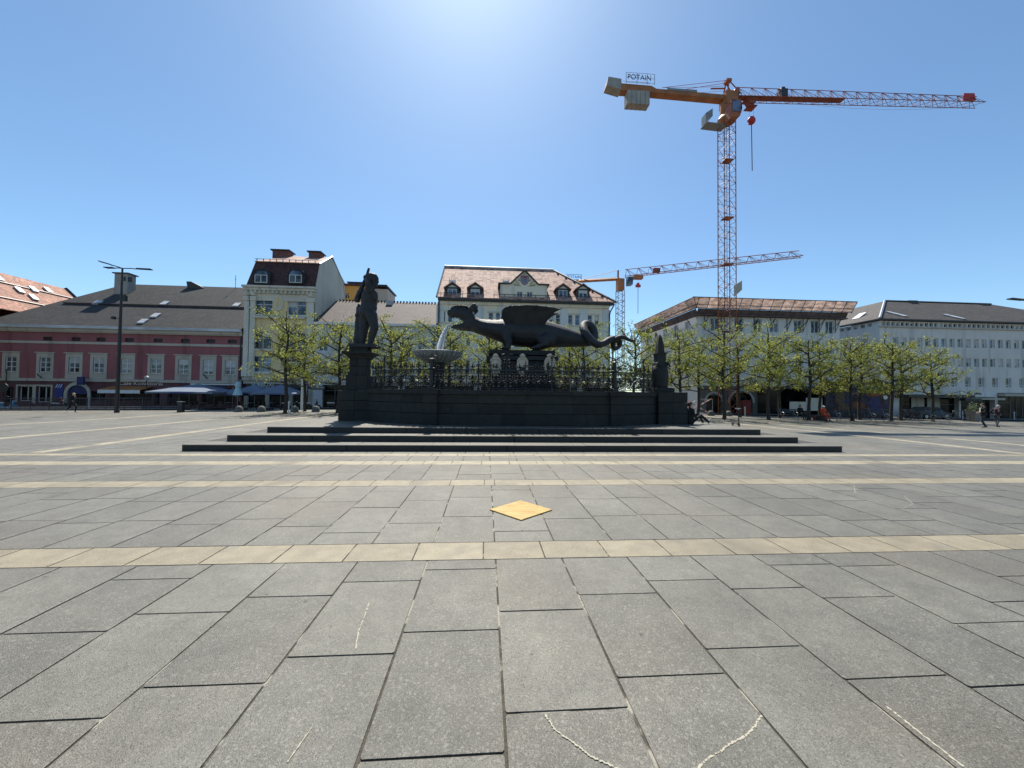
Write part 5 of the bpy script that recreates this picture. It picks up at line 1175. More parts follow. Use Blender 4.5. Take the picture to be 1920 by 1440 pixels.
mb = MB(); lattice(mb, (mu, MV, -.5), (mu, MV, zslew), ex, ey, .68, 46, .062, .028)
for zf in (.27, .50, .66, .86): mb.box(mu - .5, mu + .6, MV - .5, MV + .5, zslew * zf, zslew * zf + .06)
mb.build('mast', 'crane', cr1)
mb = MB(); mb.tube([(mu - .3, MV, 0), (mu - .3, MV, zslew)], .03, 4); mb.tube([(mu, MV, 0), (mu, MV, zslew)], .03, 4)
for i in range(90): mb.tube([(mu - .3, MV, i * zslew / 90), (mu, MV, i * zslew / 90)], .015, 3, False)
mb.build('ladder', 'darkgrey', cr1)
mb = MB(); u_, z_ = onv(1378, 548, MV); mb.prism([(u_ - .5, MV - .6, z_ - .7), (u_ + .35, MV - .75, z_ + .1), (u_ + .35, MV - .75, z_ + 1.2), (u_ - .5, MV - .6, z_ + .6)], (0, .05, 0)); mb.build('banner', 'beige', cr1)
# slewing ring, cab
jr = cpt(1366, 183, MV); JD = Vector((1, 0, 0)).normalized(); JS = Vector((-JD.y, JD.x, 0)); UPZ = Vector((0, 0, 1))
JK = [0.0]
def jbox(mb, a0, a1, s0, s1, z0, z1): mb.prism([jr + JD * a + JS * s + UPZ * (z0 + (JK[0] * a if a > 0 else 0)) for a, s in ((a0, s0), (a1, s0), (a1, s1), (a0, s1))], (0, 0, z1 - z0))
mb = MB(); mb.lathe([(.95, zslew - .1), (1.05, zslew + .2), (.9, zslew + .45), (.75, zslew + .7), (.7, jr.z - .2)], (mu, MV, 0), 16); jbox(mb, -.75, .75, -.7, .7, -1.2, .35); mb.build('slewing_unit', 'cranepale', cr1)
mb = MB(); c = cpt(1372, 213, MV - 1.2); mb.prism([(c.x - .5, MV - 1.9, c.z - .9), (c.x + .55, MV - 1.9, c.z - .7), (c.x + .75, MV - 1.9, c.z + .2), (c.x + .6, MV - 1.9, c.z + 1.2), (c.x - .5, MV - 1.9, c.z + 1.2)], (0, 1.2, 0)); cab = mb.build('cab', 'crane', cr1)
mb = MB(); mb.prism([(c.x - .4, MV - 1.96, c.z - .3), (c.x + .55, MV - 1.96, c.z - .2), (c.x + .5, MV - 1.96, c.z + 1.0), (c.x - .4, MV - 1.96, c.z + 1.0)], (0, .05, 0)); mb.prism([(c.x + .66, MV - 1.9, c.z - .4), (c.x + .80, MV - 1.9, c.z + .2), (c.x + .68, MV - 1.9, c.z + 1.1), (c.x + .62, MV - 1.9, c.z + 1.1)], (0, 1.1, 0)); mb.build('cab_window', 'glassblue', cab)
mb = MB(); p = cpt(1337, 220, MV - .4); mb.prism([(p.x - .95, MV - .6, p.z - .8), (p.x + 1.6, MV - .6, p.z - .95), (p.x + 1.6, MV - .6, p.z - .85), (p.x - .95, MV - .6, p.z - .7)], (0, 1.2, 0)); mb.prism([(p.x - .95, MV - .5, p.z - .6), (p.x - .1, MV - .5, p.z + .1), (p.x - .1, MV - .5, p.z + 1.0), (p.x - .95, MV - .5, p.z + .4)], (0, .9, 0)); mb.build('access_platform', 'grey', cr1)
mb = MB()
for s in (-.5, .5): mb.tube([jr + JD * -.4 + JS * s + UPZ * .3, jr + JD * -.15 + JS * s * .5 + UPZ * 1.95], .09, 4); mb.tube([jr + JD * 1.3 + JS * s + UPZ * .1, jr + JD * -.15 + JS * s * .5 + UPZ * 1.95], .08, 4)
jbox(mb, -.4, .2, -.35, .35, 1.8, 2.1); mb.build('apex_frame', 'crane', cr1)
tip = cpt(1838, 197, MV); jb0 = jr + JD * .9 - UPZ * .12
JK[0] = (tip.z - jb0.z) / (tip.x - jb0.x)
mb = MB(); tri_jib(mb, jb0, (tip.x, jb0.y, tip.z), 1.45, 1.05, 19, .052, .026); mb.build('jib', 'jib', cr1)
mb = MB(); jbox(mb, 1.0, 14.5, -.42, .25, -.16, -.11); jbox(mb, 1.0, 14.5, -.45, -.41, -.16, -.02); mb.build('jib_walkway', 'jib', cr1)
mb = MB(); T_ = Vector((tip.x - 1.6, jb0.y - .1, tip.z + .55)); mb.prism([T_ + Vector((-.9, 0, -.25)), T_ + Vector((.9, 0, -.05)), T_ + Vector((.7, 0, .85)), T_ + Vector((-.75, 0, .75))], (0, .12, 0)); mb.build('end_flag', 'red', cr1)
mb = MB(); jbox(mb, 6.4, 7.2, -.4, .4, .05, 1.0); mb.lathe([(.3, -.4), (.42, 0), (.3, .4)], tuple(jr + JD * 6.8 + UPZ * (.9 + JK[0] * 6.8)), 10); mb.build('trolley_winch', 'darkgrey', cr1)
mb = MB(); mb.lathe([(.30, -.35), (.42, -.1), (.42, .1), (.30, .35)], tuple(jr + JD * .95 + UPZ * .6), 12); mb.build('drive_motor', 'darkgrey', cr1)
# counter jib
ctl = cpt(1178, 160, MV - 1.0); cl = (ctl - jr).dot(JD)
mb = MB()
mb.prism([jr + JD * -.6 + JS * -.45 + UPZ * -.55, jr + JD * (cl + 3) + JS * -.45 + UPZ * -.35, jr + JD * (cl - .6) + JS * -.45 + UPZ * -.35, jr + JD * (cl - .6) + JS * -.45 + UPZ * .45, jr + JD * (cl + 3) + JS * -.45 + UPZ * .4, jr + JD * (cl + 3.6) + JS * -.45 + UPZ * .1, jr + JD * -.6 + JS * -.45 + UPZ * -.05], JS * .9); mb.build('counter_jib', 'cranepale', cr1)
for i in range(5): mb = MB(); jbox(mb, cl + .1 + i * .54, cl + .6 + i * .54, -.5, .5, -1.9, -.3); mb.build('counterweight', 'concrete', cr1)
mb = MB(); mb.prism([jr + JD * (cl - .65) + JS * -.6 + UPZ * -.4, jr + JD * (cl - 2.4) + JS * -.6 + UPZ * .0, jr + JD * (cl - 2.2) + JS * -.6 + UPZ * 1.0, jr + JD * (cl - .65) + JS * -.6 + UPZ * .85], JS * 1.2); mb.build('winch_housing', 'concrete', cr1)
mb = MB()
for a in (cl - .1, cl + 1.2, cl + 2.4, cl + 3.3): mb.tube([jr + JD * a + JS * -.6 + UPZ * .4, jr + JD * a + JS * -.6 + UPZ * 1.65], .028, 4)
for z_ in (.5, 1.1, 1.65): mb.tube([jr + JD * (cl - .1) + JS * -.6 + UPZ * z_, jr + JD * (cl + 3.3) + JS * -.6 + UPZ * z_], .022, 4); mb.tube([jr + JD * (cl - .1) + JS * .6 + UPZ * z_, jr + JD * (cl + 3.3) + JS * .6 + UPZ * z_], .022, 4)
mb.build('handrail', 'darkgrey', cr1)
te = text_mesh('POTAIN', .85, 'darkgrey', .02, 2.75); place('lettering', te, cr1, jr + JD * (cl + 1.45) + JS * -.66 + UPZ * 1.08, rot=(0, 0, 0))
mb = MB()
for s in (-.4, .4): mb.tube([jr + JD * -.15 + JS * s * .5 + UPZ * 1.95, jr + JD * (cl + 4.3) + JS * s + UPZ * .3], .032, 4); mb.tube([jr + JD * -.4 + JS * s + UPZ * 1.1, jr + JD * -3 + JS * s + UPZ * .75, jr + JD * (cl + 4.3) + JS * s + UPZ * .3], .022, 4)
mb.tube([jr + JD * -.4 + UPZ * 1.1, jr + JD * -2.2 + UPZ * .95], .09, 5); mb.build('tie_bar', 'jib', cr1)
mb = MB(); jbox(mb, -7.8, -4.2, -.5, .5, -.02, .25); mb.build('electrical_cabinet', 'grey', cr1)
# trolley, hook
tr = cpt(1406, 190, MV + .1); mb = MB(); mb.box(tr.x - .75, tr.x + .75, tr.y - .5, tr.y + .5, tr.z - .05, tr.z + .12); mb.prism([(tr.x - .5, tr.y - .4, tr.z - .05), (tr.x + .6, tr.y - .4, tr.z - .05), (tr.x + .3, tr.y - .4, tr.z - .55), (tr.x - .1, tr.y - .4, tr.z - .55)], (0, .8, 0)); mb.box(tr.x - .55, tr.x + .5, tr.y - .6, tr.y + .4, tr.z - .95, tr.z - .85); mb.build('trolley', 'jib', cr1)
hk = cpt(1409, 229, MV + .1); mb = MB()
for s in (-.35, .35): mb.tube([(hk.x + s, hk.y, tr.z - .1), (hk.x + s * .6, hk.y, hk.z + .3)], .012, 4)
end = cpt(1410.5, 320, MV + .1); mb.tube([hk, end], .05, 5); mb.build('hoist_rope', 'black', cr1)
mb = MB(); mb.prism([(hk.x - .4, hk.y - .15, hk.z), (hk.x + .4, hk.y - .15, hk.z), (hk.x + .42, hk.y - .15, hk.z + .35), (hk.x + .2, hk.y - .15, hk.z + .65), (hk.x - .2, hk.y - .15, hk.z + .65), (hk.x - .42, hk.y - .15, hk.z + .35)], (0, .3, 0)); mb.lathe([(.1, -.3), (.35, -.15), (.3, 0)], tuple(hk), 8); mb.build('hook_block', 'red', cr1)
mb = MB(); mb.tube(rope(jr + JD * 7 - UPZ * (.3 - JK[0] * 7), Vector((tip.x - .5, jb0.y, tip.z - .1)), .75, 14), .010, 3); mb.build('slack_cable', 'darkgrey', cr1)
# second crane, far behind
M2 = 85.0; m2 = onv(1163, 540, M2)[0]; q2 = M2 / 700
cr2 = empty('tower_crane', (m2, M2, 0), 'smaller distant orange tower crane rising behind the cream house', 'crane', 'tower cranes over the square')
J2 = cpt(1163, 522, M2)
mb = MB(); lattice(mb, (m2, M2, 0), (m2, M2, cpt(1163, 545, M2).z), (1, 0, 0), (0, 1, 0), 6.4 * q2, 40, .09, .05); mb.build('mast', 'steel', cr2)
mb = MB(); mb.box(m2 - 6.5 * q2, m2 + 6 * q2, M2 - .8, M2 + .8, cpt(1163, 545, M2).z, J2.z - .2); mb.box(m2 - 5.5 * q2, m2 - 3.5 * q2, M2 - .3, M2 + .3, J2.z - .2, cpt(1157, 507, M2).z); mb.build('slewing_unit', 'cranepale', cr2)
mb = MB(); a = cpt(1173, 525, M2); mb.prism([(a.x, M2 - 1.6, a.z - 1.6), (a.x + 1.1, M2 - 1.6, a.z - 1.5), (a.x + 1.25, M2 - 1.6, a.z + .3), (a.x, M2 - 1.6, a.z + .3)], (0, 1.4, 0)); mb.build('cab', 'glassblue', cr2)
t2 = cpt(1504, 481, 72.0); js = cpt(1172, 519, M2)
mb = MB(); tri_jib(mb, js, t2, 1.7, 1.2, 14, .085, .042); mb.build('jib', 'jib', cr2)
b2 = cpt(1072, 528, 88.5); mb = MB(); d_ = (b2 - J2); mb.tube([J2 - Vector((0, 0, .1)), b2], .42, 4); mb.tube([cpt(1157, 507, M2), J2.lerp(b2, .75) + Vector((0, 0, .5))], .06, 4); mb.build('counter_jib', 'cranepale', cr2)
sg = cpt(1078, 521, 88); mb = MB(); mb.box(sg.x - 2.2, sg.x + 1.6, 87.9, 88, sg.z - .5, sg.z - .4); mb.box(sg.x - 2.2, sg.x + 1.6, 87.9, 88, sg.z + .75, sg.z + .82); mb.box(sg.x + 1.5, sg.x + 1.6, 87.9, 88, sg.z - .5, sg.z + .8); mb.build('sign_frame', 'darkgrey', cr2)
te = text_mesh('POTAIN', .9, 'darkgrey', .03, 3.3); place('lettering', te, cr2, (sg.x - .3, 87.85, sg.z + .15))
mb = MB(); mb.box(cpt(1060, 530, 88).x, cpt(1082, 530, 88).x, 87.6, 88.6, cpt(1070, 539, 88).z, cpt(1070, 527, 88).z); mb.build('counterweight', 'concrete', cr2)
tt = js.lerp(t2, .083); mb = MB(); mb.box(tt.x - 1, tt.x + 1, tt.y - .6, tt.y + .6, tt.z - .9, tt.z - .1); mb.build('trolley', 'cranepale', cr2)
mb = MB(); h2 = Vector((tt.x, tt.y, cpt(1200, 538, M2).z)); mb.tube([(tt.x, tt.y, tt.z - .9), h2], .02, 3); mb.tube([h2, (h2.x, h2.y, cpt(1200, 590, M2).z)], .06, 4); mb.build('hoist_rope', 'darkgrey', cr2)
mb = MB(); mb.box(h2.x - .55, h2.x + .55, h2.y - .2, h2.y + .2, h2.z - .4, h2.z + .2); mb.box(h2.x - .25, h2.x + .25, h2.y - .2, h2.y + .2, h2.z + .2, h2.z + .6); mb.build('hook_block', 'red', cr2)
mb = MB(); w2 = js.lerp(t2, .2); mb.box(w2.x - .8, w2.x + .6, w2.y - .4, w2.y + .4, w2.z + .1, w2.z + 1.1); mb.build('trolley_winch', 'jib', cr2)

# ------------------------------------------------------------------ pollarded trees
def tree_proto(seed):
    r = random.Random(seed); tk = MB(); lf = MB(); HW = 2.05; Ht = 7.7
    lean = (r.uniform(-.15, .15), r.uniform(-.1, .1))
    def at(z): t = z / Ht; return Vector((lean[0] * t + .06 * math.sin(z * 1.3 + seed), lean[1] * t + .05 * math.cos(z + seed), z))
    zs = [0, .15, .6, 1.3, 2.2, 3.2, 4.2, 5.2, 6.2, 6.9]
    tk.tube([at(z) for z in zs], [.17, .145, .13, .125, .12, .11, .095, .075, .055, .03], 8)
    tips = []
    def branch(p, d, L, rad_, lvl):
        P = [p]; q = p.copy(); dd = d.copy(); n = 6 if lvl == 0 else 4
        for i in range(n):
            dd = (dd + Vector((r.gauss(0, .13), r.gauss(0, .13), r.gauss(.05 if lvl == 0 else .02, .12)))).normalized(); q = q + dd * L / n
            q.x = max(-HW, min(HW, q.x)); q.y = max(-HW, min(HW, q.y)); q.z = min(q.z, Ht - r.uniform(0, .3)); q.z = max(q.z, 2.3); P.append(q.copy())
        R_ = [rad_ * (1 - .65 * i / n) for i in range(n + 1)]
        tk.tube(P, R_, 5 if lvl == 0 else 4 if lvl == 1 else 3, False)
        if lvl < 2:
            for k in range(5 if lvl == 0 else 4):
                i = r.randint(1, n); sd_ = Vector((r.gauss(0, 1), r.gauss(0, 1), r.gauss(.25, .6))).normalized(); nd = (dd * .55 + sd_ * .75).normalized()
                branch(P[i], nd, L * r.uniform(.32, .5) if lvl == 0 else r.uniform(.25, .55), R_[i] * .6, lvl + 1)
        if lvl >= 1: tips.append((P, lvl))
    nb_ = 17
    for i in range(nb_):
        z = 2.35 + 3.9 * (i / (nb_ - 1)) ** 1.1 + r.uniform(-.1, .1); a = i * 2.4 + r.uniform(-.4, .4); el = r.uniform(-.05, .2) + .5 * (z - 2.3) / 4.2
        d = Vector((math.cos(a) * math.cos(el), math.sin(a) * math.cos(el), math.sin(el))); ex_ = 1 / max(abs(math.cos(a)), abs(math.sin(a)))
        branch(at(z), d, r.uniform(1.75, 2.15) * min(1.3, ex_), .060 * (1.25 - .4 * z / Ht), 0)
    for P, lvl in tips:
        e = P[-1]
        if lvl == 2 and r.random() < .4: capsule_like = [e, e + Vector((0, 0, .05))]; tk.tube(capsule_like, [.03, .025], 4)
        dens = 3 if lvl == 2 else 3
        for p in P[1:]:
            if p.z > Ht - .8 and r.random() < .25: continue
            for _ in range(dens if r.random() < .74 else 0):
                c = p + Vector((r.gauss(0, .13), r.gauss(0, .13), r.gauss(0, .10))); s = r.uniform(.032, .082)
                nx = Vector((r.gauss(0, 1), r.gauss(0, 1), r.gauss(0, .8))).normalized(); ny = nx.cross(Vector((r.gauss(0, 1), r.gauss(0, 1), r.gauss(0, 1)))).normalized()
                lf.quad(c - nx * s, c + ny * s * .62, c + nx * s * 1.1, c - ny * s * .62)
    return tk.mesh('trunk', 'bark'), lf.mesh('crown', 'leaf')
PR = [tree_proto(s) for s in (3, 8, 15, 22, 31, 44)]
front = [534, 634, 729, 822, 914, 1004, 1094, 1189, 1276, 1357, 1440, 1518, 1597, 1672, 1750]
ORD = ['first', 'second', 'third', 'fourth', 'fifth', 'sixth', 'seventh', 'eighth', 'ninth', 'tenth', 'eleventh', 'twelfth', 'thirteenth', 'fourteenth', 'fifteenth', 'sixteenth']
HINT = {0: 'beside the parasols', 1: 'just before the stepped pedestal', 3: 'behind the round bowl', 6: 'behind the dragon tail', 8: 'behind the obelisk pillar', 9: 'before the crane mast', 12: 'beside the mural', 14: 'standing at the row end'}
def tree(u, v, i, label, lean=0):
    tk, lf = PR[i % len(PR)]
    root = empty('pollarded_tree', (u, v, gz(u, v)), label, 'tree', 'pollarded trees along the square'); root.rotation_euler = (0, lean, rng.choice([0, math.pi / 2, math.pi, -math.pi / 2]) + rng.uniform(-.06, .06)); s = rng.uniform(.96, 1.04); root.scale = (s * .98, s * .98, s)
    for nm, me in (('trunk', tk), ('crown', lf)): o = bpy.data.objects.new(nm, me); C.objects.link(o); o.parent = root
FV = [30.6, 31.3, 31.2, 31, 30.8, 30.6, 30.4, 30.1, 30.0, 29.8, 30, 30.8, 31.4, 32.2, 32.8]
for i, px in enumerate(front):
    u = onv(px, 770, FV[i])[0]
    tree(u, FV[i], i, ('pollarded tree, %s from the left in the front row' % ORD[i]) + (', ' + HINT[i] if i in HINT and len(HINT[i].split()) < 4 else ''))
back = [571, 664, 752, 842, 930, 1016, 1066, 1150, 1232, 1309, 1386, 1461, 1538, 1612, 1690]
for i, px in enumerate(back):
    v = 33.8 - .5 * (i > 5); u = onv(px, 770, v)[0]
    tree(u, v, i + 3, 'pollarded tree with sparse leaves, %s from the left in the rear row' % ORD[i])
# ------------------------------------------------------------------ people
def person(px, py, rz, label, J, top, bottom, hair, shoe, h=1.72, group=None, at=None, topname='jacket', extra=None, hat=None):
    u, v, z = at if at else G(px, py)
    root = empty('person', (u, v, z), label, 'person', group, rz=rz); root.scale = (h / 1.72,) * 3
    D = dict(pel=(0, 0, .93), che=(.02, 0, 1.28), nec=(.04, 0, 1.46), hea=(.07, 0, 1.60), shl=(.02, .19, 1.40), shr=(.02, -.19, 1.40), ell=(-.05, .26, 1.12), elr=(-.05, -.26, 1.12), wrl=(.06, .27, .88), wrr=(.06, -.27, .88),
             hil=(0, .09, .90), hir=(0, -.09, .90), knl=(.04, .10, .49), knr=(.04, -.10, .49), anl=(0, .10, .09), anr=(0, -.10, .09), tol=(.16, .11, .035), tor=(.16, -.11, .035)); D.update(J)
    P = {k_: Vector(v_) for k_, v_ in D.items()}
    bm = bmesh.new(); c = lambda a, b, r1, r2: capsule(bm, P[a] if isinstance(a, str) else a, P[b] if isinstance(b, str) else b, r1, r2, 10)
    def core(g):
        ellip(bm, P['pel'], (.12 + g, .155 + g, .12 + g)); c('pel', 'che', .115 + g, .125 + g); ellip(bm, P['che'] + Vector((0, 0, .03)), (.115 + g, .165 + g, .15 + g)); c('shl', 'shr', .065 + g, .065 + g)
    core(-.015); c('che', 'nec', .07, .055); c('nec', 'hea', .05, .05)
    f = (P['hea'] - P['nec']); fx = Vector((1, 0, 0)); fx = (fx + Vector(J.get('look', (0, 0, 0)))).normalized()
    ellip(bm, P['hea'], (.095, .076, .118)); ellip(bm, P['hea'] + fx * .025 + Vector((0, 0, -.055)), (.065, .055, .06))
    capsule(bm, P['hea'] + fx * .095 + Vector((0, 0, .005)), P['hea'] + fx * .112 + Vector((0, 0, -.022)), .010, .015, 6)
    for s in (-1, 1): ellip(bm, P['hea'] + Vector((-.01, s * .078, -.01)), (.02, .01, .03))
    for s in 'lr':
        c('sh' + s, 'el' + s, .045, .037); c('el' + s, 'wr' + s, .037, .026); c('hi' + s, 'kn' + s, .075, .05); c('kn' + s, 'an' + s, .05, .034); c('an' + s, 'to' + s, .035, .028)
        d = (P['wr' + s] - P['el' + s]).normalized(); capsule(bm, P['wr' + s], P['wr' + s] + d * .07, .028, .032, 8)
    me = fuse(bm, 'body', 'skin', .02, 2)
    b2 = bmesh.new(); b2.from_mesh(me); bm = b2
    for s in 'lr':                                                  # fingers and thumb
        d = (P['wr' + s] - P['el' + s]).normalized(); sd_ = d.orthogonal().normalized(); n2 = d.cross(sd_); base = P['wr' + s] + d * .085
        for k_, L in enumerate((.062, .072, .068, .052)):
            q = base + sd_ * (.024 - .016 * k_); m_ = q + d * L * .55 + n2 * .006; capsule(b2, q, m_, .0085, .008, 6); capsule(b2, m_, m_ + d * L * .4 + n2 * .02, .008, .006, 6)
        q = P['wr' + s] + d * .03 + sd_ * .03; capsule(b2, q, q + d * .035 + sd_ * .03, .010, .009, 6); capsule(b2, q + d * .035 + sd_ * .03, q + d * .06 + sd_ * .034, .009, .007, 6)
    b2.to_mesh(me); b2.free(); me.polygons.foreach_set('use_smooth', [True] * len(me.polygons))
    link('body', me, root)
    bm = bmesh.new(); core(.012); c('che', 'nec', .085, .065)
    for s in 'lr':
        w_ = P['el' + s].lerp(P['wr' + s], .86); c('sh' + s, 'el' + s, .062, .052); c('el' + s, w_, .052, .042)
    capsule(bm, P['pel'] + Vector((0, .05, -.03)), P['pel'] + Vector((0, -.05, -.03)), .135, .135)
    link(topname, fuse(bm, topname, top, .022, 2), root)
    bm = bmesh.new(); ellip(bm, P['pel'], (.125, .165, .12))
    for s in 'lr': c('hi' + s, 'kn' + s, .092, .066); c('kn' + s, P['kn' + s].lerp(P['an' + s], .93), .066, .05)
    link('trousers', fuse(bm, 'trousers', bottom, .022, 2), root)
    for s in 'lr': bm = bmesh.new(); c('an' + s, 'to' + s, .047, .036); capsule(bm, P['an' + s] - Vector((.03, 0, .03)), P['to' + s], .04, .03, 8); link('shoe', fuse(bm, 'shoe', shoe, .018, 1), root)
    bm = bmesh.new(); ellip(bm, P['hea'] - fx * .018 + Vector((0, 0, .03)), (.104, .086, .105)); ellip(bm, P['hea'] - fx * .05 + Vector((0, 0, -.01)), (.07, .078, .09))
    geom = bm.verts[:]; link('hair', fuse(bm, 'hair', hair, .018, 1), root)
    mb = MB(); 
    sy = Vector((-fx.y, fx.x, 0))
    for s in (-1, 1): mb.lathe([(.001, -.006), (.008, 0), (.001, .006)], tuple(P['hea'] + fx * .088 + sy * s * .032 + Vector((0, 0, .012))), 6)
    mb.build('eyes', 'black', root, world=False)
    mb = MB(); mb.tube([tuple(P['hea'] + fx * .088 + sy * .022 + Vector((0, 0, -.058))), tuple(P['hea'] + fx * .092 + Vector((0, 0, -.058))), tuple(P['hea'] + fx * .088 - sy * .022 + Vector((0, 0, -.058)))], .006, 5); mb.build('mouth', 'crestred', root, world=False)
    if extra: extra(root, P)
    return root
WALK = dict(hil=(0, .09, .90), hir=(0, -.09, .90), knl=(.22, .10, .53), anl=(.16, .10, .12), tol=(.31, .11, .05), knr=(-.08, -.10, .50), anr=(-.34, -.10, .20), tor=(-.24, -.11, .06), ell=(-.16, .25, 1.16), wrl=(-.10, .26, .92), elr=(.06, -.26, 1.13), wrr=(.25, -.22, 1.0))
def bag(root, P):
    mb = MB(); p = P['wrr']; mb.prism([(p.x - .02, p.y - .06, p.z - .02), (p.x + .34, p.y - .06, p.z + .06), (p.x + .30, p.y - .06, p.z - .16), (p.x + .02, p.y - .06, p.z - .22)], (0, .1, 0)); mb.build('handbag', 'cloth_black', root, world=False)
person(135, 774, rad(0), 'blond person in black clothes walking past the railing before the pink building', dict(WALK, hea=(.10, 0, 1.58), tor=(-.20, -.11, .14), anr=(-.36, -.10, .24)), 'cloth_black', 'cloth_black', 'hair_blond', 'shoe_pale', 1.62, extra=bag)
def shirt(root, P):
    mb = MB(); mb.prism([(.17, -.03, 1.42), (.17, .04, 1.42), (.175, .06, 1.10), (.175, -.05, 1.10)], (.012, 0, 0)); mb.build('shirt_front', 'cloth_white', root, world=False)
person(1845, 802, rad(150), 'person in black jacket and white shirt standing with arms folded at right', dict(knl=(.14, .10, .50), anl=(-.02, .10, .10), tol=(.15, .12, .04), knr=(.06, -.1, .49), anr=(-.16, -.1, .10), tor=(.0, -.1, .04), hil=(0, .09, .9), ell=(.04, .27, 1.14), elr=(.04, -.27, 1.14), wrl=(.22, .02, 1.06), wrr=(.24, -.06, 1.10), hea=(.05, 0, 1.62)), 'cloth_black', 'cloth_jeans', 'hair_dark', 'shoe', 1.80, extra=shirt)
person(1869, 800.5, rad(-20), 'stout grey haired person in plum shirt with hands on hips at right', dict(ell=(-.12, .36, 1.16), elr=(-.12, -.36, 1.16), wrl=(.05, .22, 1.0), wrr=(.05, -.22, 1.0), hil=(0, .10, .9), hir=(0, -.10, .9), anl=(.10, .14, .09), tol=(.25, .16, .035), knl=(.08, .13, .49), anr=(-.10, -.13, .09), tor=(.06, -.14, .035), hea=(.13, 0, 1.58)), 'cloth_wine', 'cloth_grey', 'hair_grey', 'shoe', 1.74, topname='shirt')
SIT = dict(pel=(0, 0, .50), che=(-.04, 0, .86), nec=(-.03, 0, 1.04), hea=(.01, 0, 1.18), shl=(-.03, .19, .98), shr=(-.03, -.19, .98), ell=(.02, .25, .72), elr=(.02, -.25, .72), wrl=(.25, .16, .62), wrr=(.25, -.16, .62), hil=(0, .09, .48), hir=(0, -.09, .48), knl=(.42, .11, .50), knr=(.42, -.11, .50), anl=(.44, .11, .09), anr=(.44, -.11, .09), tol=(.60, .12, .035), tor=(.60, -.12, .035))
def down(J, dz): return {k_: (v_[0], v_[1], v_[2] + dz) for k_, v_ in J.items()}
FS = down(SIT, -.37); FS.update(knl=(.40, .10, .42), knr=(.44, -.10, .36), anl=(.70, .10, .09), anr=(.82, -.10, .09), tol=(.76, .10, .22), tor=(.90, -.10, .22))
mid_ = G(1293, 797, ZB)
person(0, 0, rad(8), 'person in black sitting on the paving leaning against the obelisk pier, legs outstretched', FS, 'cloth_black', 'cloth_black', 'hair_dark', 'shoe_pale', 1.72, at=(ub + .12, RV - .35, ZB))

# ------------------------------------------------------------------ benches
def bench_proto():
    root = empty('park_bench', (0, 0, 0), 'dark slatted park bench with curved iron legs', 'bench', 'park benches under the trees')
    for i in range(4): y = -.05 + i * .115; mb = MB(); mb.box(-.9, .9, y, y + .095, .43 + .008 * i, .465 + .008 * i); mb.build('seat_slat', 'black', root, world=False)
    for i in range(3): z = .56 + i * .13; mb = MB(); y = -.10 - .035 * i; mb.prism([(-.9, y, z), (.9, y, z), (.9, y - .03, z + .10), (-.9, y - .03, z + .10)], (0, -.03, .0)); mb.build('back_slat', 'black', root, world=False)
    for x in (-.62, .62):
        mb = MB(); mb.tube([(x, .36, 0), (x, .30, .04), (x, .16, .20), (x, .20, .34), (x, .30, .42), (x, -.06, .42), (x, -.12, .55), (x, -.22, .93)], .022, 6); mb.tube([(x, .16, .20), (x, 0, .16), (x, -.12, .05), (x, -.22, 0)], .022, 6); mb.tube([(x, -.12, .6), (x, .12, .66), (x, .30, .60), (x, .30, .43)], .018, 6); mb.build('leg', 'steel', root, world=False)
    return root
b0 = bench_proto()
BN = [(1478, 786.5, 'park bench with a dark clothed person sitting, before the white boards'), (1583, 788.5, 'park bench right of the worker in orange, before the mural'), (1648, 789.5, 'park bench between two trees before the parked bicycles'), (1760, 791, 'park bench in front of the shop window, left of the planter')]
bpos = []
for i, (px, py, lab) in enumerate(BN):
    o = b0 if i == 0 else copy_tree(b0); u, v, z = G(px, py); o.location = (u, v, z); o.rotation_euler = (0, 0, rad(180) if False else 0); o['label'] = lab; bpos.append((u, v, z))
    o.rotation_euler.z = rad(178)
u, v, z = bpos[0]
person(0, 0, rad(-90), 'person in black sitting on the bench beside the white boards', SIT, 'cloth_black', 'cloth_jeans', 'hair_dark', 'shoe', 1.7, at=(u + 1.15, v + .02, z))
def helmet(root, P): bm = bmesh.new(); ellip(bm, P['hea'] + Vector((0, 0, .06)), (.115, .10, .08)); ellip(bm, P['hea'] + Vector((.05, 0, .035)), (.12, .1, .015)); link('helmet', fuse(bm, 'helmet', 'white', .015, 1), root)
u2, v2, z2 = G(1544, 789)
mb = MB(); mb.box(u2 - .3, u2 + .3, v2 - .1, v2 + .45, z2, z2 + .42); mb.build('crate', 'black', label='low dark crate the orange worker sits on', cat='crate')
person(0, 0, rad(-90), 'worker in orange overalls and white helmet sitting near the mural', SIT, 'cloth_orange', 'cloth_orange', 'hair_dark', 'shoe', 1.75, at=(u2, v2 - .02, z2 - .02), extra=helmet)
u3, v3, z3 = G(1528, 788)
mb = MB(); mb.lathe([(.14, 0), (.16, .1), (.17, .32), (.10, .36), (.02, .37)], (0, 0, 0), 10); mb.tube([(-.1, 0, .34), (-.06, 0, .46), (.06, 0, .46), (.1, 0, .34)], .015, 5); o = mb.build('rucksack', 'dullred', label='small red bag standing left of the orange worker', cat='bag'); o.location = (u3, v3, z3)

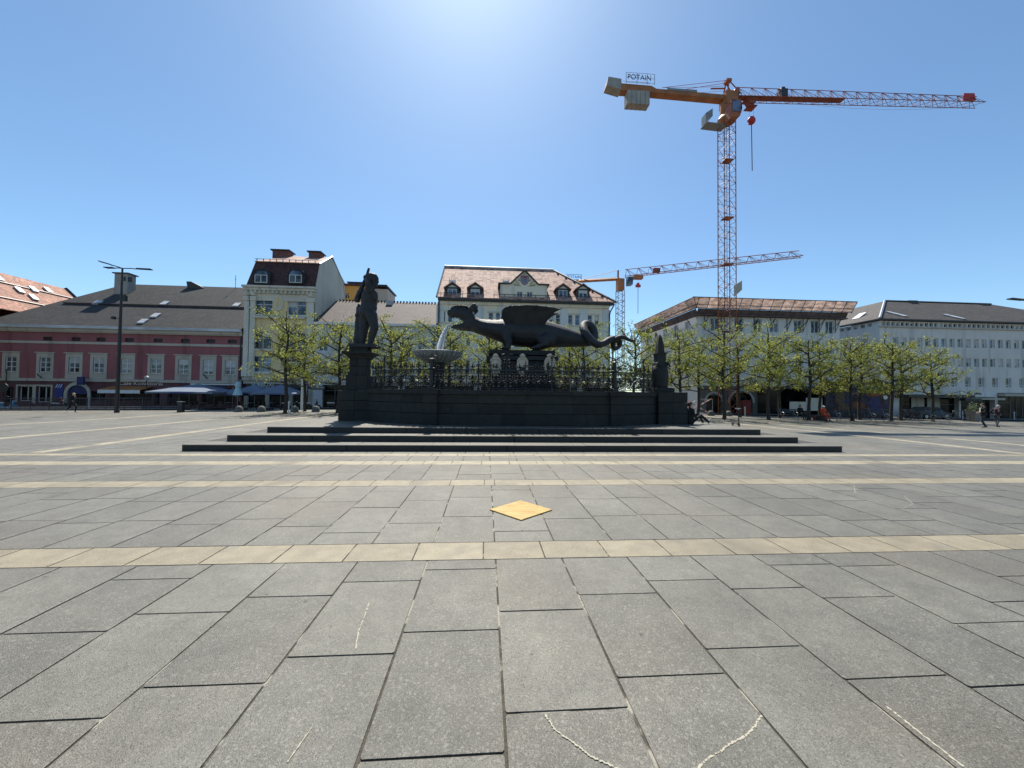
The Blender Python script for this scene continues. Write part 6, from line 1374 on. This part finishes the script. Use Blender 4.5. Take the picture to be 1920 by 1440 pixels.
# ------------------------------------------------------------------ scooter parked on the square
u, v, z = G(1385.5, 800)
sc = empty('kick_scooter', (u, v, z), 'slim black electric kick scooter standing alone right of the fountain', 'scooter', rz=rad(78))
for x in (0, .86): 
    mb = MB(); mb.tube([(x + .11 * math.cos(t), 0, .11 + .11 * math.sin(t)) for t in [i * math.pi / 8 for i in range(17)]], .024, 6, False); mb.lathe([(.03, -.03), (.03, .03)], (x, 0, .11), 8); mb.build('wheel', 'rubber', sc, world=False)
mb = MB(); mb.box(.18, .76, -.08, .08, .12, .16); mb.tube([(.76, 0, .14), (.9, 0, .2)], .03, 6); mb.build('deck', 'black', sc, world=False)
mb = MB(); mb.tube([(.05, 0, .14), (.0, 0, .25), (.12, 0, 1.08)], .028, 8); mb.tube([(.2, 0, .14), (.03, 0, .24)], .03, 6); mb.build('stem', 'black', sc, world=False)
mb = MB(); mb.tube([(.13, -.17, 1.10), (.12, 0, 1.09), (.13, .17, 1.10)], .018, 6); mb.lathe([(.05, -.03), (.05, .03)], (.1, 0, 1.06), 8); mb.build('handlebar', 'steel', sc, world=False)
mb = MB(); mb.box(.84, 1.02, -.05, .05, .21, .235); mb.build('mudguard', 'black', sc, world=False)

# ------------------------------------------------------------------ street lamps
def lamp_heads(root, x, y, z, arms):
    for dx, dy, dz, L in arms:
        d = Vector((dx, dy, dz)).normalized(); mb = MB(); p = Vector((x, y, z)); a = p + d * L * .5; b = p + d * L
        mb.tube([p, p + d * L * .3 + Vector((0, 0, .03)), a], .04, 6); mb.build('arm', 'darkgrey', root)
        s = Vector((-d.y, d.x, 0)).normalized() * .17; mb = MB(); mb.prism([a - s * .8, b - s, b + s, a + s * .8], (0, 0, .07)); mb.build('lamp_head', 'darkgrey', root)
u, v, z = G(219, 774); zt = onv(226, 503, v)[1]
la = empty('street_lamp', (u, v, z), 'tall slim black lamp post with three flat heads before the pink building', 'street lamp', 'tall lamps of the square')
mb = MB(); mb.tube([(u, v, z), (u, v, z + 1.5), (u, v, z + 6.3), (u, v, zt)], [.15, .13, .11, .06], 10); mb.build('pole', 'black', la)
mb = MB(); mb.lathe([(.17, 0), (.17, .25), (.13, .3)], (u, v, z), 10); mb.build('foot', 'black', la)
mb = MB(); zz_ = onv(226, 560, v)[1]; mb.box(u + .12, u + .4, v - .1, v + .1, zz_ - .2, zz_ + .25); mb.tube([(u, v, zz_ + .3), (u + .3, v, zz_ + .3)], .03, 5); mb.build('camera_box', 'black', la)
mb = MB(); zz_ = onv(226, 597, v)[1]; mb.tube([(u, v, zz_), (u - .5, v, zz_)], .025, 5); mb.box(u - .65, u - .42, v - .1, v + .1, zz_ - .08, zz_ + .14); mb.build('spotlight', 'black', la)
lamp_heads(la, u, v, zt, [(-1, -.15, .26, 1.6), (-1, .25, .06, 1.75), (1, .15, .02, 2.0)])
lv_ = 24.0; ue, ze_ = onv(1893, 563, lv_); ub_ = ue + 2.2
lb_ = empty('street_lamp', (ub_, lv_, gz(ub_, lv_)), 'lamp head of a tall post reaching in at the right edge', 'street lamp', 'tall lamps of the square')
mb = MB(); mb.tube([(ub_, lv_, -.4), (ub_, lv_, ze_)], [.14, .07], 10); mb.build('pole', 'black', lb_); lamp_heads(lb_, ub_, lv_, ze_ - .05, [(-1, 0, .06, 2.2), (1, -.2, .1, 2.1)])
def small_post(px, py, ptop, label, name, m='black', v=None, r=.05):
    u, vv, z = G(px, py); vv = v or vv
    if v: u = onv(px, py, v)[0]; z = gz(u, v)
    zt = onv(px, ptop, vv)[1]; root = empty(name, (u, vv, z), label, name.replace('_', ' ')); mb = MB(); mb.tube([(u, vv, z), (u, vv, zt)], [r, r * .8], 8); mb.build('pole', m, root); return root, u, vv, z, zt
ro, u, v, z, zt = small_post(273, 768, 712, 'small dark lantern post with glass top in front of the cafe awning', 'lantern_post', v=38.5); mb = MB(); mb.lathe([(.06, 0), (.16, .1), (.2, .35), (.05, .5)], (u, v, zt - .1), 8); mb.build('lantern', 'grey', ro)
ro, u, v, z, zt = small_post(9, 768, 692, 'dark sign post with round sign and street name at far left', 'sign_post', v=38.5); mb = MB(); mb.lathe([(.02, -.02), (.42, -.02), (.42, .02), (.02, .02)], (0, 0, 0), 16); me = mb.mesh('sign', 'black'); me.transform(Matrix.Rotation(rad(90), 4, 'X')); o = place('round_sign', me, ro, (u - .1, v - .08, onv(9, 727, v)[1])); boxp(ro, 'name_plate', 'black', u + .35, u + 1.4, v - .04, v, onv(20, 716, v)[1] - .1, onv(20, 716, v)[1] + .12)
ro, u, v, z, zt = small_post(565.5, 772, 708, 'white post with blue parking sign beside the pollarded trees', 'sign_post', 'white', 36.0, .12)
ro, u, v, z, zt = small_post(574, 770, 684, 'thin sign pole with blue and white boards behind the second tree', 'sign_post', 'steel', 37.5, .04); boxp(ro, 'sign', 'blue', u - .3, u + .3, v - .06, v - .04, onv(574, 724, v)[1], onv(574, 714, v)[1]); boxp(ro, 'sign', 'offwhite', u - .28, u + .28, v - .06, v - .04, onv(574, 694, v)[1], onv(574, 684, v)[1])
ro, u, v, z, zt = small_post(449, 765, 712, 'grey corner post where pink and yellow houses meet', 'sign_post', 'grey', 41.5, .10)
ro, u, v, z, zt = small_post(1069, 740, 668, 'street sign pole with small blue sign behind the dragon tail', 'sign_post', 'steel', 39, .03); boxp(ro, 'sign', 'blue', u - .25, u + .25, v - .05, v - .03, onv(1134, 680, v)[1], onv(1134, 672, v)[1]); boxp(ro, 'sign', 'blue', u - .25, u + .25, v - .05, v - .03, onv(1134, 670, v)[1], onv(1134, 664, v)[1])
for px, py, lab in ((1397, 781, 'white bollard post left of the dark shop front'), (1805, 786, 'white bollard post left of the planter'), (1902, 787, 'white bollard post right of the two standing people'), (527, 777, 'pale marker post touching the first tree trunk')):
    u, v, z = G(px, py); v = max(v, 30.2); root = empty('bollard_post', (u, v, z), lab, 'bollard', 'slim pale bollards'); mb = MB(); mb.lathe([(.05, 0), (.05, .85), (.065, .88), (.05, .95), (.01, .98)], (u, v, z), 10); mb.build('post', 'offwhite', root)
DB = [(448, 772.5, 'dark domed stone bollard below the small parasol'), (490, 772.5, 'dark domed stone bollard left of the first tree'), (552, 772.5, 'dark domed stone bollard right of the first tree'), (592, 772.5, 'dark domed stone bollard between second and third tree'), (1333, 779.5, 'dark domed stone bollard left of the crane mast'), (1366, 780, 'dark domed stone bollard below the crane mast')]
mb = MB(); mb.lathe([(.31, 0), (.31, .12), (.29, .28), (.22, .43), (.12, .51), (.01, .53)], n=16); dome = mb.mesh('dome', 'bollard', True)
mb = MB(); mb.lathe([(.33, -.3), (.33, .04), (.31, .05), (.01, .05)], n=16); dfoot = mb.mesh('foot', 'bollard')
for px, py, lab in DB:
    u, v, z = G(px, py); v = min(v, 36.3); root = empty('dome_bollard', (u, v, z), lab, 'bollard', 'domed stone bollards'); place('dome', dome, root, (u, v, z)); place('foot', dfoot, root, (u, v, z))
u, v, z = G(339, 773); bi = empty('litter_bin', (u, v, z), 'dark square litter bin at the right end of the railing', 'litter bin'); boxp(bi, 'body', 'black', u - .2, u + .2, v - .15, v + .15, z, z + .85); boxp(bi, 'lid', 'grey', u - .22, u + .22, v - .17, v + .17, z + .85, z + .90); boxp(bi, 'slot', 'darkgrey', u - .14, u + .14, v - .16, v - .15, z + .62, z + .74)
u, v, z = G(1826, 790.5); pl_ = empty('planter', (u, v, z), 'tall tapered grey planter with dark shrub in front of the bank', 'planter'); mb = MB(); mb.lathe([(.36, 0), (.40, .1), (.62, 1.05), (.64, 1.1), (.54, 1.1), (.5, .98), (.01, .98)], (0, 0, 0), 4); me = mb.mesh('pot', 'planter'); me.transform(Matrix.Rotation(rad(45), 4, 'Z')); place('pot', me, pl_, (u, v, z))
mb = MB(); r9 = random.Random(4)
for i in range(320): c_ = Vector((u + r9.gauss(0, .22), v + r9.gauss(0, .2), z + 1.15 + abs(r9.gauss(0, .3)))); s_ = .07; nx = Vector((r9.gauss(0, 1), r9.gauss(0, 1), r9.gauss(0, 1))).normalized(); ny = nx.orthogonal().normalized(); mb.quad(c_ - nx * s_, c_ + ny * s_ * .6, c_ + nx * s_, c_ - ny * s_ * .6)
mb.build('shrub', 'shrub', pl_)

# ------------------------------------------------------------------ railing along the street, left
fv = 37.4; f0, f1 = -50.0, onv(336, 769, fv)[0]
fe = empty('street_railing', ((f0 + f1) / 2, fv, -.25), 'long low dark railing of thin bars along the street at left', 'railing')
n = 13
for i in range(n + 1): u = f0 + (f1 - f0) * i / n; z = gz(u, fv); boxp(fe, 'post', 'darkgrey', u - .03, u + .03, fv - .03, fv + .03, z - .1, z + 1.18)
for h_ in (1.12, .30, .12):
    mb = MB(); mb.tube([(f0 + (f1 - f0) * i / n, fv, gz(f0 + (f1 - f0) * i / n, fv) + h_) for i in range(n + 1)], .025, 4); mb.build('rail', 'grey' if h_ < 1 else 'darkgrey', fe)
mb = MB(); k_ = int((f1 - f0) / .12)
for i in range(k_): u = f0 + .06 + i * .12; z = gz(u, fv); mb.box(u - .008, u + .008, fv - .008, fv + .008, z + .12, z + 1.12)
mb.build('bars', 'darkgrey', fe, kind='stuff')
# second low rail (street side)
# ------------------------------------------------------------------ cafe parasols
def parasol(px, pyt, pye, wpx, v, label, m='canvas'):
    u, zt = onv(px, pyt, v); zt += .2; ze = onv(px, pye, v)[1]; hw = wpx / 2 * v / 700
    root = empty('cafe_parasol', (u, v, gz(u, v)), label, 'parasol', 'cafe parasols')
    cor = [(-1, -1), (0, -1.0), (1, -1), (1, 0), (1, 1), (0, 1), (-1, 1), (-1, 0)]
    mb = MB(); mb.v = [(u, v, zt)] + [(u + a * hw, v + b * hw * .8, ze + (.04 if a * b == 0 else 0)) for a, b in cor] + [(u + a * hw, v + b * hw * .8, ze - .16 + (.04 if a * b == 0 else 0)) for a, b in cor] + [(u, v, zt - .05)]
    mb.f = [(0, 1 + i, 1 + (i + 1) % 8) for i in range(8)] + [(1 + i, 9 + i, 9 + (i + 1) % 8, 1 + (i + 1) % 8) for i in range(8)]
    mb.build('canopy', m, root)
    mb = MB(); mb.tube([(u, v, -.6), (u, v, zt + .15)], .035, 6); mb.build('pole', 'grey', root)
    mb = MB()
    for a, b in cor: mb.tube([(u, v, zt - .12), (u + a * hw * .98, v + b * hw * .78, ze - .04)], .015, 3)
    mb.build('ribs', 'grey', root)
    mb = MB(); mb.box(u - .4, u + .4, v - .4, v + .4, gz(u, v) - .15, gz(u, v) + .03); mb.build('foot', 'concrete', root)
    mb = MB(); mb.box(u - hw * .25, u + hw * .45, v - hw * .8 - .012, v - hw * .8 - .004, ze - .13, ze - .04); mb.build('print', 'blue', root)
parasol(372, 723.5, 735, 106, 40.2, 'wide pale blue cafe parasol, leftmost of the four')
parasol(437, 732.5, 739.5, 46, 41.0, 'smallest pale blue parasol, beside the teal folded umbrella')
parasol(478, 725, 736, 62, 40.0, 'pale blue parasol below the white shop lettering')
parasol(527, 724.5, 737.5, 72, 39.0, 'pale blue parasol behind the first tree trunk')
u, v, z = onv(445, 765, 38.0)[0], 38.0, 0; ro = empty('folded_parasol', (u, v, -.1), 'folded pale teal parasol between the small parasol and the yellow house', 'parasol'); mb = MB(); mb.lathe([(.05, 0), (.42, .18), (.25, .7), (.2, .95), (.26, 1.0), (.24, 1.35), (.02, 1.45)], (u, v, onv(445, 744, v)[1]), 10); mb.build('canopy', 'teal', ro); mb = MB(); mb.tube([(u, v, -.1), (u, v, onv(445, 744, v)[1])], .03, 6); mb.build('pole', 'grey', ro)
# cafe tables and chairs under the parasols
def cafe_proto():
    t = empty('cafe_table', (0, 0, 0), 'round dark cafe table', 'table', 'cafe tables in the shade'); mb = MB(); mb.lathe([(.01, .72), (.36, .72), (.36, .75), (.01, .75)], n=14); mb.build('tabletop', 'grey', t, world=False); mb = MB(); mb.lathe([(.24, 0), (.24, .02), (.03, .05), (.03, .72)], n=8); mb.build('leg', 'black', t, world=False)
    c = empty('cafe_chair', (0, 0, 0), 'dark cafe chair', 'chair', 'cafe chairs in the shade'); mb = MB(); mb.box(-.22, .22, -.22, .22, .43, .47); mb.build('seat', 'woodin', c, world=False); mb = MB(); mb.prism([(-.22, .20, .5), (.22, .20, .5), (.22, .27, .88), (-.22, .27, .88)], (0, .03, 0)); mb.build('backrest', 'woodin', c, world=False)
    for a in (-1, 1):
        for b in (-1, 1): mb = MB(); mb.tube([(a * .2, b * .2, .43), (a * .22, b * .23, 0)], .016, 4); mb.build('leg', 'black', c, world=False)
    return t, c
t0, ch0 = cafe_proto(); first = True
spots = [(345, 'under the left side of the widest parasol'), (385, 'under the right side of the widest parasol'), (430, 'under the smallest parasol'), (470, 'below the white shop lettering'), (512, 'left of the first tree trunk')]
for i, (px, where) in enumerate(spots):
    v = 39.6 - .12 * i; u = onv(px, 760, v)[0]; z = -.10
    o = t0 if i == 0 else copy_tree(t0); o.location = (u, v, z + gz(u, v)); o['label'] = 'small round cafe table ' + where
    for k_, (dx, dy, rz, nm) in enumerate(((-.62, 0, 90, 'left'), (.62, .05, -90, 'right'))):
        o = ch0 if (i == 0 and k_ == 0) else copy_tree(ch0); o.location = (u + dx, v + dy, z + gz(u, v)); o.rotation_euler.z = rad(rz); o['label'] = 'dark chair %s of the table %s' % (nm, where)
# ------------------------------------------------------------------ scooters and bicycles
def moped_proto():
    root = empty('parked_moped', (0, 0, 0), 'parked moped', 'moped', 'parked mopeds')
    for x in (-.62, .62): mb = MB(); mb.tube([(x + .22 * math.cos(t), 0, .26 + .22 * math.sin(t)) for t in [i * math.pi / 8 for i in range(17)]], .05, 6, False); mb.lathe([(.12, -.03), (.12, .03)], (0, 0, 0), 10); mb.build('wheel', 'rubber', root, world=False)
    bm = bmesh.new(); capsule(bm, (-.55, 0, .52), (-.1, 0, .46), .15, .14); capsule(bm, (-.1, 0, .32), (.3, 0, .30), .10, .10); capsule(bm, (.36, 0, .35), (.50, 0, .85), .12, .10); ellip(bm, (.60, 0, .50), (.22, .07, .06)); link('body', fuse(bm, 'body', 'black', .03, 2), root)
    bm = bmesh.new(); capsule(bm, (-.66, 0, .74), (-.08, 0, .72), .09, .08); link('seat', fuse(bm, 'seat', 'steel', .03, 2), root)
    mb = MB(); mb.tube([(.50, 0, .8), (.44, 0, 1.02)], .03, 6); mb.tube([(.40, -.32, 1.05), (.46, 0, 1.02), (.40, .32, 1.05)], .018, 6); mb.tube([(.44, .3, 1.05), (.47, .36, 1.25)], .008, 4); mb.tube([(.44, -.3, 1.05), (.47, -.36, 1.25)], .008, 4); mb.build('handlebar', 'darkgrey', root, world=False)
    mb = MB()
    for s in (-1, 1): mb.lathe([(.01, -.01), (.07, 0), (.01, .01)], (.48, s * .38, 1.28), 8)
    mb.lathe([(.09, -.03), (.09, .03)], (.57, 0, .88), 10); mb.build('mirrors', 'steel', root, world=False)
    return root
mp = moped_proto()
MP = [(544, 'parked moped with pale seat left of the white post', 20), (563, 'parked moped with pale seat right behind the white post', -15), (584, 'parked moped between second tree and blue door', 10), (628, 'parked moped beside the third tree and the stone pedestal', 25), (112, 'lone parked moped behind the railing near the walking person', 0)]
for i, (px, lab, rz) in enumerate(MP):
    o = mp if i == 0 else copy_tree(mp); v = 38.2 + .3 * (i % 2); u = onv(px, 765, v)[0]; o.location = (u, v, gz(u, v) - .12); o.rotation_euler.z = rad(rz); o['label'] = lab
bl = copy_tree(mp); v = 38.6; u = onv(8, 762, v)[0]; bl.location = (u, v, gz(u, v) - .12); bl.rotation_euler.z = rad(8); bl['label'] = 'blue and white motorcycle behind the railing at far left'; bl['category'] = 'motorcycle'; bl.name = 'parked_motorcycle'; bl['group'] = ''; del bl['group']; bl.scale = (1.35, 1.2, 1.1)
for ch_ in bl.children:
    if ch_.name.startswith('body'): ch_.data = ch_.data.copy(); ch_.data.materials.clear(); ch_.data.materials.append(MT['bikeblue'])
    if ch_.name.startswith('seat'): ch_.data = ch_.data.copy(); ch_.data.materials.clear(); ch_.data.materials.append(MT['white'])
def bike_proto():
    root = empty('parked_bicycle', (0, 0, 0), 'parked bicycle', 'bicycle', 'bicycles parked behind the benches')
    for x in (-.52, .52):
        mb = MB(); mb.tube([(x + .33 * math.cos(t), 0, .35 + .33 * math.sin(t)) for t in [i * math.pi / 12 for i in range(25)]], .02, 5, False); mb.build('tyre', 'rubber', root, world=False)
        mb = MB()
        for i in range(8): a = i * math.pi / 4; mb.tube([(x, 0, .35), (x + .32 * math.cos(a), 0, .35 + .32 * math.sin(a))], .004, 3)
        mb.build('spokes', 'steel', root, world=False)
    mb = MB(); A, B, Cc, Dd, E_ = (-.52, 0, .35), (-.08, 0, .32), (-.2, 0, .82), (.36, 0, .84), (.52, 0, .35)
    for a, b in ((A, B), (A, Cc), (B, Cc), (B, Dd), (Cc, Dd), (Dd, E_)): mb.tube([a, b], .018, 5)
    mb.build('frame', 'darkgrey', root, world=False)
    mb = MB(); mb.tube([(-.2, 0, .82), (-.22, 0, .93)], .014, 5); mb.prism([(-.36, -.07, .94), (-.1, -.02, .94), (-.1, .02, .94), (-.36, .07, .94)], (0, 0, .05)); mb.build('saddle', 'black', root, world=False)
    mb = MB(); mb.tube([(.36, 0, .84), (.34, 0, 1.0)], .015, 5); mb.tube([(.22, -.28, 1.02), (.36, -.1, 1.02), (.36, .1, 1.02), (.22, .28, 1.02)], .014, 5); mb.build('handlebar', 'steel', root, world=False)
    return root
bk0 = bike_proto()
BK = [(1625, 'bicycle parked left behind the third bench, wheels edge on'), (1655, 'bicycle leaning behind the middle of the third bench'), (1690, 'bicycle parked right of the fourteenth tree'), (1702, 'second bicycle right of the fourteenth tree'), (1715, 'bicycle parked left of the dark car'), (1796, 'bicycle parked left of the planter')]
for i, (px, lab) in enumerate(BK):
    o = bk0 if i == 0 else copy_tree(bk0); v = 35.2 - .15 * (i % 3); u = onv(px, 780, v)[0]; o.location = (u, v, gz(u, v)); o.rotation_euler = (rad(4), 0, rad(25 + 17 * i)); o['label'] = lab
# dark car
v = 41.0; u = 52.4; car = empty('parked_car', (u, v, gz(u, v) - .12), 'dark parked car in the shade before the shop windows at right', 'car', rz=rad(2))
prof = [(-2.1, .32), (-2.12, .75), (-1.95, .92), (-1.55, .98), (-.95, 1.42), (.55, 1.45), (1.1, 1.02), (1.9, .88), (2.1, .68), (2.1, .34)]
bm = bmesh.new(); secs = []
mb = MB()
ys = [(-.82, .0), (-.86, .5), (.86, .5), (.82, 0)]
n_ = len(prof)
for y, _ in [(-.84, 0), (.84, 0)]: mb.v += [(x, y * (1 if z < 1.0 else .80), z) for x, z in prof]
mb.f.append(tuple(range(n_))); mb.f.append(tuple(range(2 * n_ - 1, n_ - 1, -1)))
for i in range(n_): j = (i + 1) % n_; mb.f.append((i, n_ + i, n_ + j, j))
mb.build('body', 'carpaint', car, world=False)
for s in (-1, 1):
    mb = MB(); y = s * .785; mb.prism([(-1.35, y, 1.02), (-.9, y * .93, 1.36), (-.15, y * .93, 1.38), (-.15, y, 1.02)], (0, s * .03, 0)); mb.prism([(-.08, y, 1.02), (-.08, y * .93, 1.38), (.5, y * .93, 1.38), (.95, y, 1.03)], (0, s * .03, 0)); mb.build('side_window', 'shopglass', car, world=False)
    for x in (-1.3, 1.3): mb = MB(); mb.lathe([(.05, -.1), (.33, -.1), (.33, .1), (.05, .1)], n=18); me = mb.mesh('wheel', 'rubber'); me.transform(Matrix.Rotation(rad(90), 4, 'X')); o = link('wheel', me, car); o.location = (x, s * .78, .33); mb = MB(); mb.lathe([(.02, -.11), (.2, -.11), (.2, .11), (.02, .11)], n=12); me = mb.mesh('rim', 'steel'); me.transform(Matrix.Rotation(rad(90), 4, 'X')); link('rim', me, o)
    mb = MB(); mb.box(2.02, 2.12, s * .5 - .15, s * .5 + .15, .62, .76); mb.build('headlight', 'grey', car, world=False)
mb = MB(); mb.prism([(.62, -.6, 1.42), (.62, .6, 1.42), (1.12, .7, 1.05), (1.12, -.7, 1.05)], (.03, 0, .03)); mb.build('windscreen', 'shopglass', car, world=False)
# ------------------------------------------------------------------ building site things
v = 39.5
def X(px, vv=v): return onv(px, 770, vv)[0]
hb = empty('site_hoarding', (X(1605), 41.0, -.3), 'tall site hoarding painted with a colourful abstract mural', 'hoarding')
h0, h1 = onv(1548, 760, 41)[0], onv(1672, 760, 41)[0]; zt, zb_ = onv(1600, 716, 41)[1], -1.0
def muralmat():
    m = bpy.data.materials.new('abstract mural'); m.use_nodes = True; n = m.node_tree.nodes; l = m.node_tree.links; b = n['Principled BSDF']; b.inputs['Roughness'].default_value = .8
    g = n.new('ShaderNodeNewGeometry'); nz = n.new('ShaderNodeTexNoise'); nz.inputs['Scale'].default_value = .55; nz.inputs['Detail'].default_value = 1.5; nz.inputs['Distortion'].default_value = 2.2; l.new(g.outputs['Position'], nz.inputs['Vector'])
    r = n.new('ShaderNodeValToRGB'); r.color_ramp.interpolation = 'CONSTANT'; l.new(nz.outputs[0], r.inputs[0]); e = r.color_ramp.elements
    cols = [(.30, .025), (.36, .035), (.42, .02), (.46, .05), (.5, .03), (.54, .06), (.58, .02), (.63, .05)]
    rgb = [tuple(c * .5 for c in q) for q in [(.03, .05, .06), (.10, .05, .15), (.03, .08, .04), (.25, .06, .05), (.03, .03, .04), (.20, .14, .05), (.05, .12, .20), (.12, .07, .20)]]
    e[0].position = 0; e[0].color = (*rgb[0], 1); e[1].position = cols[1][0]; e[1].color = (*rgb[1], 1)
    for (p, _), c in zip(cols[2:], rgb[2:]): x = e.new(p); x.color = (*c, 1)
    l.new(r.outputs[0], b.inputs['Base Color']); return m
MT['mural'] = muralmat()
n = 8
for i in range(n): mb = MB(); a = h0 + (h1 - h0) * i / n; b = h0 + (h1 - h0) * (i + 1) / n; mb.box(a + .01, b - .01, 41.0, 41.04, zb_, zt); mb.build('panel', 'mural', hb)
for i in range(n + 1): a = h0 + (h1 - h0) * i / n; boxp(hb, 'post', 'darkgrey', a - .05, a + .05, 41.05, 41.15, zb_, zt - .1)
MT['muraltan'] = mat('mural ochre', (.13, .09, .045), .85, .25, 3); MT['muralblue'] = mat('mural blue', (.018, .07, .13), .85, .3, 2); MT['muralviolet'] = mat('mural violet', (.06, .05, .12), .85, .25, 3); MT['muralorange'] = mat('mural orange', (.19, .065, .035), .85, .25, 3)
def blob(pts, m, d): mb = MB(); mb.prism([(onv(x, y, 41)[0], 41 - d, onv(x, y, 41)[1]) for x, y in pts], (0, .004, 0)); mb.build('mural_shape', m, hb)
el = lambda cx, cy, a, b: [(cx + a * math.cos(t), cy - b * math.sin(t)) for t in [i * math.pi / 9 for i in range(18)]]
blob(el(1575, 744, 9, 16), 'muraltan', .012); blob(el(1582, 766, 10, 11), 'muraltan', .016); blob([(1588, 717), (1668, 717), (1660, 730), (1630, 733), (1605, 727)], 'muralblue', .012); blob(el(1640, 757, 11, 13), 'muralviolet', .014); blob([(1620, 733), (1650, 731), (1658, 738), (1640, 745), (1622, 741)], 'muralorange', .018); blob(el(1660, 745, 4, 4), 'offwhite', .018); blob(el(1610, 760, 12, 8), 'muralorange', .012)
for a, b, t, lab in ((1481, 1511, 753, 'low white site board leaning in the dark shop front, left'), (1512, 1542, 746, 'taller white site board beside the mural')):
    vv = 38.4; bd = empty('white_board', (onv((a + b) / 2, 775, vv)[0], vv, -.4), lab, 'board', 'white site boards'); u0, u1 = onv(a, 770, vv)[0], onv(b, 770, vv)[0]; zt2 = onv(a, t, vv)[1]; z0_ = onv(a, 770, vv)[1]
    boxp(bd, 'panel', 'offwhite', u0, u1, vv, vv + .05, z0_, zt2); boxp(bd, 'foot', 'darkgrey', u0 + .1, u0 + .2, vv - .2, vv + .3, -.5, z0_); boxp(bd, 'foot', 'darkgrey', u1 - .2, u1 - .1, vv - .2, vv + .3, -.5, z0_)
u0, u1 = onv(1393, 770, 40.5)[0], onv(1408, 770, 40.5)[0]; ct = empty('red_cabinet', ((u0 + u1) / 2, 40.5, -.4), 'small red site cabinet right of the crane mast', 'cabinet'); boxp(ct, 'body', 'dullred', u0, u1, 40.5, 41.1, -.3, onv(1400, 752, 40.5)[1]); boxp(ct, 'lid', 'dullred', u0 - .05, u1 + .05, 40.45, 41.12, onv(1400, 752, 40.5)[1], onv(1400, 752, 40.5)[1] + .08); boxp(ct, 'foot', 'black', u0 + .05, u1 - .05, 40.55, 41.05, -.5, -.3)
# diagonal red and white barrier poles
vv = 35.6
br = empty('barrier_cross', (onv(1300, 775, vv)[0], vv, -.2), 'red and white crossed barrier poles with sign beside the obelisk pier', 'barrier')
def barrier(p, q, n, r=.05, m2='white'):
    p = Vector((*[onv(p[0], p[1], vv)[0]], vv, onv(p[0], p[1], vv)[1])); q = Vector((onv(q[0], q[1], vv)[0], vv + .1, onv(q[0], q[1], vv)[1])); bar = MB(); bar.tube([p, q], r, 6); o = bar.build('pole', 'white', br)
    for i in range(0, n, 2): s = MB(); s.tube([p.lerp(q, i / n), p.lerp(q, (i + 1) / n)], r + .006, 6); s.build('red_stripe', 'red' if m2 == 'white' else m2, o)
barrier((1288, 766), (1304, 752), 6); barrier((1290, 752), (1327, 773), 8, .03); barrier((1292, 771), (1335, 748), 9, .03)
a0_, z_ = onv(1289, 758, vv - .3); boxp(br, 'sign', 'offwhite', a0_, a0_ + .55, vv - .32, vv - .28, z_, z_ + .25)
sf = empty('site_fence', (onv(1312, 775, 36)[0], 36, -.2), 'pale wire site fence frame left of the crane mast', 'fence'); u0, u1 = onv(1288, 770, 36.0)[0], onv(1336, 770, 36.0)[0]; zt2 = onv(1310, 748.5, 36)[1]
for a in (u0, u1): mb = MB(); mb.tube([(a, 36, gz(a, 36)), (a, 36, zt2)], .022, 6); mb.build('post', 'steel', sf)
for h_ in (zt2, -.05): mb = MB(); mb.tube([(u0, 36, h_), (u1, 36, h_)], .02, 6); mb.build('rail', 'steel', sf)
mb = MB()
for i in range(1, 28): a = u0 + (u1 - u0) * i / 28; mb.tube([(a, 36, -.05), (a, 36, zt2)], .004, 3, False)
mb.build('wire_mesh', 'steel', sf, kind='stuff')
